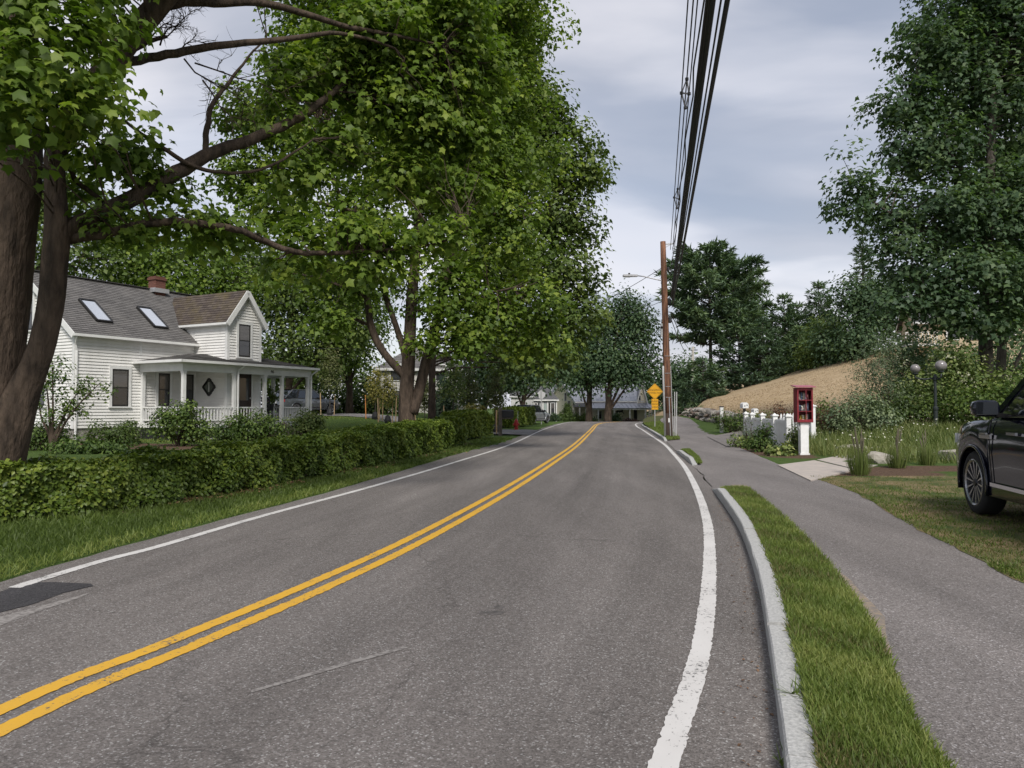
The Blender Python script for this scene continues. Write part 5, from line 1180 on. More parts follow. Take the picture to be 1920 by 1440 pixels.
conifer('small spruce at the left foot of the dark pines', 1285, 700, 786, 96, 42, 12, 4, .6, bare=.0, ragged=.3, tint=(.35, .16, .12))
simple_tree('round-headed oak just right of the tallest pine', 1400, 765, 99, [ell(1400, 540, 99, 32, 30), ell(1385, 590, 99, 40, 35), ell(1410, 600, 99, 30, 40)], 460, 16, 1.3, .4, LM_OAK, .3, tint=(.5, .15, .1))
simple_tree('dark leafy tree between spruce and oak', 1610, 715, 74, [ell(1600, 560, 74, 50, 50), ell(1650, 590, 73, 55, 60), ell(1610, 640, 72, 50, 45), ell(1660, 540, 74, 50, 30), ell(1560, 640, 76, 40, 45)], 900, 16, 1.1, .32, LM_OAK, .3, tint=(.45, .18, .12))
simple_tree('pale green tree above the hill crest', 1556, 720, 80, [ell(1555, 620, 80, 34, 30), ell(1580, 660, 80, 35, 35), ell(1530, 665, 80, 35, 30)], 420, 16, 1.1, .33, LM_MAPLE_D, .25, tint=(.62, .15, .12))
# ================================================================== hedges, shrubs, grass, stones
LM_HEDGE = leaf_mat('hedge_leaf', (0.0412, 0.0743, 0.0138), (0.1070, 0.1628, 0.0248), (0.2471, 0.2921, 0.0483), 0.25, 0.42)
LM_GRASS = leaf_mat('grass_blade', (0.0647, 0.0978, 0.0198), (0.1353, 0.1898, 0.0396), (0.2822, 0.3047, 0.0935), 0.32)
LM_DRYGRASS = leaf_mat('dry_grass_blade', (0.10, 0.085, 0.035), (0.17, 0.16, 0.06), (0.30, 0.25, 0.13), 0.3)
LM_WILD = leaf_mat('wild_grass_blade', (0.0633, 0.0978, 0.0253), (0.1323, 0.1725, 0.0483), (0.2530, 0.2530, 0.0978), 0.3)
LM_LITTER = leaf_mat('leaf_litter', (0.07, 0.04, 0.022), (0.17, 0.095, 0.055), (0.30, 0.19, 0.11), 0.1)
LM_HOSTA = leaf_mat('hosta_leaf', (0.05, 0.09, 0.02), (0.14, 0.19, 0.05), (0.32, 0.34, 0.12), 0.25)


def hedge(label, pts, th, hts, dens, size, lm=LM_HEDGE, seed_tint=.5, tmpl=LEAF_KITE, group='clipped hedges along the left side', n_stem=10, side=1):
    """clipped hedge: leaves over front, top, back and ends of a wavering slab, twiggy stems below"""
    pts = np.array(pts, float); seg = np.diff(pts, axis=0); ln = np.hypot(seg[:, 0], seg[:, 1]); cum = np.concatenate([[0], np.cumsum(ln)]); Lt = cum[-1]
    base = np.array((pts[0, 0], pts[0, 1], hgt(*pts[0]))); t = thing('hedge', label, 'hedge', base, 0, group)
    def at(s):
        i = np.clip(np.searchsorted(cum, s) - 1, 0, len(ln) - 1); f = (s - cum[i]) / ln[i]; p = pts[i] + seg[i] * f[:, None]; d = seg[i] / ln[i][:, None]; return p, d, np.stack([d[:, 1], -d[:, 0]], 1) * -side
    area = Lt * (np.mean(hts) * 1.25 + th * 1.0) + th * np.mean(hts) * 2; n = int(dens * area)
    s = rng.uniform(0, Lt, n); p, d, nn = at(s); h = np.interp(s, np.linspace(0, Lt, len(hts)), hts) * (1 + .05 * np.sin(s * 3.1) + .03 * np.sin(s * 7.7))
    k = rng.random(n); fr = Lt * np.mean(hts); tp = Lt * th; tot = fr * 1.25 + tp
    front = k < fr / tot; top = (k >= fr / tot) & (k < (fr + tp) / tot)
    v = np.where(front, 0.02 + np.abs(rng.normal(0, .05, n)), np.where(top, rng.random(n) * th, th - np.abs(rng.normal(0, .06, n))))
    z = np.where(top, h + rng.normal(0, .025, n), h * rng.uniform(.06, 1.0, n) ** .8)
    bulge = .07 * np.sin(s * 2.3 + z * 3) + .05 * np.sin(s * 5.1 - z * 6) + .03 * np.sin(s * 11 + z * 9)
    deep = rng.random(n) < .25; v = np.where(deep & front, v + rng.random(n) * .25, v)
    xy = p + nn * (v + np.where(front, bulge, 0))[:, None] * 1.0
    zz = height(p[:, 0], p[:, 1]) + z + np.where(top, .05 * np.sin(s * 4 + v * 5), 0)
    pos = np.column_stack([xy, zz]) - base
    out = np.where(front[:, None], np.column_stack([-nn, np.full(n, .55)]), np.where(top[:, None], np.array((0, 0, 1.)), np.column_stack([nn, np.full(n, .4)])))
    nrm = unit(out + rdir(n) * .75); dv = unit(rdir(n) + np.array((0, 0, .1)))
    # leaves over both ends
    ne = int(dens * th * np.mean(hts) * 2); se = np.where(rng.random(ne) < .5, 0., Lt); pe, de, nne = at(np.clip(se, 1e-4, Lt - 1e-4)); he = np.interp(se, [0, Lt], [hts[0], hts[-1]])
    ze = he * rng.uniform(.1, 1, ne); pe = pe + nne * (rng.random(ne) * th)[:, None] + de * rng.normal(0, .04, ne)[:, None]
    pos = np.vstack([pos, np.column_stack([pe, height(pe[:, 0], pe[:, 1]) + ze]) - base]); nrm = np.vstack([nrm, rdir(ne)]); dv = np.vstack([dv, rdir(ne)])
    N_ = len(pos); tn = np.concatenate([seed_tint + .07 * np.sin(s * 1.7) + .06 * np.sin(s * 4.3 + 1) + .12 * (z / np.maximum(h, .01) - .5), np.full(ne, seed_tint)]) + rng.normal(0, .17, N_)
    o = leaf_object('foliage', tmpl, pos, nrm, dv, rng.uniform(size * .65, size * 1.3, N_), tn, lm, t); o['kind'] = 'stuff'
    st_ = MB()
    for sv in np.linspace(.2, Lt - .2, n_stem):
        pp, dd, n2 = at(np.array([sv])); q = np.array((*(pp[0] + n2[0] * th * rng.uniform(.25, .7)), 0)); q[2] = hgt(q[0], q[1])
        for _ in range(3): st_.tube([q - base + rng.normal(0, .06, 3) * (1, 1, 0), q - base + np.array((rng.normal(0, .15), rng.normal(0, .15), .6 * np.mean(hts)))], [.014, .006], 4, cap=False)
    so_ = st_.build('stems', BARK, t); so_['kind'] = 'stuff'
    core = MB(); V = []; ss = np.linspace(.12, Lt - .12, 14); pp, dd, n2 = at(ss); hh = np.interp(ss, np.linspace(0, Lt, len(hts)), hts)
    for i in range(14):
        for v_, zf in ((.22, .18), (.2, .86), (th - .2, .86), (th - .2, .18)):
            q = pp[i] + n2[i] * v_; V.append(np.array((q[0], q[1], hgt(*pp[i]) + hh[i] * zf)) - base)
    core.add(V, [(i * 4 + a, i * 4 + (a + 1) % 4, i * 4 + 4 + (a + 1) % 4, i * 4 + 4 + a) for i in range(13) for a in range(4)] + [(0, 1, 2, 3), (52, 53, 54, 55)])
    core.build('dark_core', mat('hedge_core', (.022, .024, .014), .95, (.01, .012, .006), 14), t)  # solid near-black slab filling the hedge behind its leaves
    return t


hedge('long clipped green hedge in front of the white house', [(-6.5, 9.15), (-5.75, 10.1), (-5.05, 11.3), (-4.53, 12.9), (-4.07, 15.0), (-3.42, 18.2), (-2.85, 21.2), (-2.38, 24.1), (-2.1, 26.2)], .95, [.64, .70, .74, .78, .83, .88, .92, .95, .95], 2500, .066, n_stem=40)
hedge('short dark hedge stub just past the end of the long hedge', [(-2.15, 27.0), (-1.82, 28.8)], .9, [.98, .98], 1500, .09)
hedge('taller rounded hedge beside the wooden mailbox post', [(-2.05, 33.4), (-0.95, 36.6)], 1.3, [1.05, 1.28, 1.25, 1.1], 1300, .10, seed_tint=.62)
hedge('squared far hedge behind the red hydrant', [(0.05, 52.6), (1.0, 57), (1.9, 61.5)], 1.4, [1.35, 1.4, 1.4], 700, .13, seed_tint=.6)


def bush(label, px, py, dep, blobs, n_clump, per, cr_, size, lm, tmpl=LEAF_KITE, name='shrub', tint=(.5, .18, .14), stems=5, group=None, base=None, flat=.5, cat='shrub'):
    """blobs: (dx, dy, z, rx, ry, rz) metres round the base"""
    b = stump(P(px, py, dep), 0) if base is None else np.asarray(base, float); t = thing(name, label, cat, b, 0, group)
    cc, pos, nrm, dv, tn = crown_points(blobs, n_clump, per, cr_, shell=2.2, tint=tint, flat=flat)
    lo = pos[:, 2] < .02; pos[lo, 2] = rng.uniform(.02, .15, lo.sum())
    o = leaf_object('foliage', tmpl, pos, nrm, dv, rng.uniform(size * .65, size * 1.3, len(pos)), tn, lm, t); o['kind'] = 'stuff'
    s_ = MB()
    for q in cc[::max(1, n_clump // (stems * 4))]: s_.tube(wobble((rng.normal(0, .06), rng.normal(0, .06), -.05), q, 5, .05), [.02, .016, .012, .009, .004], 4, cap=False)
    so_ = s_.build('stems', BARK, t); so_['kind'] = 'stuff'
    return t


GH = 'shrubs along the white house'
bush('large rounded green shrub in front of the porch railing', 335, 835, 24.8, [(0, 0, .75, .95, .7, .7), (.5, .1, .5, .6, .5, .5), (-.5, 0, .9, .5, .4, .5), (.2, 0, 1.2, .35, .3, .4)], 240, 16, .2, .10, LM_BUSH, tint=(.6, .2, .14), group=GH)
bush('green shrub with pale edges left of the porch steps', 475, 835, 28, [(0, 0, .6, 1.0, .7, .6), (.7, 0, .5, .6, .5, .5), (-.6, 0, .6, .5, .5, .5)], 240, 16, .22, .10, LM_BUSH, tint=(.55, .2, .14), group=GH)
bush('yellow-green shrub right of the porch steps', 573, 825, 30, [(0, 0, .6, .75, .6, .6), (.3, 0, .8, .4, .4, .4)], 170, 16, .2, .10, LM_YOUNG, tint=(.45, .2, .14), group=GH)
bush('low dark yew under the first window', 200, 845, 25.2, [(0, 0, .4, .75, .5, .45), (.5, .1, .35, .4, .4, .4)], 130, 16, .17, .08, LM_MAPLE_D, tint=(.35, .15, .12), group=GH)
bush('small dark yew beside the porch lattice', 238, 840, 26.2, [(0, 0, .4, .55, .4, .45)], 90, 16, .16, .08, LM_MAPLE_D, tint=(.3, .15, .12), group=GH)
bush('dark spreading bush below the small tree', 90, 850, 22.5, [(0, 0, .45, .8, .6, .55), (-.5, 0, .4, .5, .5, .4)], 150, 16, .18, .09, LM_MAPLE_D, tint=(.35, .16, .12), group=GH)
bush('leafy shrub between long hedge and small tree', 160, 862, 20.5, [(0, 0, .2, .7, .5, .25), (.7, 0, .2, .6, .4, .2), (-.6, .1, .2, .5, .4, .2)], 170, 16, .17, .09, LM_BUSH, tint=(.45, .16, .12), group=GH)
bush('low shrub at the left post of the porch front', 415, 838, 26.6, [(0, 0, .4, .5, .4, .45)], 90, 16, .16, .08, LM_BUSH, tint=(.4, .16, .12), group=GH)
# little multi-stemmed tree before the house corner
b = stump(P(97, 850, 22)); t = thing('small_tree', 'slim young tree with sparse leaves before the house corner', 'tree', b); tk_ = MB(); sk = []
for dx, dz, top in ((-.35, 2.7, .6), (.1, 3.0, .3), (.9, 2.3, .6), (1.5, 2.2, .5), (-.7, 1.9, .4), (.55, 1.7, .3)):
    l_ = smooth_line([(np.array((0, 0, 0.)), .05), (np.array((dx * .12, 0, .6)), .045), (np.array((dx * .5, rng.normal(0, .1), dz * .62)), .025), (np.array((dx, rng.normal(0, .2), dz)), .008)]); tk_.tube([p for p, r in l_], [r for p, r in l_], 6); sk += l_
tk_.build('trunk', BARK, t, smooth_=True)
cc, pos, nrm, dv, tn = crown_points([(-.35, 0, 2.4, .35, .3, .6), (.1, 0, 2.4, .35, .35, .7), (.8, 0, 2.0, .4, .3, .45), (1.35, 0, 2.0, .4, .3, .35), (-.6, 0, 1.6, .35, .3, .5), (.1, 0, 1.4, .6, .4, .5), (.6, 0, 1.4, .5, .4, .4)], 150, 12, .16, tint=(.55, .2, .15))
leaf_object('crown', LEAF_KITE, pos, nrm, dv, rng.uniform(.06, .12, len(pos)), tn, LM_BUSH, t); tb_ = MB(); branches(tb_, cc, sk, 2, .009); q = tb_.build('branches', BARK, t); q['kind'] = 'stuff'

# shrubs round the far houses
bush('clipped dark cone shrub before the cream gabled house', 1063, 790, 93, [(0, 0, .5, 1.0, .9, .6), (0, 0, 1.1, .75, .7, .6), (0, 0, 1.7, .45, .45, .5), (0, 0, 2.15, .2, .2, .3)], 240, 16, .2, .2, LM_MAPLE_D, tint=(.25, .12, .1))
bush('low dark shrub left of the clipped cone', 1050, 790, 92, [(0, 0, .4, .9, .7, .5)], 80, 16, .25, .2, LM_MAPLE_D, tint=(.3, .14, .1), group='shrubs before the far houses')
bush('pair of rounded shrubs under the cottage window', 1022, 789, 85, [(0, 0, .45, .9, .6, .5), (1.1, 0, .4, .7, .6, .45)], 110, 16, .25, .2, LM_OAK, group='shrubs before the far houses')
bush('mixed green shrubs along the left farmhouse porch', 1090, 790, 102, [(-.8, 0, .8, .9, .7, .9), (.5, 0, .8, .9, .7, 1.0), (1.6, 0, .6, .7, .6, .7)], 190, 16, .3, .22, LM_MAPLE_D, tint=(.5, .2, .12), group='shrubs before the far houses')
bush('dark red-brown shrub under the farmhouse horse plaque', 1178, 790, 102, [(0, 0, .5, 1.0, .7, .55), (.9, 0, .4, .6, .5, .4)], 110, 16, .25, .2, LM_RED, tint=(.2, .15, .1), group='shrubs before the far houses')
bush('green shrub between the two dark maple trunks', 1155, 790, 101, [(0, 0, .8, .7, .6, .9), (-1.0, 0, .5, .7, .6, .5)], 110, 16, .28, .22, LM_OAK, tint=(.6, .15, .1), group='shrubs before the far houses')

# staked saplings on the lawn
STAKE = mat('stake_wood', (.42, .30, .17), .8, (.33, .23, .13), 9); STAKE_O = mat('orange_stake', (.55, .22, .06), .7); WRAP = mat('black_wrap', (.02, .02, .022), .6)
SAP = leaf_mat('sapling_leaf', (.060, .082, .028), (.115, .135, .048), (.20, .20, .09), .3)
for i, (px, dep, hpx, ypx, wpx, lm_, lb, stakes) in enumerate((
        (618, 47, 650, 787, 30, SAP, 'feathery staked sapling nearest the parked grey car', 2), (703, 45, 690, 789, 24, LM_YELLOW, 'yellowing staked sapling beside an orange stake', 3),
        (727, 43, 695, 793, 26, LM_YELLOW, 'yellowing staked sapling just left of the forked maple', 3), (796, 44, 700, 793, 24, SAP, 'staked sapling seen between the fork and the slim trunk', 3),
        (850, 44, 665, 793, 34, LM_YOUNG, 'bushy pale sapling right of the slim maple trunk', 2), (880, 46, 690, 793, 32, SAP, 'leafy sapling behind the taller rounded hedge', 1), (929, 44, 690, 805, 26, SAP, 'leafy sapling behind the black mailbox', 2))):
    b = stump(P(px, ypx, dep), 0); zt = P(px, hpx, dep)[2] - b[2]; w_ = wpx * dep / F_PX
    t = thing('sapling', lb, 'sapling', b, 0, 'young staked trees'); k = MB(); k.tube(wobble((0, 0, -.05), (0, 0, zt * .95), 6, .008), [.035, .03, .026, .02, .014, .006], 6); k.build('trunk', BARK_GREY, t, smooth_=True)
    cc, pos, nrm, dv, tn = crown_points([(0, 0, zt * .55, w_ * .8, w_ * .8, zt * .22), (0, 0, zt * .78, w_ * .6, w_ * .6, zt * .2), (0, 0, zt * .93, w_ * .25, w_ * .25, zt * .1)], 120 if lm_ is not LM_YELLOW else 75, 14, .2, tint=(.5, .2, .16), flat=.8)
    q = leaf_object('crown', LEAF_KITE, pos, nrm, dv, rng.uniform(.08, .16, len(pos)), tn, lm_, t); tb_ = MB(); branches(tb_, cc, [(np.array((0, 0, z_)), .02) for z_ in np.linspace(zt * .25, zt * .9, 8)], 2, .011); q = tb_.build('branches', BARK_GREY, t); q['kind'] = 'stuff'
    for j in range(stakes):
        a = 1.2 + j * 2.3; m_ = MB(); x_, y_ = .55 * math.cos(a), .4 * math.sin(a); m_.beam((x_, y_, -.1), (x_ + .05 * math.cos(a), y_, 1.35 + .15 * j), .05, .05); m_.build('stake', STAKE_O if (i == 1 and j == 1) else STAKE, t)
    m_ = MB(); m_.lathe([(.16, 0), (.2, .2), (.14, .45), (.05, .5)], (0, 0, 0), 8); m_.build('root_wrap', WRAP, t)
bush('small dark spruce between slim maple and pale sapling', 832, 795, 46, [(0, 0, .6, .9, .9, .7), (0, 0, 1.5, .7, .7, .7), (0, 0, 2.4, .42, .42, .7), (0, 0, 3.1, .18, .18, .5)], 260, 14, .24, .15, LM_PINE, tint=(.3, .14, .1), name='spruce', cat='tree')
bush('yellow-flowered shrub above the taller rounded hedge', 885, 795, 39, [(0, 0, 1.3, .6, .5, .4)], 70, 14, .2, .12, LM_YELLOW, tint=(.5, .2, .1))

# ------------------------------------------------------------------ grass in blades (nobody could count it)
def blades(name, label, xs, ys, hlo, hhi, w, lm, tint=.5, lean=.35, z_off=0.01, tvar=.16):
    n = len(xs); zz = height(xs, ys) + z_off; pos = np.column_stack([xs, ys, zz]); dv = unit(np.column_stack([rng.normal(0, lean, n), rng.normal(0, lean, n), np.ones(n)]))
    nrm = unit(rdir(n) * (1, 1, .2)); h = rng.uniform(hlo, hhi, n)
    o = leaf_object(name, BLADE, pos, nrm, dv, h, tint + rng.normal(0, tvar, n), lm, None, width=np.broadcast_to(w, (n,)) * rng.uniform(.7, 1.3, n)); return tag(o, label, 'grass', kind='stuff')


def near_y(n, y0, y1, p=1.6):
    """more samples close to the camera"""
    u = rng.random(n); a, b = y0 ** (1 - p), y1 ** (1 - p); return (a + (b - a) * u) ** (1 / (1 - p))


def patch(x, y, s=1.3): return .5 + .28 * np.sin(x * 2.1 * s + np.sin(y * 1.3 * s) * 1.4) * np.sin(y * .9 * s + 1.1) + .18 * np.sin(x * 5.3 * s + y * 4.1 * s)


y_ = near_y(62000, 2.2, 13.4, 1.7); u_ = rng.random(len(y_)); x_ = (K_R(y_) + .135) + (S_L(y_) - K_R(y_) - .12) * u_ + rng.normal(0, .012, len(y_)); pt = patch(x_, y_)
kp = rng.random(len(y_)) < np.clip(.25 + 1.2 * pt, .2, 1)
blades('verge_grass', 'lush green grass of the verge beside the near kerb', x_[kp], y_[kp], .02, .075, .0065, LM_GRASS, .06 + .9 * pt[kp], lean=.55)
k2 = (pt < .42) | (rng.random(len(y_)) < .08); k2 &= rng.random(len(y_)) < .6
blades('verge_dry_grass', 'straw-coloured dry tufts in the verge grass', x_[k2], y_[k2], .02, .06, .006, LM_DRYGRASS, .5, lean=.9)
y_ = rng.uniform(19.5, 25.1, 7000); x_ = K_R(y_) + .14 + (S_L(y_) - K_R(y_) - .14) * rng.random(len(y_)); blades('island_grass', 'green grass on the small kerbed island', x_, y_, .03, .08, .014, LM_GRASS, .48)
y_ = rng.uniform(33.8, 60, 7000); x_ = K_R(y_) + .14 + (S_L(y_) - K_R(y_) - .14) * rng.random(len(y_)); blades('pole_verge_grass', 'green grass round the foot of the utility pole', x_, y_, .04, .10, .03, LM_GRASS, .5)
# left verge
HB = curve_fn([(-8.0, 5), (-7.2, 8.0), (-6.75, 9.35), (-6.0, 10.3), (-5.3, 11.5), (-4.78, 13.1), (-4.3, 15.2), (-3.62, 18.4), (-3.02, 21.3), (-2.5, 24.2), (-2.0, 28), (-1.6, 34), (-.6, 39)])
y_ = near_y(52000, 4.5, 36, 1.5); u_ = rng.random(len(y_)) ** .8; w_ = np.minimum(E_L(y_) - HB(y_) + .1, 3.2); x_ = E_L(y_) - .02 - w_ * (1 - u_); pt = patch(x_, y_, .8)
blades('roadside_grass', 'green roadside grass between long hedge and road', x_, y_, .03, .11, np.clip(.0011 * y_, .007, .03), LM_GRASS, -.02 + .42 * pt + .42 * (E_L(y_) - x_ < .32) * (y_ < 16), lean=.55)  # tint carries the hedge's shade, with a bright fringe along the near road edge
y_ = near_y(5200, 7.5, 30, 1.4); x_ = HB(y_) + .02 + np.abs(rng.normal(0, .28, len(y_))); n_ = len(y_); kp = (np.sin(y_ * 1.1 + .6) + .5 * np.sin(y_ * 2.7)) > -.25; y_, x_ = y_[kp], x_[kp]; n_ = len(y_)
tag(leaf_object('leaf_litter', LEAF_KITE, np.column_stack([x_, y_, height(x_, y_) + rng.uniform(.015, .06, n_)]), unit(rdir(n_) * .5 + np.array((0, 0, 1))), rdir(n_), rng.uniform(.04, .09, n_), rng.random(n_), LM_LITTER), 'brown fallen leaves under the long hedge', 'leaf litter', kind='stuff')
# right lawn, thin and half dry
y_ = near_y(46000, 4.6, 15, 1.4); x_ = S_R(y_) + .0 + 5.5 * rng.random(len(y_)) ** 1.4; pt = patch(x_, y_, .7); kp = rng.random(len(y_)) < np.clip(pt - .05, .06, .8) * np.where(y_ > 13, .3, 1)
blades('lawn_grass', 'thin short grass of the lawn by the dark car', x_[kp], y_[kp], .02, .055, .0085, LM_GRASS, .12 + .25 * pt[kp], lean=.6, z_off=.012)
k2 = (~kp) & (rng.random(len(y_)) < .5); blades('lawn_dry_grass', 'tan dry grass scattered over the lawn by the dark car', x_[k2], y_[k2], .015, .045, .008, LM_DRYGRASS, .5, lean=.9, z_off=.012)
# wild garden behind the slabs
x_ = rng.uniform(8.6, 22, 26000); y_ = rng.uniform(17.5, 30, 26000); kp = (x_ > 8.75 + (y_ - 17.5) * .02) & (y_ > 18.6 + .8 * np.sin(x_)) ; x_, y_ = x_[kp], y_[kp]
blades('garden_grass', 'tall wild grass and weeds of the garden behind the slabs', x_, y_, .14, .5, .022, LM_WILD, .35 + .4 * patch(x_, y_, .5), lean=.4, tvar=.2)
x_ = rng.uniform(9, 21, 380); y_ = rng.uniform(19, 29, 380); n_ = 380
tag(leaf_object('garden_flowers', LEAF_KITE, np.column_stack([x_, y_, height(x_, y_) + rng.uniform(.3, .62, n_)]), unit(rdir(n_) * .6 + np.array((0, -.4, 1))), rdir(n_), rng.uniform(.03, .07, n_), np.full(n_, .9), leaf_mat('pale_flower', (.5, .5, .35), (.6, .58, .45), (.72, .70, .6), .3)), 'small pale wild flowers scattered through the garden grass', 'flowers', kind='stuff')
# dry tufts over the hillside
x_ = rng.uniform(12, 48, 34000); y_ = rng.uniform(39, 74, 34000); kp = x_ > WALL(y_) + .6; x_, y_ = x_[kp], y_[kp]
blades('hill_grass', 'dry tan stubble covering the hillside', x_, y_, .02, .07, .07, leaf_mat('stubble', (0.2352, 0.1667, 0.1020), (0.3808, 0.2818, 0.1740), (0.4816, 0.3795, 0.2520), .2), .05 + .9 * patch(x_ * .5, y_ * 1.3, .35), lean=.6)
# lawn of the white house
x_ = rng.uniform(-22, -3, 26000); y_ = rng.uniform(27, 46, 26000); kp = (x_ < E_L(y_) - 2.2); x_, y_ = x_[kp], y_[kp]
blades('house_lawn_grass', 'bright mown lawn between the white house and the staked saplings', x_, y_, .03, .08, .035, LM_GRASS, .55 + .25 * patch(x_, y_, .3), lean=.5)

# weeds at the kerb joints
for i, (px, py, lb) in enumerate(((1440, 1130, 'spiky weed growing up the kerb face at the first joint'), (1487, 1300, 'flattened weed lying across the kerb joint in front'), (1470, 1430, 'thin weed at the kerb foot at the bottom edge'))):
    b = G(px, py, .02 if i != 1 else .13); t = thing('weed', lb, 'weed', b, 0, 'weeds along the kerb'); n_ = 26; dv = unit(np.column_stack([rng.normal(0, .6, n_), rng.normal(0, .6, n_), rng.uniform(.25, 1.1, n_) if i != 1 else rng.uniform(.05, .3, n_)]))
    leaf_object('leaves', BLADE, rng.normal(0, .012, (n_, 3)) * (1, 1, 0), unit(rdir(n_) * .4 + np.array((0, 0, 1))), dv, rng.uniform(.05, .15, n_), rng.normal(.45, .15, n_), LM_GRASS, t, width=.008)
x_ = rng.normal(0, 1, 260); y_ = rng.uniform(2.6, 12, 260); xx = K_R(y_) - .03 - np.abs(x_) * .09
tag(leaf_object('gutter_litter', LEAF_KITE, np.column_stack([xx, y_, np.full(260, .012)]), unit(rdir(260) * .3 + np.array((0, 0, 1))), rdir(260), rng.uniform(.008, .03, 260), rng.random(260) * .7, LM_LITTER), 'bits of twig and leaf in the gutter by the kerb', 'litter', kind='stuff')

# ------------------------------------------------------------------ garden by the slabs
def fountain(label, px, py, n, h, spikes, base=None):
    n = int(n * .65)
    b = stump(P(px, py, G(px, py, .1)[1]), .02); t = thing('ornamental_grass', label, 'grass clump', b, 0, 'grass clumps by the concrete slabs')
    a = rng.uniform(0, 6.28, n); sp = rng.uniform(.1, 1.1, n); dv = unit(np.column_stack([np.cos(a) * sp, np.sin(a) * sp, np.ones(n)])); r_ = rng.random(n) * .2
    q = leaf_object('blades', BLADE, np.column_stack([np.cos(a) * r_, np.sin(a) * r_, np.zeros(n)]), unit(np.column_stack([-np.cos(a), -np.sin(a), np.full(n, .6)])), dv, rng.uniform(h * .5, h, n), rng.normal(.45, .18, n), LM_WILD, t, width=.014); q['kind'] = 'stuff'
    for _ in range(spikes):
        a_ = rng.uniform(0, 6.28); tx = rng.uniform(.05, .3) * h; s_ = MB(); tip = np.array((math.cos(a_) * tx, math.sin(a_) * tx, h * rng.uniform(1.15, 1.7)))
        s_.tube([(0, 0, .1), tip * .6, tip * .72, tip * .85, tip], [.006, .006, .016, .018, .005], 5); s_.build('seed_spike', mat('seed_spike', (.09, .085, .06), .9, (.16, .14, .09), 20), t)


fountain('tall grass clump with dark seed spikes at the slab corner', 1612, 893, 420, .62, 12)
fountain('grass clump with pale stalks in the middle of the bed', 1682, 880, 320, .6, 5)
fountain('arching grass clump nearest the dark car', 1738, 876, 320, .55, 3)
STONE = [mat('field_stone', (.30, .275, .245), .9, (.17, .155, .14), 5, 6, bump=.7, bscale=14), mat('pale_stone', (.42, .39, .34), .9, (.27, .245, .21), 5, 6, bump=.7, bscale=14), mat('brown_stone', (.22, .165, .125), .9, (.13, .10, .08), 5, 6, bump=.7, bscale=14)]


def stone_mesh(seed, mt):
    r = np.random.default_rng(seed); bm = bmesh.new(); bmesh.ops.create_icosphere(bm, subdivisions=2, radius=.5)
    ax = unit(r.normal(size=(9, 3))); lim = r.uniform(.24, .42, 9)
    for v in bm.verts:
        p = np.array(v.co)
        for a, l_ in zip(ax, lim):
            k = p @ a
            if k > l_: p = p - a * (k - l_)
        v.co = Vector(p * r.uniform(.97, 1.03))
    m = bpy.data.meshes.new('stone'); bm.to_mesh(m); bm.free(); m.materials.append(mt); return m


SM = [stone_mesh(i, STONE[i % 3]) for i in range(12)]
for i, (px, py, w, h, lb) in enumerate(((1645, 872, .75, .42, 'pale flat-faced garden rock between the first two grass clumps'), (1790, 868, 1.0, .45, 'broad pale rock at the end of the bed by the car'), (1600, 853, .9, .3, 'low grey rock edging behind the first grass clump'))):
    d_ = G(px, py, .1); o = piece('garden_rock', SM[(1, 4, 7)[i]], None, (d_[0], d_[1], hgt(d_[0], d_[1]) + h * .3), (0, 0, i * 1.3), (w * 1.2, w * .8, h * 1.15)); tag(o, lb, 'rock', 'rocks in the garden bed')
# dry stone wall below the hill, laid stone by stone
wall = thing('stone_wall', 'rough dry stone wall along the foot of the tan hill', 'wall', (0, 0, 0))
n = 0
for y in np.arange(37.6, 84, .01):
    pass
yy = 37.4
while yy < 84:
    L = random.uniform(.45, .95) * (1 if yy < 60 else 1.5)
    for lay in range(3):
        w = L * random.uniform(.8, 1.15); h = random.uniform(.2, .34); x0 = float(WALL(yy)) + random.uniform(-.2, .25); z0 = hgt(x0 - .6, yy)
        o = piece('stone', SM[random.randrange(12)], wall, (x0 + lay * .04, yy + random.uniform(-.2, .2), z0 + .1 + lay * .26), (random.uniform(-.3, .3), random.uniform(-.3, .3), random.uniform(0, 6)), (w * 1.25, w * .9, h * 1.5)); n += 1
    yy += L * .8
for k in range(26):      # return of the wall beside the drive
    t_ = k % 13; lay = k // 13; x0 = 11.3 + t_ * .42; y0 = 37.3 - t_ * .05; o = piece('stone', SM[random.randrange(12)], wall, (x0, y0 + random.uniform(-.1, .1), hgt(x0, y0) + .12 + lay * .27), (random.uniform(-.3, .3), random.uniform(-.3, .3), random.uniform(0, 6)), (.85, .6, .42))
# planting by the fence and up the garden
GF = 'plants round the white fence'
bush('dark green shrub growing against the white fence', 1432, 852, 23.5, [(0, 0, .4, .34, .3, .38), (.1, 0, .72, .2, .2, .25), (-.25, 0, .3, .3, .3, .28)], 95, 14, .14, .08, LM_BUSH, tint=(.38, .17, .12), group=GF)
bush('yellow-green low plants at the corner of the drive', 1392, 838, 26, [(0, 0, .22, .5, .5, .25), (.5, -.6, .2, .5, .4, .22)], 90, 14, .13, .09, LM_HOSTA, tint=(.4, .2, .12), group=GF)
bush('variegated hosta beside the fence end post', 1463, 857, 21.6, [(0, 0, .16, .38, .34, .18)], 36, 10, .14, .15, LM_HOSTA, tint=(.6, .25, .15), group=GF)
bush('wispy grey plant before the fence panels', 1405, 835, 26.6, [(0, 0, .6, .35, .35, .5), (.3, -.6, .45, .3, .3, .4)], 70, 12, .14, .05, LM_GREY, tint=(.6, .2, .12), group=GF)
bush('weedy green growth between fence post and red box post', 1492, 853, 22.6, [(0, 0, .4, .25, .3, .45)], 60, 12, .12, .08, LM_YOUNG, tint=(.4, .16, .12), group=GF)
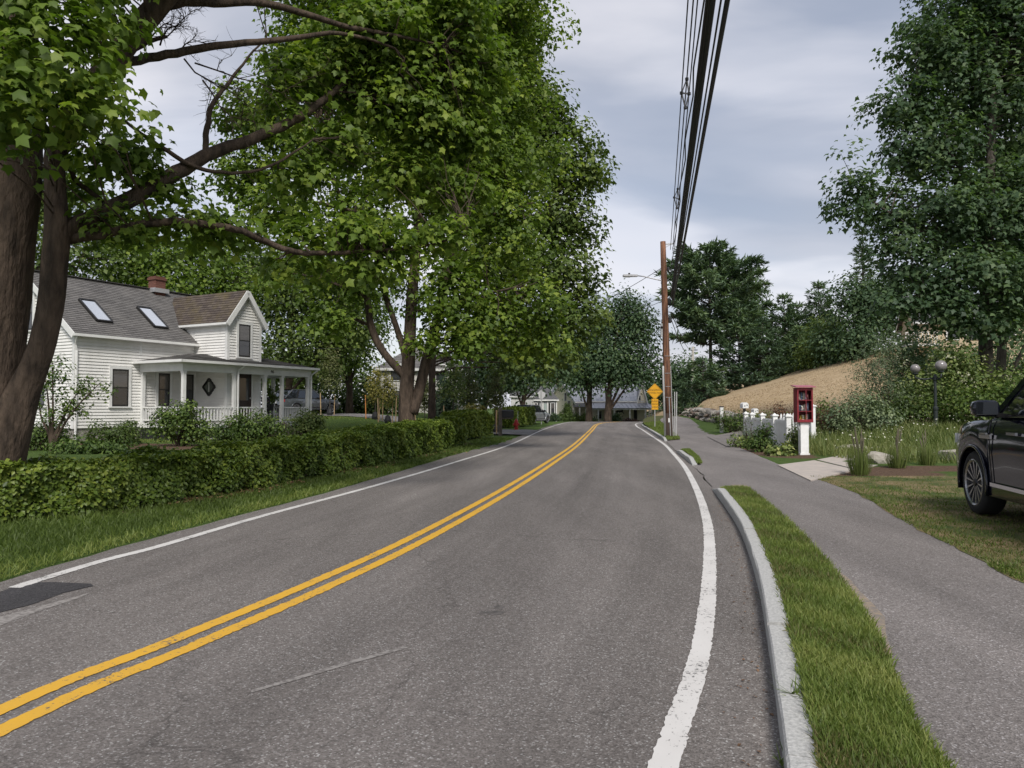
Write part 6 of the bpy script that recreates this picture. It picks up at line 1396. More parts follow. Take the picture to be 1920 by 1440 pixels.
bush('bushy green plants behind the short white post', 1372, 795, 36.5, [(0, 0, .6, .9, .5, .5), (.9, 0, .6, .7, .5, .5)], 120, 14, .2, .1, LM_BUSH, tint=(.5, .2, .13), group=GF)
bush('russet shrub behind the fence panels', 1466, 790, 30, [(0, 0, 1.0, .5, .4, .45)], 70, 12, .15, .07, LM_RED, tint=(.5, .2, .12), group=GF)
bush('russet shrub between red box and grey juniper', 1557, 800, 28, [(0, 0, .7, .55, .4, .5)], 70, 12, .17, .08, LM_RED, tint=(.35, .2, .12), group=GF)
bush('bright green plant right of the red box', 1545, 800, 30, [(0, 0, .8, .55, .45, .7), (-.7, 0, .5, .5, .4, .4)], 100, 14, .17, .09, LM_BUSH, tint=(.7, .16, .12), group=GF)
bush('tangled green growth behind the fence gap', 1440, 795, 31, [(0, 0, .7, .6, .4, .5), (1.0, 0, .6, .6, .4, .4)], 80, 14, .17, .09, LM_YOUNG, tint=(.4, .2, .12), group=GF)
GS = 'big shrubs of the garden'
bush('tall grey-green juniper at the foot of the dry hill', 1650, 815, 29, [(0, 0, 1.2, 1.0, .9, 1.3), (-.3, 0, 2.6, .8, .7, 1.1), (.5, 0, 3.2, .6, .6, .8), (-.9, 0, 1.0, .7, .7, .9), (.7, 0, 1.6, .7, .7, 1.1)], 520, 15, .26, .11, LM_GREY, LEAF_NARROW, tint=(.48, .2, .14), group=GS)
bush('dull olive shrub below the grey-green juniper', 1620, 825, 27, [(0, 0, .8, 1.0, .7, .8), (-.9, 0, .7, .6, .5, .7), (.8, 0, .6, .7, .5, .6)], 260, 14, .24, .1, LM_GREY, tint=(.7, .2, .14), group=GS)
fs_ = bush('broad light green flowering shrub behind the twin globe lamp', 1780, 815, 29.5, [(0, 0, 1.6, 1.5, 1.0, 1.3), (-1.3, 0, 1.4, .9, .8, 1.1), (1.3, 0, 1.7, 1.1, .9, 1.0), (.2, 0, 2.7, 1.0, .8, .8), (2.2, 0, 1.5, .9, .8, .9)], 620, 15, .3, .13, LM_YOUNG, tint=(.42, .2, .14), group=GS)
n_ = 420; th_ = rng.uniform(0, 6.28, n_); cl = np.repeat(rng.normal(0, 1, (60, 3)) * (1.25, .5, .75) + np.array((.4, -.5, 1.9)), 7, 0); pos = cl + rng.normal(0, .07, (n_, 3))
q = leaf_object('flowers', LEAF_KITE, pos, unit(rdir(n_) + np.array((0, -.5, .8))), rdir(n_), rng.uniform(.06, .12, n_), rng.random(n_), leaf_mat('cream_flower', (.42, .44, .26), (.52, .52, .36), (.62, .60, .48), .3), fs_); q['kind'] = 'stuff'
bush('dark shrub under the flowering shrub by the lamp', 1730, 815, 28.6, [(0, 0, .7, 1.4, .7, .7), (1.7, 0, .6, 1.2, .7, .6), (-1.2, 0, .7, .8, .6, .7)], 280, 14, .25, .12, LM_MAPLE_D, tint=(.35, .17, .12), group=GS)
bush('loose green shrub behind the dark car bonnet', 1870, 815, 27, [(0, 0, .9, 1.3, .8, .9), (1.6, 0, 1.4, 1.2, .9, 1.2), (-.8, .4, 1.0, .9, .7, .9)], 330, 15, .28, .12, LM_BUSH, tint=(.55, .2, .14), group=GS)
bush('rounded evergreen below the hillside house', 1700, 760, 44, [(0, 0, 1.6, 1.8, 1.4, 1.8), (.4, 0, 3.6, 1.6, 1.3, 1.8), (1.9, 0, 2.2, 1.5, 1.2, 2.2)], 480, 15, .4, .18, LM_OAK, tint=(.45, .18, .12), group=GS)
bush('leafy saplings on the slope below the beige house', 1790, 730, 46, [(0, 0, 2.2, 2.2, 1.4, 2.2), (2.6, 0, 2.4, 2.0, 1.4, 2.2), (5.2, 0, 2.4, 2, 1.4, 2.4)], 560, 15, .45, .2, LM_OAK, tint=(.55, .2, .12), group=GS)
# ================================================================== street furniture
POLE = mat('pole_wood', (.30, .145, .082), .85, (.10, .050, .034), 3.4, 9, bump=1.0, bscale=26, stretch=(6, 6, .28), thr=(.40, .58))
POLE_BASE = mat('pole_creosote', (.035, .024, .020), .9, (.06, .04, .03), 6, stretch=(4, 4, .4))
GALV = mat('galvanised', (.48, .48, .49), .45, (.40, .40, .41), 12, metal=.6); PVC = mat('grey_conduit', (.50, .50, .50), .5, (.42, .42, .42), 6); WIRE = mat('black_cable', (.022, .021, .028), .55); DARKMETAL = mat('dark_metal', (.03, .03, .032), .5)
pd = 35.4; pb = np.array((P(1254, 822, pd)[0], pd, hgt(P(1254, 822, pd)[0], pd))); ptop = P(1243, 453, pd)
pole = thing('utility_pole', 'weathered reddish utility pole with street lamp arm and conduits', 'utility pole', pb)
ax = ptop - pb; PH = np.linalg.norm(ax)
def pp_(f, dx=0, dy=0): return ax * f + np.array((dx, dy, 0))
k = MB(); k.tube([pp_(-.03), pp_(.0), pp_(.12)], [.20, .19, .182], 14); k.build('pole_butt', POLE_BASE, pole, smooth_=True)
k = MB(); k.tube([pp_(f) for f in (.12, .3, .5, .7, .9, 1.0)], [.181, .172, .16, .15, .138, .13], 14); k.build('pole_shaft', POLE, pole, smooth_=True)
k = MB(); k.tube([pp_(.0, -.19, -.1), pp_(.33, -.20, -.1), pp_(.36, -.19, -.1)], .05, 8); k.build('conduit', PVC, pole, smooth_=True)
k = MB(); k.tube([pp_(.0, .04, -.2), pp_(.20, .03, -.2)], .022, 6); k.build('conduit', GALV, pole)
k = MB(); k.tube([pp_(.0, .19, -.1), pp_(.36, .17, -.1)], .016, 6); k.build('ground_wire', PVC, pole)
for dx in (.27, .34): k = MB(); k.tube([(dx, -.1, -.1), (dx + .03 * (dx > .3), -.1, 2.15)], .024, 6); k.build('marker_pipe', PVC, pole)
k = MB(); k.obox(pp_(.085, .0, -.2), (.04, 0, 0), (0, .008, 0), (0, 0, .1)); k.build('number_tag', TRIM, pole)
arm0 = pp_((P(1243, 526, pd)[2] - pb[2]) / ax[2], -.13); lampp = P(1172, 518, pd + .3) - pb
k = MB(); k.tube([arm0 + (0, 0, -.15), arm0, arm0 + (lampp - arm0) * .5 + (0, 0, .10), lampp + (.55, 0, .03)], [.035, .03, .028, .026], 7); arm_ = k.build('lamp_arm', GALV, pole, smooth_=True)
k = MB(); k.prism([lampp + q for q in ((.6, -.1, -.02), (.6, .1, -.02), (.2, .15, -.02), (-.1, .12, -.02), (-.1, -.12, -.02), (.2, -.15, -.02))], (0, 0, .09)); lh = k.build('lamp_head', GALV, arm_); k = MB(); k.prism([lampp + q for q in ((.25, -.09, -.045), (.25, .09, -.045), (-.05, .08, -.045), (-.05, -.08, -.045))], (0, 0, .024)); k.build('lens', TRIM, arm_); k = MB(); k.lathe([(.05, 0), (.05, .08), (.0, .1)], lampp + (.2, 0, .07), 8); k.build('photocell', DARKMETAL, arm_)
def zpx(py): return (P(1250, py, pd)[2] - pb[2]) / ax[2]
k = MB(); k.beam(pp_(zpx(458), .1), pp_(zpx(457), .52), .05, .06); k.beam(pp_(zpx(464), .1), pp_(zpx(458), .4), .03, .03); k.build('bracket', GALV, pole)
for py, dx, r, h in ((505, .2, .07, .2), (566, .2, .09, .35), (600, .21, .09, .3)): k = MB(); k.lathe([(r * .6, -h / 2), (r, -h / 3), (r, h / 3), (r * .5, h / 2)], pp_(zpx(py), dx, -.05), 10); k.build('splice_case', DARKMETAL, pole)
for py, h in ((622, .5), (612, .25)): k = MB(); k.obox(pp_(zpx(py), -.21 if h > .3 else -.2, -.06), (.045, 0, 0), (0, .06, 0), (0, 0, h / 2)); k.build('terminal_box', PVC, pole)
for py in (668, 700, 725, 745): k = MB(); k.tube([pp_(zpx(py) + o_, dx_, -.17) for o_, dx_ in ((0, -.12), (0, .0), (0, .12))], .012, 5); k.build('strap', GALV, pole)

# overhead cables: each from the pole to the next span behind the viewer
def cable(label, a, btop, zb_, r, wav=0.0, fin=-14.0, name='cable', kids=None):
    """a: attachment (px, py) at the pole; passes the top edge of the view at x = btop, at height zb_"""
    A = P(a[0], a[1], pd); s = (0 - 0); X = (btop - 960) / F_PX; Y = 720 / F_PX; d = np.array((X, CP - Y * SP, SP + Y * CP)); tt = (zb_ - CAM_H) / d[2]; B = np.array((0, 0, CAM_H)) + d * tt
    C = B + (B - A) * (B[1] - fin) / (A[1] - B[1]); C[2] = zb_ + (zb_ - A[2]) * .2 + .25; pts = []
    for i in range(41):
        t_ = i / 40; y = A[1] + (fin - A[1]) * t_; f = (A[1] - y) / (A[1] - B[1])
        x = A[0] + (B[0] - A[0]) * f
        if f <= 1: z = A[2] + (B[2] - A[2]) * f - .12 * 4 * f * (1 - f) * .5
        else: g = (f - 1) / ((A[1] - fin) / (A[1] - B[1]) - 1); z = B[2] + (C[2] - B[2]) * g
        if wav: x += wav * math.sin(i * 2.1); z += wav * math.cos(i * 1.7)
        pts.append(np.array((x, y, z)))
    o0 = pts[0]; k = MB(); k.tube([p - o0 for p in pts], r, 6); o = k.build(name, WIRE, None, smooth_=True); o.location = tuple(o0); tag(o, label, 'cable', 'overhead cables'); return pts


w1 = cable('leftmost thin overhead wire running towards the viewer', (1257, 468), 1290, 9.4, .014)
w2 = cable('second thin overhead wire, above the leftmost one', (1262, 457), 1300, 9.75, .016)
w3 = cable('third thin overhead wire of the spacer bundle', (1264, 472), 1308, 9.4, .014)
cable('slightly wavy overhead wire left of the thick bundle', (1256, 520), 1318, 8.3, .016, .035)
for i, (tx, ty) in enumerate(((1326, 556), (1331, 560), (1336, 560), (1339, 562))):
    cable(('thick black cable at the left of the main bundle', 'thick black cable second in the main bundle', 'thick black cable third in the main bundle', 'thick black cable at the right of the main bundle')[i], (1258 + i, ty), tx, 6.9 - .03 * i, .024)
cable('thin wire between the main bundle and the rightmost cable', (1261, 556), 1352, 6.75, .014)
cable('rightmost heavy overhead cable', (1261, 570), 1364, 6.45, .034)
for j, yy_ in enumerate((17.5, 27.0)):
    def pt(w): i = min(range(41), key=lambda q: abs(w[q][1] - yy_)); return w[i]
    a, b_, c = pt(w1), pt(w2), pt(w3); lo_ = (a + c) / 2 - (0, 0, .36); o = thing('cable_spacer', ('diamond-shaped cable spacer nearer the top of the picture', 'diamond-shaped cable spacer nearer the pole')[j], 'cable spacer', tuple(b_)); k = MB()
    for p_, q_ in ((a, b_), (b_, c), (c, lo_), (lo_, a), (a, c)): k.beam(p_ - b_, q_ - b_, .03, .03)
    k.build('frame', DARKMETAL, o)
    for p_ in (a, b_, c, lo_): m_ = MB(); m_.lathe([(0, -.05), (.045, -.03), (.045, .03), (0, .05)], p_ - b_, 8); m_.build('clamp', DARKMETAL, o)
def span(label, A, B, r, sag=.03, group='service wires'):
    A, B = np.asarray(A), np.asarray(B); L = np.linalg.norm(B - A); pts = [A + (B - A) * t_ - np.array((0, 0, sag * L * 4 * t_ * (1 - t_))) for t_ in np.linspace(0, 1, 16)]
    k = MB(); k.tube([p - A for p in pts], r, 5); o = k.build('service_wire', WIRE, None); o.location = tuple(A); return tag(o, label, 'wire', group)
span('service wire crossing behind the street lamp arm', P(1240, 503, pd), P(1060, 600, 48), .014, .01)
span('upper of two wires leaving the pole for the left trees', P(1240, 558, pd), P(1050, 625, 46), .012, .01)
span('lower of two wires leaving the pole for the left trees', P(1240, 565, pd), P(1060, 632, 46), .012, .01)
span('upper wire running on from the pole to the far pole', P(1258, 585, pd), P(1299, 657, 88), .02, .01)
span('lower wire running on from the pole to the far pole', P(1259, 600, pd), P(1299, 664, 88), .02, .015)
span('wire crossing behind the porch gable of the white house', P(480, 653, 40), P(640, 653, 46), .012, .004)
# far pole
b = P(1296, 745, 88); b[2] = hgt(b[0], b[1]) ; t = thing('utility_pole', 'short pale distant utility pole among the dark pines', 'utility pole', b); k = MB(); zt_ = P(1300, 650, 88)[2] - b[2]; k.tube([(0, 0, -.3), (.15, 0, zt_ * .6), (.25, 0, zt_)], [.2, .17, .14], 10); k.build('pole_shaft', mat('pale_pole', (.42, .40, .36), .8, (.33, .31, .28), 5), t, smooth_=True); k = MB(); k.beam((-.3, 0, zt_ - .4), (.8, 0, zt_ - .4), .1, .1); k.build('crossarm', DARKMETAL, t)

# yellow warning sign
SIGNY = mat('sign_yellow', (.72, .36, .012), .45, (.66, .33, .02), 3); SIGNBLK = mat('sign_black', (.015, .014, .012), .5); STEEL = mat('sign_steel', (.42, .42, .42), .5, (.34, .34, .34), 7, metal=.4)
sd_ = 50.4; sb = stump(P(1228, 805, sd_), 0); t = thing('warning_sign', 'yellow diamond warning sign with yellow plaque below on steel post', 'road sign', sb); zc_ = P(1228, 734, sd_)[2] - sb[2]; hd_ = 15.5 * sd_ / F_PX
k = MB(); k.box(-.03, .03, -.03, .03, -.2, zc_ + hd_ * .8); k.build('post', STEEL, t)
def rounded_diamond(hw, r=.09):
    pts = []
    for ang in (0, 90, 180, 270):
        c_ = (hw - r * 1.414); cx, cz = c_ * math.cos(math.radians(ang)), c_ * math.sin(math.radians(ang))
        for da in (-45, -15, 15, 45): a_ = math.radians(ang + da); pts.append((cx + r * math.cos(a_), cz + r * math.sin(a_)))
    return pts
k = MB(); k.prism([(x, -.04, zc_ + z) for x, z in rounded_diamond(hd_)], (0, -.006, 0)); dmd = k.build('diamond_panel', SIGNY, t)
k = MB(); rd = rounded_diamond(hd_ * .93); ri_ = rounded_diamond(hd_ * .905); n_ = len(rd); k.add([(x, -.0475, zc_ + z) for x, z in rd + ri_], [(i, (i + 1) % n_, n_ + (i + 1) % n_, n_ + i) for i in range(n_)]); k.build('border', SIGNBLK, dmd, recalc=False)
zp_ = P(1228, 758, sd_)[2] - sb[2]; pw, ph = 6.2 * sd_ / F_PX, 10 * sd_ / F_PX
k = MB(); k.box(-pw, pw, -.046, -.04, zp_ - ph, zp_ + ph); plq = k.build('plaque', SIGNY, t)
fx = lambda z, y=-.0475: frame((0, y, z), (1, 0, 0), (0, 0, 1))
text('sign_text', 'DANGEROUS', .165, fx(zc_ + .095), SIGNBLK, t, .001); text('sign_text', 'INTERSECTION', .142, fx(zc_ - .105), SIGNBLK, t, .001)
for i, s_ in enumerate(('BLIND', 'DRIVE', 'AHEAD')): text('sign_text', s_, .15, fx(zp_ + .2 - .2 * i), SIGNBLK, t, .001)
# back of a diamond sign on the left
bd = 68.0; b = stump(P(1015, 789, bd), 0); t = thing('road_sign', 'grey back of a diamond road sign beside the left road edge', 'road sign', b); zc_ = P(1015, 740, bd)[2] - b[2]; k = MB(); k.box(-.045, .045, -.05, .03, -.2, zc_ + .5); k.build('post', STEEL, t); k = MB(); k.prism([(x, .04, zc_ + z) for x, z in rounded_diamond(10 * bd / F_PX)], (0, .01, 0)); k.build('diamond_panel', mat('sign_back', (.46, .46, .46), .5), t)

# mailbox by the driveway
WOODG = mat('grey_post_wood', (.20, .165, .14), .9, (.12, .10, .085), 8, bump=.4, stretch=(3, 3, .4)); BLK = mat('black_enamel', (.016, .017, .02), .35)
def mailbox_shell(mb, L, w, h, o):
    prof = [(-w / 2, 0), (w / 2, 0)] + [(w / 2 * math.cos(a), h - w / 2 + w / 2 * math.sin(a)) for a in np.linspace(0, math.pi, 11)]
    mb.prism([(o[0], o[1] + x, o[2] + z) for x, z in prof], (L, 0, 0))
b = stump(P(938, 815, 40.3), 0); t = thing('mailbox', 'black mailbox on a thick weathered wooden post', 'mailbox', b)
zt_ = P(938, 766, 40.3)[2] - b[2]; k = MB(); k.box(-.1, .1, -.1, .1, -.2, zt_); k.prism([(-.1, -.1, zt_), (.1, -.1, zt_), (.1, .1, zt_), (-.1, .1, zt_)], (0, 0, .04)); k.build('post', WOODG, t)
zb_ = P(940, 783, 40.3)[2] - b[2]; k = MB(); mailbox_shell(k, .62, .30, .42, (.1, 0, zb_)); mbx = k.build('box', BLK, t); k = MB(); k.prism([(.725, -.13, zb_ + .03), (.725, .13, zb_ + .03), (.725, .13, zb_ + .32), (.725, -.13, zb_ + .32)], (.02, 0, 0)); k.build('door', BLK, mbx); k = MB(); k.beam((.1, 0, zb_ - .04), (.7, 0, zb_ - .04), .09, .07); k.build('support_arm', WOODG, t)
for dx, lb in ((-.3, 'thin pale stake left of the mailbox post'),): o = MB().box(-.04, .04, -.04, .04, -.1, 1.35).build('garden_stake', STAKE, None); q = stump(P(931, 810, 41.5), 0); o.location = tuple(q); tag(o, 'pale wooden stake standing left of the mailbox post', 'stake')
# hydrant
RED = mat('hydrant_red', (.42, .025, .02), .45, (.30, .02, .018), 7); b = stump(P(968, 806, 49.5), 0); t = thing('fire_hydrant', 'red fire hydrant with thin marker rod before the far hedge', 'hydrant', b)
k = MB(); k.lathe([(.17, 0), (.17, .05), (.12, .06), (.115, .42), (.16, .43), (.16, .48), (.13, .5), (.125, .56), (.09, .66), (.03, .72), (.03, .77), (0, .78)], (0, 0, 0), 14); k.build('barrel', RED, t, smooth_=False)
for s_ in (-1, 1): k = MB(); k.lathe([(.065, 0), (.065, .14 * s_), (.085, .145 * s_), (.085, .2 * s_), (.03, .21 * s_), (.03, .24 * s_)], (0, 0, .36), 10, 'x'); k.build('side_outlet', RED, t)
k = MB(); k.lathe([(.08, 0), (.08, -.15), (.1, -.155), (.1, -.2), (.035, -.21), (.035, -.24)], (0, 0, .33), 10, 'y'); k.build('front_outlet', RED, t)
k = MB(); k.tube([(.1, .1, .5), (.11, .1, 1.25)], .014, 5); k.build('marker_rod', TRIM, t)

# red book box on a white post
LIBRED = mat('library_red', (.22, .018, .028), .5, (.17, .014, .022), 6); LIBROOF = mat('library_roof', (.36, .11, .15), .55); WPOST = mat('white_post', (.82, .82, .82), .5, (.72, .72, .71), 5)
b = stump(P(1507, 856, 22.0), 0); sc_ = 22.0 / F_PX; t = thing('book_box', 'dark red glazed book exchange box on a square white post', 'book box', b, math.radians(-4))
z0, z1 = P(1507, 792, 22)[2] - b[2], P(1507, 729, 22)[2] - b[2]; w2_ = 14.5 * sc_; k = MB(); k.box(-.115, .115, -.115, .115, -.1, z0); k.build('post', WPOST, t); k = MB(); k.box(-.14, .14, -.14, .14, -.05, .05); k.build('post_foot', WPOST, t)
k = MB()
for s_ in (-1, 1): k.beam((s_ * .1, 0, z0 - .22), (s_ * w2_ * .8, 0, z0 - .02), .04, .1, up=(0, 1, 0))
k.build('bracket', WPOST, t)
d2 = .17; k = MB(); k.box(-w2_, w2_, -d2, d2, z0, z0 + .045); k.box(-w2_, w2_, d2 - .02, d2, z0 + .045, z1); k.box(-w2_, -w2_ + .025, -d2, d2 - .02, z0 + .045, z1); k.box(w2_ - .025, w2_, -d2, d2 - .02, z0 + .045, z1); k.box(-w2_, w2_, -d2, d2, z1, z1 + .03); cab = k.build('cabinet', LIBRED, t)
k = MB(); fw = .045
k.box(-w2_ + .002, -w2_ + fw, -d2 - .022, -d2 - .001, z0 + .01, z1 + .02); k.box(w2_ - fw, w2_ - .002, -d2 - .022, -d2 - .001, z0 + .01, z1 + .02); k.box(-w2_ + fw, w2_ - fw, -d2 - .022, -d2 - .001, z0 + .01, z0 + .09); k.box(-w2_ + fw, w2_ - fw, -d2 - .022, -d2 - .001, z1 - .05, z1 + .02)
k.box(.02, .04, -d2 - .02, -d2 - .001, z0 + .09, z1 - .05)
for f_ in (.33, .66): k.box(-w2_ + fw, w2_ - fw, -d2 - .0205, -d2 - .002, z0 + (z1 - z0) * f_ - .012, z0 + (z1 - z0) * f_ + .012)
dr_ = k.build('door', LIBRED, t)
mg, ntg, bg_ = nodes('clear_glass'); bg_.inputs['Transmission Weight'].default_value = 1.0; bg_.inputs['Roughness'].default_value = .02; bg_.inputs['IOR'].default_value = 1.05; MATS['clear_glass'] = mg
k = MB(); k.box(-w2_ + fw, w2_ - fw, -d2 - .012, -d2 - .008, z0 + .09, z1 - .05); k.build('pane', mg, dr_)
k = MB(); k.prism([(-w2_ - .06, -d2 - .1, z1 + .035), (w2_ + .06, -d2 - .1, z1 + .035), (w2_ + .06, d2 + .05, z1 + .085), (-w2_ - .06, d2 + .05, z1 + .085)], (0, 0, .03)); k.build('roof', LIBROOF, t)
for f_ in (.33, .66): k = MB(); k.box(-w2_ + .026, w2_ - .026, -d2 + .02, d2 - .021, z0 + (z1 - z0) * f_ - .008, z0 + (z1 - z0) * f_ + .008); k.build('shelf', LIBRED, cab)
bt = Matrix.Rotation(math.radians(-4), 4, 'Z'); bcol = [(.5, .45, .38), (.62, .60, .55), (.55, .38, .05), (.30, .10, .10), (.12, .16, .25), (.35, .33, .30), (.58, .52, .42), (.10, .10, .11)]
names_ = ('pale tan', 'off-white', 'yellow', 'maroon', 'navy', 'grey', 'cream', 'black')
for sh in range(3):
    x_ = -w2_ + .05; zz_ = z0 + (z1 - z0) * (0, .33, .66)[sh] + (.05 if sh == 0 else .012); i = 0
    while x_ < w2_ - .08 and i < 6:
        w_ = random.uniform(.03, .055); h_ = random.uniform(.15, .24); ci = random.randrange(8); k = MB(); k.box(0, w_, 0, .13, 0, h_); k.box(.003, w_ - .003, .004, .126, h_ - .002, h_ + .001)
        o = k.build('book', mat('book_' + names_[ci].replace(' ', '_'), bcol[ci], .6), None); v = bt @ Vector((x_, -.05, zz_)); o.location = (b[0] + v.x, b[1] + v.y, b[2] + v.z); o.rotation_euler = (0, 0, math.radians(-4))
        tag(o, f'{("first", "second", "third", "fourth", "fifth", "sixth")[i]} book from the left on the {("bottom", "middle", "top")[sh]} shelf, {names_[ci]}', 'book', 'books in the red box'); x_ += w_ + random.uniform(.004, .03); i += 1

# white fence: solid panels between capped posts
def capped_post(px, dep, h, parent, w=.075, base=None):
    q = stump(P(px, 830, dep), 0) if base is None else base; k = MB(); k.box(-w, w, -w, w, -.1, h); k.box(-w - .035, w + .035, -w - .035, w + .035, h, h + .035); o = k.build('fence_post', WPOST, parent); k = MB(); k.prism([(-w - .015, -w - .015, h + .035), (w + .015, -w - .015, h + .035), (w + .015, w + .015, h + .035), (-w - .015, w + .015, h + .035)], (0, 0, .02)); k.lathe([(w * .9, h + .055), (.0, h + .11)], (0, 0, 0), 4); k.build('post_cap', WPOST, o); o.location = tuple(q - pf_); return q
pf_ = stump(P(1478, 850, 23.7), 0); fence = thing('fence', 'short white panelled fence with capped posts beside the red box', 'fence', pf_)
ps = [(1478, 23.7), (1453, 25.2), (1430, 26.8), (1411, 28.6), (1399, 30.0)]; qs = []
for px, dep in ps: qs.append(capped_post(px, dep, 1.10, fence))
for a, b_ in zip(qs[:-1], qs[1:]):
    d_ = (b_ - a); L = math.hypot(d_[0], d_[1]); d_ = d_ / L; n_ = max(3, int(L / .2)); nn_ = np.array((d_[1], -d_[0], 0)); rl = MB()
    for z_ in (.12, .92): rl.obox((a + b_) / 2 - pf_ + np.array((0, 0, z_)), d_ * (L / 2 - .08), nn_ * .03, np.array((0, 0, .05)))
    rl.build('rail', WPOST, fence)
    for i in range(n_):
        c = a + d_ * (.08 + (L - .16) * (i + .5) / n_) - pf_; k = MB(); k.obox(c + np.array((0, 0, .53)), d_ * ((L - .16) / n_ / 2 - .004), nn_ * .011, np.array((0, 0, .47))); k.build('board', WPOST, fence)
pf_ = stump(P(1524, 830, 27), 0); fence2 = thing('picket_fence', 'white picket fence section behind the red box', 'fence', pf_); qa = capped_post(1524, 27, 1.25, fence2, .08); qb = stump(P(1462, 830, 28.5), 0); d_ = qb - qa; L = np.linalg.norm(d_); d_ = d_ / L
k = MB(); k.beam(np.array((0, 0, .3)), d_ * L + np.array((0, 0, .3)), .05, .09); k.beam(np.array((0, 0, .85)), d_ * L + np.array((0, 0, .85)), .05, .09); k.build('rail', WPOST, fence2)
for i in range(1, 11): c = d_ * L * i / 10.5; k = MB(); k.prism([c + np.array(q) for q in ((-.035, -.035, .08), (.035, -.035, .08), (.035, -.035, 1.0), (0, -.035, 1.06), (-.035, -.035, 1.0))], (0, .02, 0)); k.build('picket', WPOST, fence2)
# white rounded boxes on dark posts, single white post
for px, dep, py, lb in ((1396, 33, 760, 'larger white rounded box on a dark post behind the fence'), (1415.5, 34, 770, 'smaller white rounded box on a dark post behind the fence')):
    b = stump(P(px, 800, dep), 0); zc_ = P(px, py, dep)[2] - b[2]; r_ = (5.4 if px < 1400 else 4.2) * dep / F_PX; t = thing('mailbox', lb, 'mailbox', b, 0, 'white boxes behind the fence'); k = MB(); k.box(-.05, .05, -.05, .05, -.1, zc_ - r_); k.build('post', mat('dark_post', (.10, .085, .075), .9), t)
    k = MB(); prof = [(-r_, -r_), (r_, -r_)] + [(r_ * math.cos(a), r_ * .2 + r_ * .8 * math.sin(a)) for a in np.linspace(0, math.pi, 11)]; k.prism([(x, -.2, zc_ + z) for x, z in prof], (0, .42, 0)); bx_ = k.build('box', WPOST, t)
    for sx, sz in ((-.3, -.2), (.45, .05)): k = MB(); k.lathe([(0, -.015), (r_ * .2, -.01), (r_ * .2, .0)], (sx * r_, -.2, zc_ + sz * r_), 8, 'y'); k.build('dark_hole', SIGNBLK, bx_)
b = stump(P(1353, 800, 37.0), 0); zt_ = P(1353, 763, 37)[2] - b[2]; t = thing('post', 'single slim white post behind the stone wall end', 'post', b); k = MB(); k.box(-.075, .075, -.075, .075, -.2, zt_); k.build('shaft', WPOST, t); k = MB(); k.box(-.1, .1, -.1, .1, zt_, zt_ + .04); k.build('cap', DARKMETAL, t)
# twin globe garden lamp
ld = 27.0; b = stump(P(1755, 812, ld), 0); t = thing('garden_lamp', 'dark garden lamp post with two pale globes', 'lamp', b); zt_ = P(1755, 702, ld)[2] - b[2]; LP = mat('lamp_iron', (.022, .028, .028), .45)
k = MB(); k.lathe([(.14, -.1), (.14, .06), (.11, .08), (.1, .25), (.075, .3), (.075, .75), (.095, .78), (.095, .86), (.055, .9), (.05, zt_ - .25), (.07, zt_ - .2), (.07, zt_ - .1), (.04, zt_)], (0, 0, 0), 12); k.build('post', LP, t)
GL = mat('lamp_globe', (.25, .23, .23), .15, (.17, .155, .155), 3, spec=.7)
for dx, dy, z_, r_ in ((-.58, .25, zt_ + .22, .17), (.08, -.25, zt_ + .30, .2)):
    k = MB(); k.tube([(0, 0, zt_ - .12), (dx * .5, dy * .5, zt_ - .18), (dx, dy, zt_ - .12), (dx, dy, zt_ + .02)], .03, 7); ar = k.build('arm', LP, t, smooth_=True)
    k = MB(); k.lathe([(.05, 0), (.1, .04), (.1, .08)], (dx, dy, zt_ + .0 + (z_ - zt_ - r_ - .06)), 10); k.build('globe_cup', LP, ar); k = MB(); k.lathe([(r_ * math.cos(a), r_ * math.sin(a)) for a in np.linspace(-1.2, 1.5, 12)] + [(0, r_)], (dx, dy, z_), 16); k.build('globe', GL, ar, smooth_=True)
# porch chair and potted plant
R_ = Matrix.Rotation(math.pi / 2 - TH, 4, 'Z')
def on_porch(u, v, z): w_ = R_ @ Vector((u, -v, z)); return (HO[0] + w_.x, HO[1] + w_.y, z)
t = thing('porch_chair', 'dark slatted chair at the far end of the porch', 'chair', on_porch(7.55, 1.6, FL), math.pi / 2 - TH + 2.4)
k = MB(); k.box(-.25, .25, -.25, .25, .4, .45); k.build('seat', DARKMETAL, t)
for x in (-.22, .22):
    for y in (-.22, .22): k = MB(); k.box(x - .025, x + .025, y - .025, y + .025, 0, .4); k.build('leg', DARKMETAL, t)
for x in (-.23, .23): k = MB(); k.beam((x, .23, .45), (x, .33, 1.05), .05); k.build('back_post', DARKMETAL, t); k = MB(); k.beam((x, -.25, .66), (x, .28, .66), .06, .03); k.beam((x, -.22, .45), (x, -.22, .65), .04); k.build('armrest', DARKMETAL, t)
for z_ in (.58, .74, .90, 1.02): k = MB(); k.beam((-.23, .25 + (z_ - .45) * .16, z_), (.23, .25 + (z_ - .45) * .16, z_), .02, .08); k.build('slat', DARKMETAL, t)
t = thing('potted_plant', 'leafy potted plant on a stand by the porch steps', 'plant', on_porch(8.2, 1.3, FL)); k = MB(); k.lathe([(.14, .45), (.19, .75), (.2, .76), (.17, .74)], (0, 0, 0), 12); k.build('pot', DARKMETAL, t)
for a in range(3): k = MB(); k.beam((.14 * math.cos(a * 2.1), .14 * math.sin(a * 2.1), 0), (.1 * math.cos(a * 2.1), .1 * math.sin(a * 2.1), .46), .025); k.build('stand_leg', DARKMETAL, t)
cc, pos, nrm, dv, tn = crown_points([(0, 0, 1.1, .35, .35, .4)], 50, 12, .12, tint=(.75, .15, .12)); leaf_object('foliage', LEAF_KITE, pos, nrm, dv, rng.uniform(.06, .12, len(pos)), tn, LM_BUSH, t)
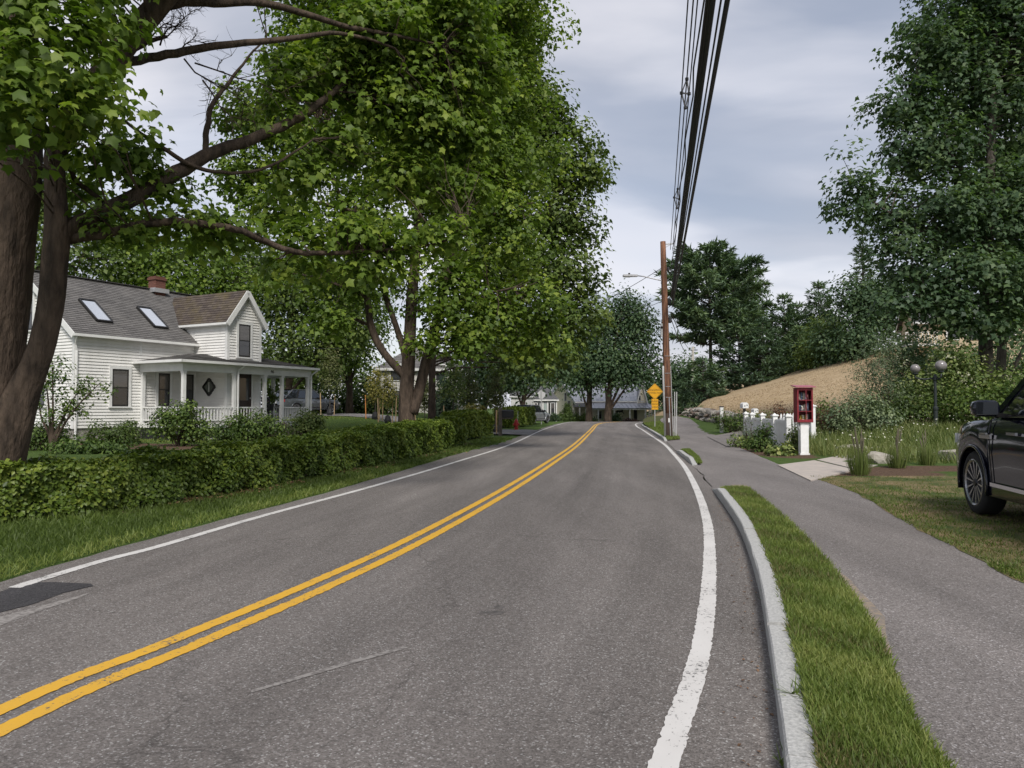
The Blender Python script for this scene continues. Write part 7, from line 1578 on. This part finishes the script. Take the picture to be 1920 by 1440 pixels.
# ================================================================== cars
TYRE = mat('tyre_rubber', (.018, .018, .019), .85); ALLOY = mat('alloy', (.42, .42, .44), .28, metal=.9); ALLOYD = mat('alloy_dark', (.03, .03, .034), .4, metal=.5); CHROME = mat('chrome', (.72, .72, .74), .12, metal=1.0)
CARGLASS = mat('car_glass', (.012, .014, .017), .03, spec=1.0, coat=.4); UNDER = mat('underbody', (.012, .012, .013), .9); REDLAMP = mat('tail_lamp', (.35, .015, .02), .2, coat=.8); HEADLAMP = mat('head_lamp', (.55, .57, .6), .08, spec=1, metal=.3); CABIN = mat('car_interior', (.05, .046, .042), .8)
PLATE = mat('number_plate', (.6, .6, .62), .5)


def make_car(name, label, loc, rz, L, W, Ht, wb, Rw, paint, belt, hood, xA, spokes=12, rear_h=None, suv=True, group=None, dark_arch=False):
    car = thing(name, label, 'car', loc, rz, group); xf, xr = L / 2 - (L - wb) * .45, L / 2 - (L - wb) * .45 - wb; Ra = Rw * 1.17; zw = Rw
    xs = np.unique(np.round(np.concatenate([np.linspace(-L / 2, L / 2, 46)] + [c + Ra * np.cos(np.linspace(0, math.pi, 25)) for c in (xf, xr)] + [[L / 2 - .02, L / 2 - .05, L / 2 - .1, L / 2 - .17, -L / 2 + .02, -L / 2 + .06, -L / 2 + .13]]), 4))
    tz = lambda x: np.interp(x, [-L / 2, -L / 2 + .06, -L / 2 + .3, xA - .3, xA, xA + .12, L / 2 - .9, L / 2 - .35, L / 2 - .12, L / 2 - .03, L / 2], [belt - .2, belt - .03, belt, belt - .01, belt - .02, hood + .01, hood - .01, hood - .06, hood - .13, hood - .22, hood - .34])
    wf = lambda x: W / 2 * np.interp(x, [-L / 2, -L / 2 + .06, -L / 2 + .3, -L / 2 + .9, xA, L / 2 - .95, L / 2 - .5, L / 2 - .2, L / 2 - .06, L / 2], [.80, .90, .965, 1, .985, 1, .985, .93, .84, .72])
    V = []; NP = 11
    for x in xs:
        t, w = float(tz(x)), float(wf(x)); zb = float(np.interp(x, [-L / 2, -L / 2 + .3, L / 2 - .4, L / 2], [.38, .30, .28, .34])); fl = 0
        for c in (xf, xr):
            if abs(x - c) < Ra: zb = max(zb, zw + math.sqrt(Ra * Ra - (x - c) ** 2) - .01)
            fl = max(fl, 1 - abs(abs(x - c) - Ra * .5) / (Ra * 1.3))
        fl = max(0, fl) * .018
        zs = [zb, zb, zb + .045, zb + (t - zb) * .30, zb + (t - zb) * .55, zb + (t - zb) * .70, zb + (t - zb) * .86, zb + (t - zb) * .955, t, t + .025, t + .04]
        ws = [w * .80, w * .975 + fl, w * .985 + fl, w * .99 + fl * .8, w * 1.0 + fl * .4, w * .992, w * .975, w * .945, w * .87, w * .5, 0]
        V += [(x, y, z) for y, z in zip(ws, zs)]
    n = len(xs); mb = MB(); Fc = [(i * NP + k, i * NP + k + 1, (i + 1) * NP + k + 1, (i + 1) * NP + k) for i in range(n - 1) for k in range(NP - 1)]
    Fc += [tuple(range(NP)), tuple((n - 1) * NP + k for k in range(NP))[::-1]]
    mb.add(V, Fc); mb.add([(x, -y, z) for x, y, z in V], [f[::-1] for f in Fc]); body = mb.build('body', paint, car, smooth_=True)
    md = body.modifiers.new('edge', 'EDGE_SPLIT'); md.split_angle = math.radians(38)
    for c in (xf, xr):
        for s_ in (-1, 1):
            k = MB(); k.tube([(c + Ra * math.cos(a), s_ * (float(wf(c)) * .985 + .012), zw + Ra * math.sin(a)) for a in np.linspace(-.25, math.pi + .25, 22)], .022, 6); k.build('arch_lip', UNDER if dark_arch else paint, car, smooth_=True)
    k = MB(); k.box(-L / 2 + .3, L / 2 - .3, -W * .36, W * .36, .22, .75); k.box(-L / 2 + .4, L / 2 - .4, -W * .30, W * .30, .7, belt - .12); k.build('underbody', UNDER, car)
    # greenhouse
    wbse, wtop = W / 2 * .915, W / 2 * .735; rb, rt = -L / 2 + .1, -L / 2 + (.38 if suv else .8); ft = xA - (Ht - belt) * 1.22; zt = Ht - .05
    Bf, Br, Tf, Tr = (xA, wbse, belt), (rb, wbse, belt), (ft, wtop, zt), (rt, wtop, zt)
    def side(s_, a, b, inset=.0):
        """point on a side window plane: a along (0 rear..1 front), b up"""
        p = (np.array(Br) * (1 - a) + np.array(Bf) * a) * (1 - b) + (np.array(Tr) * (1 - a) + np.array(Tf) * a) * b; p[1] = s_ * (p[1] - inset); return p
    cuts = (.015, .30, .62, .965)
    for s_ in (-1, 1):
        for a0, a1 in zip(cuts[:-1], cuts[1:]):
            k = MB(); g = .012; k.prism([side(s_, a0 + g, .03), side(s_, a1 - g, .03), side(s_, a1 - g, .93), side(s_, a0 + g, .93)], (0, -s_ * .012, 0)); k.build('side_window', CARGLASS, car)
        for a in cuts: k = MB(); k.beam(side(s_, a, 0, -.006), side(s_, a, 1, -.006), .075 if a not in cuts[1:3] else .09, .035, up=(0, s_, 0)); k.build('pillar', paint if a in (cuts[0], cuts[-1]) else UNDER, car)
        k = MB(); k.beam(side(s_, 0, 0, -.014), side(s_, .985, 0, -.014), .03, .03); k.build('belt_trim', CHROME if suv else UNDER, car)
        k = MB(); k.beam(side(s_, 0, 1.0, .0), side(s_, 1, 1.0, .0), .07, .06); k.build('roof_rail', paint, car)
    k = MB(); k.prism([(xA - .02, -wbse + .05, belt + .01), (xA - .02, wbse - .05, belt + .01), (ft, wtop - .03, zt), (ft, -wtop + .03, zt)], (-.012, 0, -.008)); k.build('windscreen', CARGLASS, car)
    k = MB(); k.prism([(rb, -wbse + .06, belt), (rb, wbse - .06, belt), (rt, wtop - .04, zt), (rt, -wtop + .04, zt)], (.012, 0, -.006)); k.build('rear_window', CARGLASS, car)
    rf_ = MB(); xs2 = np.linspace(rt - .06, ft + .05, 9); ys2 = np.linspace(-1, 1, 9); Vr = [(x, y * wtop * 1.02, zt + .005 + .05 * (1 - y * y) * (1 - ((x - xs2.mean()) / (xs2[-1] - xs2[0]) * 1.7) ** 4)) for x in xs2 for y in ys2]
    rf_.add(Vr, [(i * 9 + j, i * 9 + j + 1, i * 9 + j + 10, i * 9 + j + 9) for i in range(8) for j in range(8)]); rf_.build('roof', paint, car, smooth_=True)
    k = MB()
    for x in (xA - 1.5, xA - 2.5): k.obox((x, .4, belt - .05), (.08, 0, 0), (0, .24, 0), (0.0, 0, .38)); k.obox((x, -.4, belt - .05), (.08, 0, 0), (0, .24, 0), (0, 0, .38))
    k.box(xA - .6, xA - .25, -wbse + .1, wbse - .1, belt - .2, belt + .02); k.build('interior', CABIN, car)
    # wheels
    for c in (xf, xr):
        for s_ in (-1, 1):
            y0 = s_ * (W / 2 - .015); hw_ = -.26 * s_; R = Rw; Ri = R * .745
            k = MB(); k.lathe([(Ri, 0), (Ri + .02, .005 * s_), (R - .05, .004 * s_), (R - .015, -.012 * s_), (R, -.04 * s_), (R, hw_ + .04 * s_), (R - .03, hw_), (Ri, hw_)], (c, y0, R), 36, 'y', cap=False); wh_ = k.build('wheel', TYRE, car, smooth_=True); wh_.modifiers.new('e', 'EDGE_SPLIT').split_angle = math.radians(50)
            k = MB(); k.lathe([(Ri + .004, -.004 * s_), (Ri - .012, .004 * s_), (Ri - .03, -.012 * s_), (Ri - .03, -.1 * s_), (Ri + .004, -.1 * s_)], (c, y0, R), 36, 'y', cap=False); k.build('rim', ALLOY, wh_, smooth_=False)
            k = MB(); k.lathe([(0, -.09 * s_), (Ri - .02, -.085 * s_), (Ri - .02, -.11 * s_)], (c, y0, R), 24, 'y'); k.build('brake_disc', ALLOYD, wh_)
            sp = MB(); many = spokes >= 12
            for j in range(spokes):
                a = 2 * math.pi * j / spokes + .1; da = math.pi / spokes * .48; pr = [(.05, a - da * .9, -.025), (.05, a + da * .9, -.025), (Ri - .02, a + da * .75, -.012), (Ri - .02, a - da * .25, -.012)]
                q = [np.array((c + r_ * math.cos(b_), y0 + yy * s_, R + r_ * math.sin(b_))) for r_, b_, yy in pr]; (MB().prism(q, (0, -.03 * s_, 0)).build('spoke', ALLOY, wh_) if many else sp.prism(q, (0, -.03 * s_, 0)))
            if not many: sp.build('spokes', ALLOY, wh_)
            k = MB(); k.lathe([(0, .0), (.04, -.004 * s_), (.055, -.03 * s_)], (c, y0 - .008 * s_, R), 14, 'y'); k.build('hub_cap', ALLOYD, wh_)
    # fittings
    for s_ in (-1, 1):
        for xx in (xA - .78, xA - 1.85): k = MB(); k.obox((xx, s_ * (W / 2 * .992 + .012), belt - .20), (.12, 0, 0), (0, .014, 0), (0, 0, .016)); k.build('door_handle', CHROME if suv else paint, car)
        for xx in (xA - .12, xA - 1.15, xA - 2.1):
            k = MB(); k.tube([(xx + o_, s_ * (W / 2 * f_ + .001), z_) for o_, f_, z_ in ((.02, .955, belt - .04), (0, .993, belt - .25), (-.02, 1.0, belt - .5), (-.06, .99, .42))], .006, 4); k.build('door_seam', UNDER, car)
        k = MB(); k.obox((xA - 1.35, s_ * (W / 2 * .99 + .008), .44), (1.2, 0, 0), (0, .012, 0), (0, 0, .022)); k.build('sill_trim', CHROME if suv else UNDER, car)
        # mirror: tapered shell on a foot
        mz = belt + .09; my = s_ * (W / 2 * .93 + .22); mr_ = MB(); rings = []
        for i_, (xx, sc_) in enumerate(((.13, .25), (.10, .75), (.04, .98), (-.05, 1.0), (-.08, .94))):
            rings.append([(xA - .42 + xx, my + .145 * sc_ * math.copysign(abs(math.cos(a)) ** .6, math.cos(a)), mz + .10 * sc_ * math.copysign(abs(math.sin(a)) ** .6, math.sin(a))) for a in np.linspace(0, 2 * math.pi, 16, endpoint=False)])
        Vm = [p for r_ in rings for p in r_]; mr_.add(Vm, [(i_ * 16 + j, i_ * 16 + (j + 1) % 16, i_ * 16 + 16 + (j + 1) % 16, i_ * 16 + 16 + j) for i_ in range(4) for j in range(16)] + [tuple(range(16)), tuple(range(64, 80))[::-1]]); mo = mr_.build('mirror', paint, car, smooth_=True)
        k = MB(); k.obox((xA - .504, my, mz), (.003, 0, 0), (0, .115, 0), (0, 0, .075)); k.build('mirror_glass', CARGLASS, mo); k = MB(); k.beam((xA - .40, s_ * W / 2 * .9, belt + .0), (xA - .40, my, mz - .06), .10, .05); k.build('mirror_foot', UNDER, mo)
        k = MB(); k.obox((L / 2 - .16, s_ * W * .385, hood - .27), (.1, -s_ * .045, 0), (.03, s_ * .13, 0), (0, 0, .065)); k.build('headlight', HEADLAMP, car)
        k = MB(); k.obox((-L / 2 + .09, s_ * W * .40, belt - .16), (.07, 0, 0), (.0, .13, 0), (0, 0, .075)); k.build('tail_light', REDLAMP, car)
    k = MB(); k.obox((L / 2 + .004, 0, hood - .42), (.02, 0, 0), (0, W * .28, 0), (0, 0, .16)); k.build('grille', CHROME if suv else UNDER, car)
    k = MB(); k.obox((-L / 2 - .012, 0, belt - .28), (.008, 0, 0), (0, .16, 0), (0, 0, .08)); k.build('number_plate', PLATE, car)
    k = MB(); k.obox((-L / 2 - .01, 0, .50), (.06, 0, 0), (0, W * .40, 0), (0, 0, .09)); k.build('rear_bumper', UNDER, car)
    return car, xf, W


NAVY = mat('dark_navy_paint', (.005, .006, .014), .12, spec=.3, coat=.5); GREYP = mat('slate_grey_paint', (.085, .095, .105), .25, spec=.5, coat=.8, metal=.4); SILVER = mat('silver_paint', (.36, .38, .40), .25, spec=.5, coat=.8, metal=.5)
phi = math.radians(13); rz = math.pi / 2 - phi
hd_ = np.array((math.sin(phi), math.cos(phi))); lf = np.array((-math.cos(phi), math.sin(phi)))
wc = G(1840, 966, .12)[:2]       # contact of the front left wheel
L_, W_, wb_ = 5.33, 2.03, 3.11; xf_ = L_ / 2 - (L_ - wb_) * .45
org = wc - hd_ * xf_ - lf * (W_ / 2 - .1)
suv, _, _ = make_car('parked_car', 'large dark navy sport utility car parked on the lawn at the right edge', (org[0], org[1], hgt(*org) + .02), rz, L_, W_, 1.93, wb_, .405, NAVY, 1.27, 1.22, 1.22, 14)
for z_, w_, h_ in ((1.045, .17, .014), (1.015, .17, .026)): k = MB(); k.obox((.1 + 1.12 if h_ > .02 else 1.28, W_ / 2 * .985 + .012, z_), (w_ if h_ > .02 else .1, 0, 0), (0, .012, 0), (0, 0, h_)); k.build('fender_badge', CHROME, suv)
a = math.radians(50); q = stump(P(572, 775, 49), .06)
make_car('parked_car', 'slate grey hatchback seen past the porch end on the driveway', tuple(q), a, 4.5, 1.86, 1.62, 2.68, .345, GREYP, 1.02, .98, .95, 10, suv=False)
q = stump(P(997, 775, 68), .05)
make_car('parked_car', 'silver car whose roof shows above the far squared hedge', tuple(q), math.radians(62), 4.6, 1.88, 1.72, 2.7, .35, SILVER, 1.06, 1.0, .95, 10, suv=False)
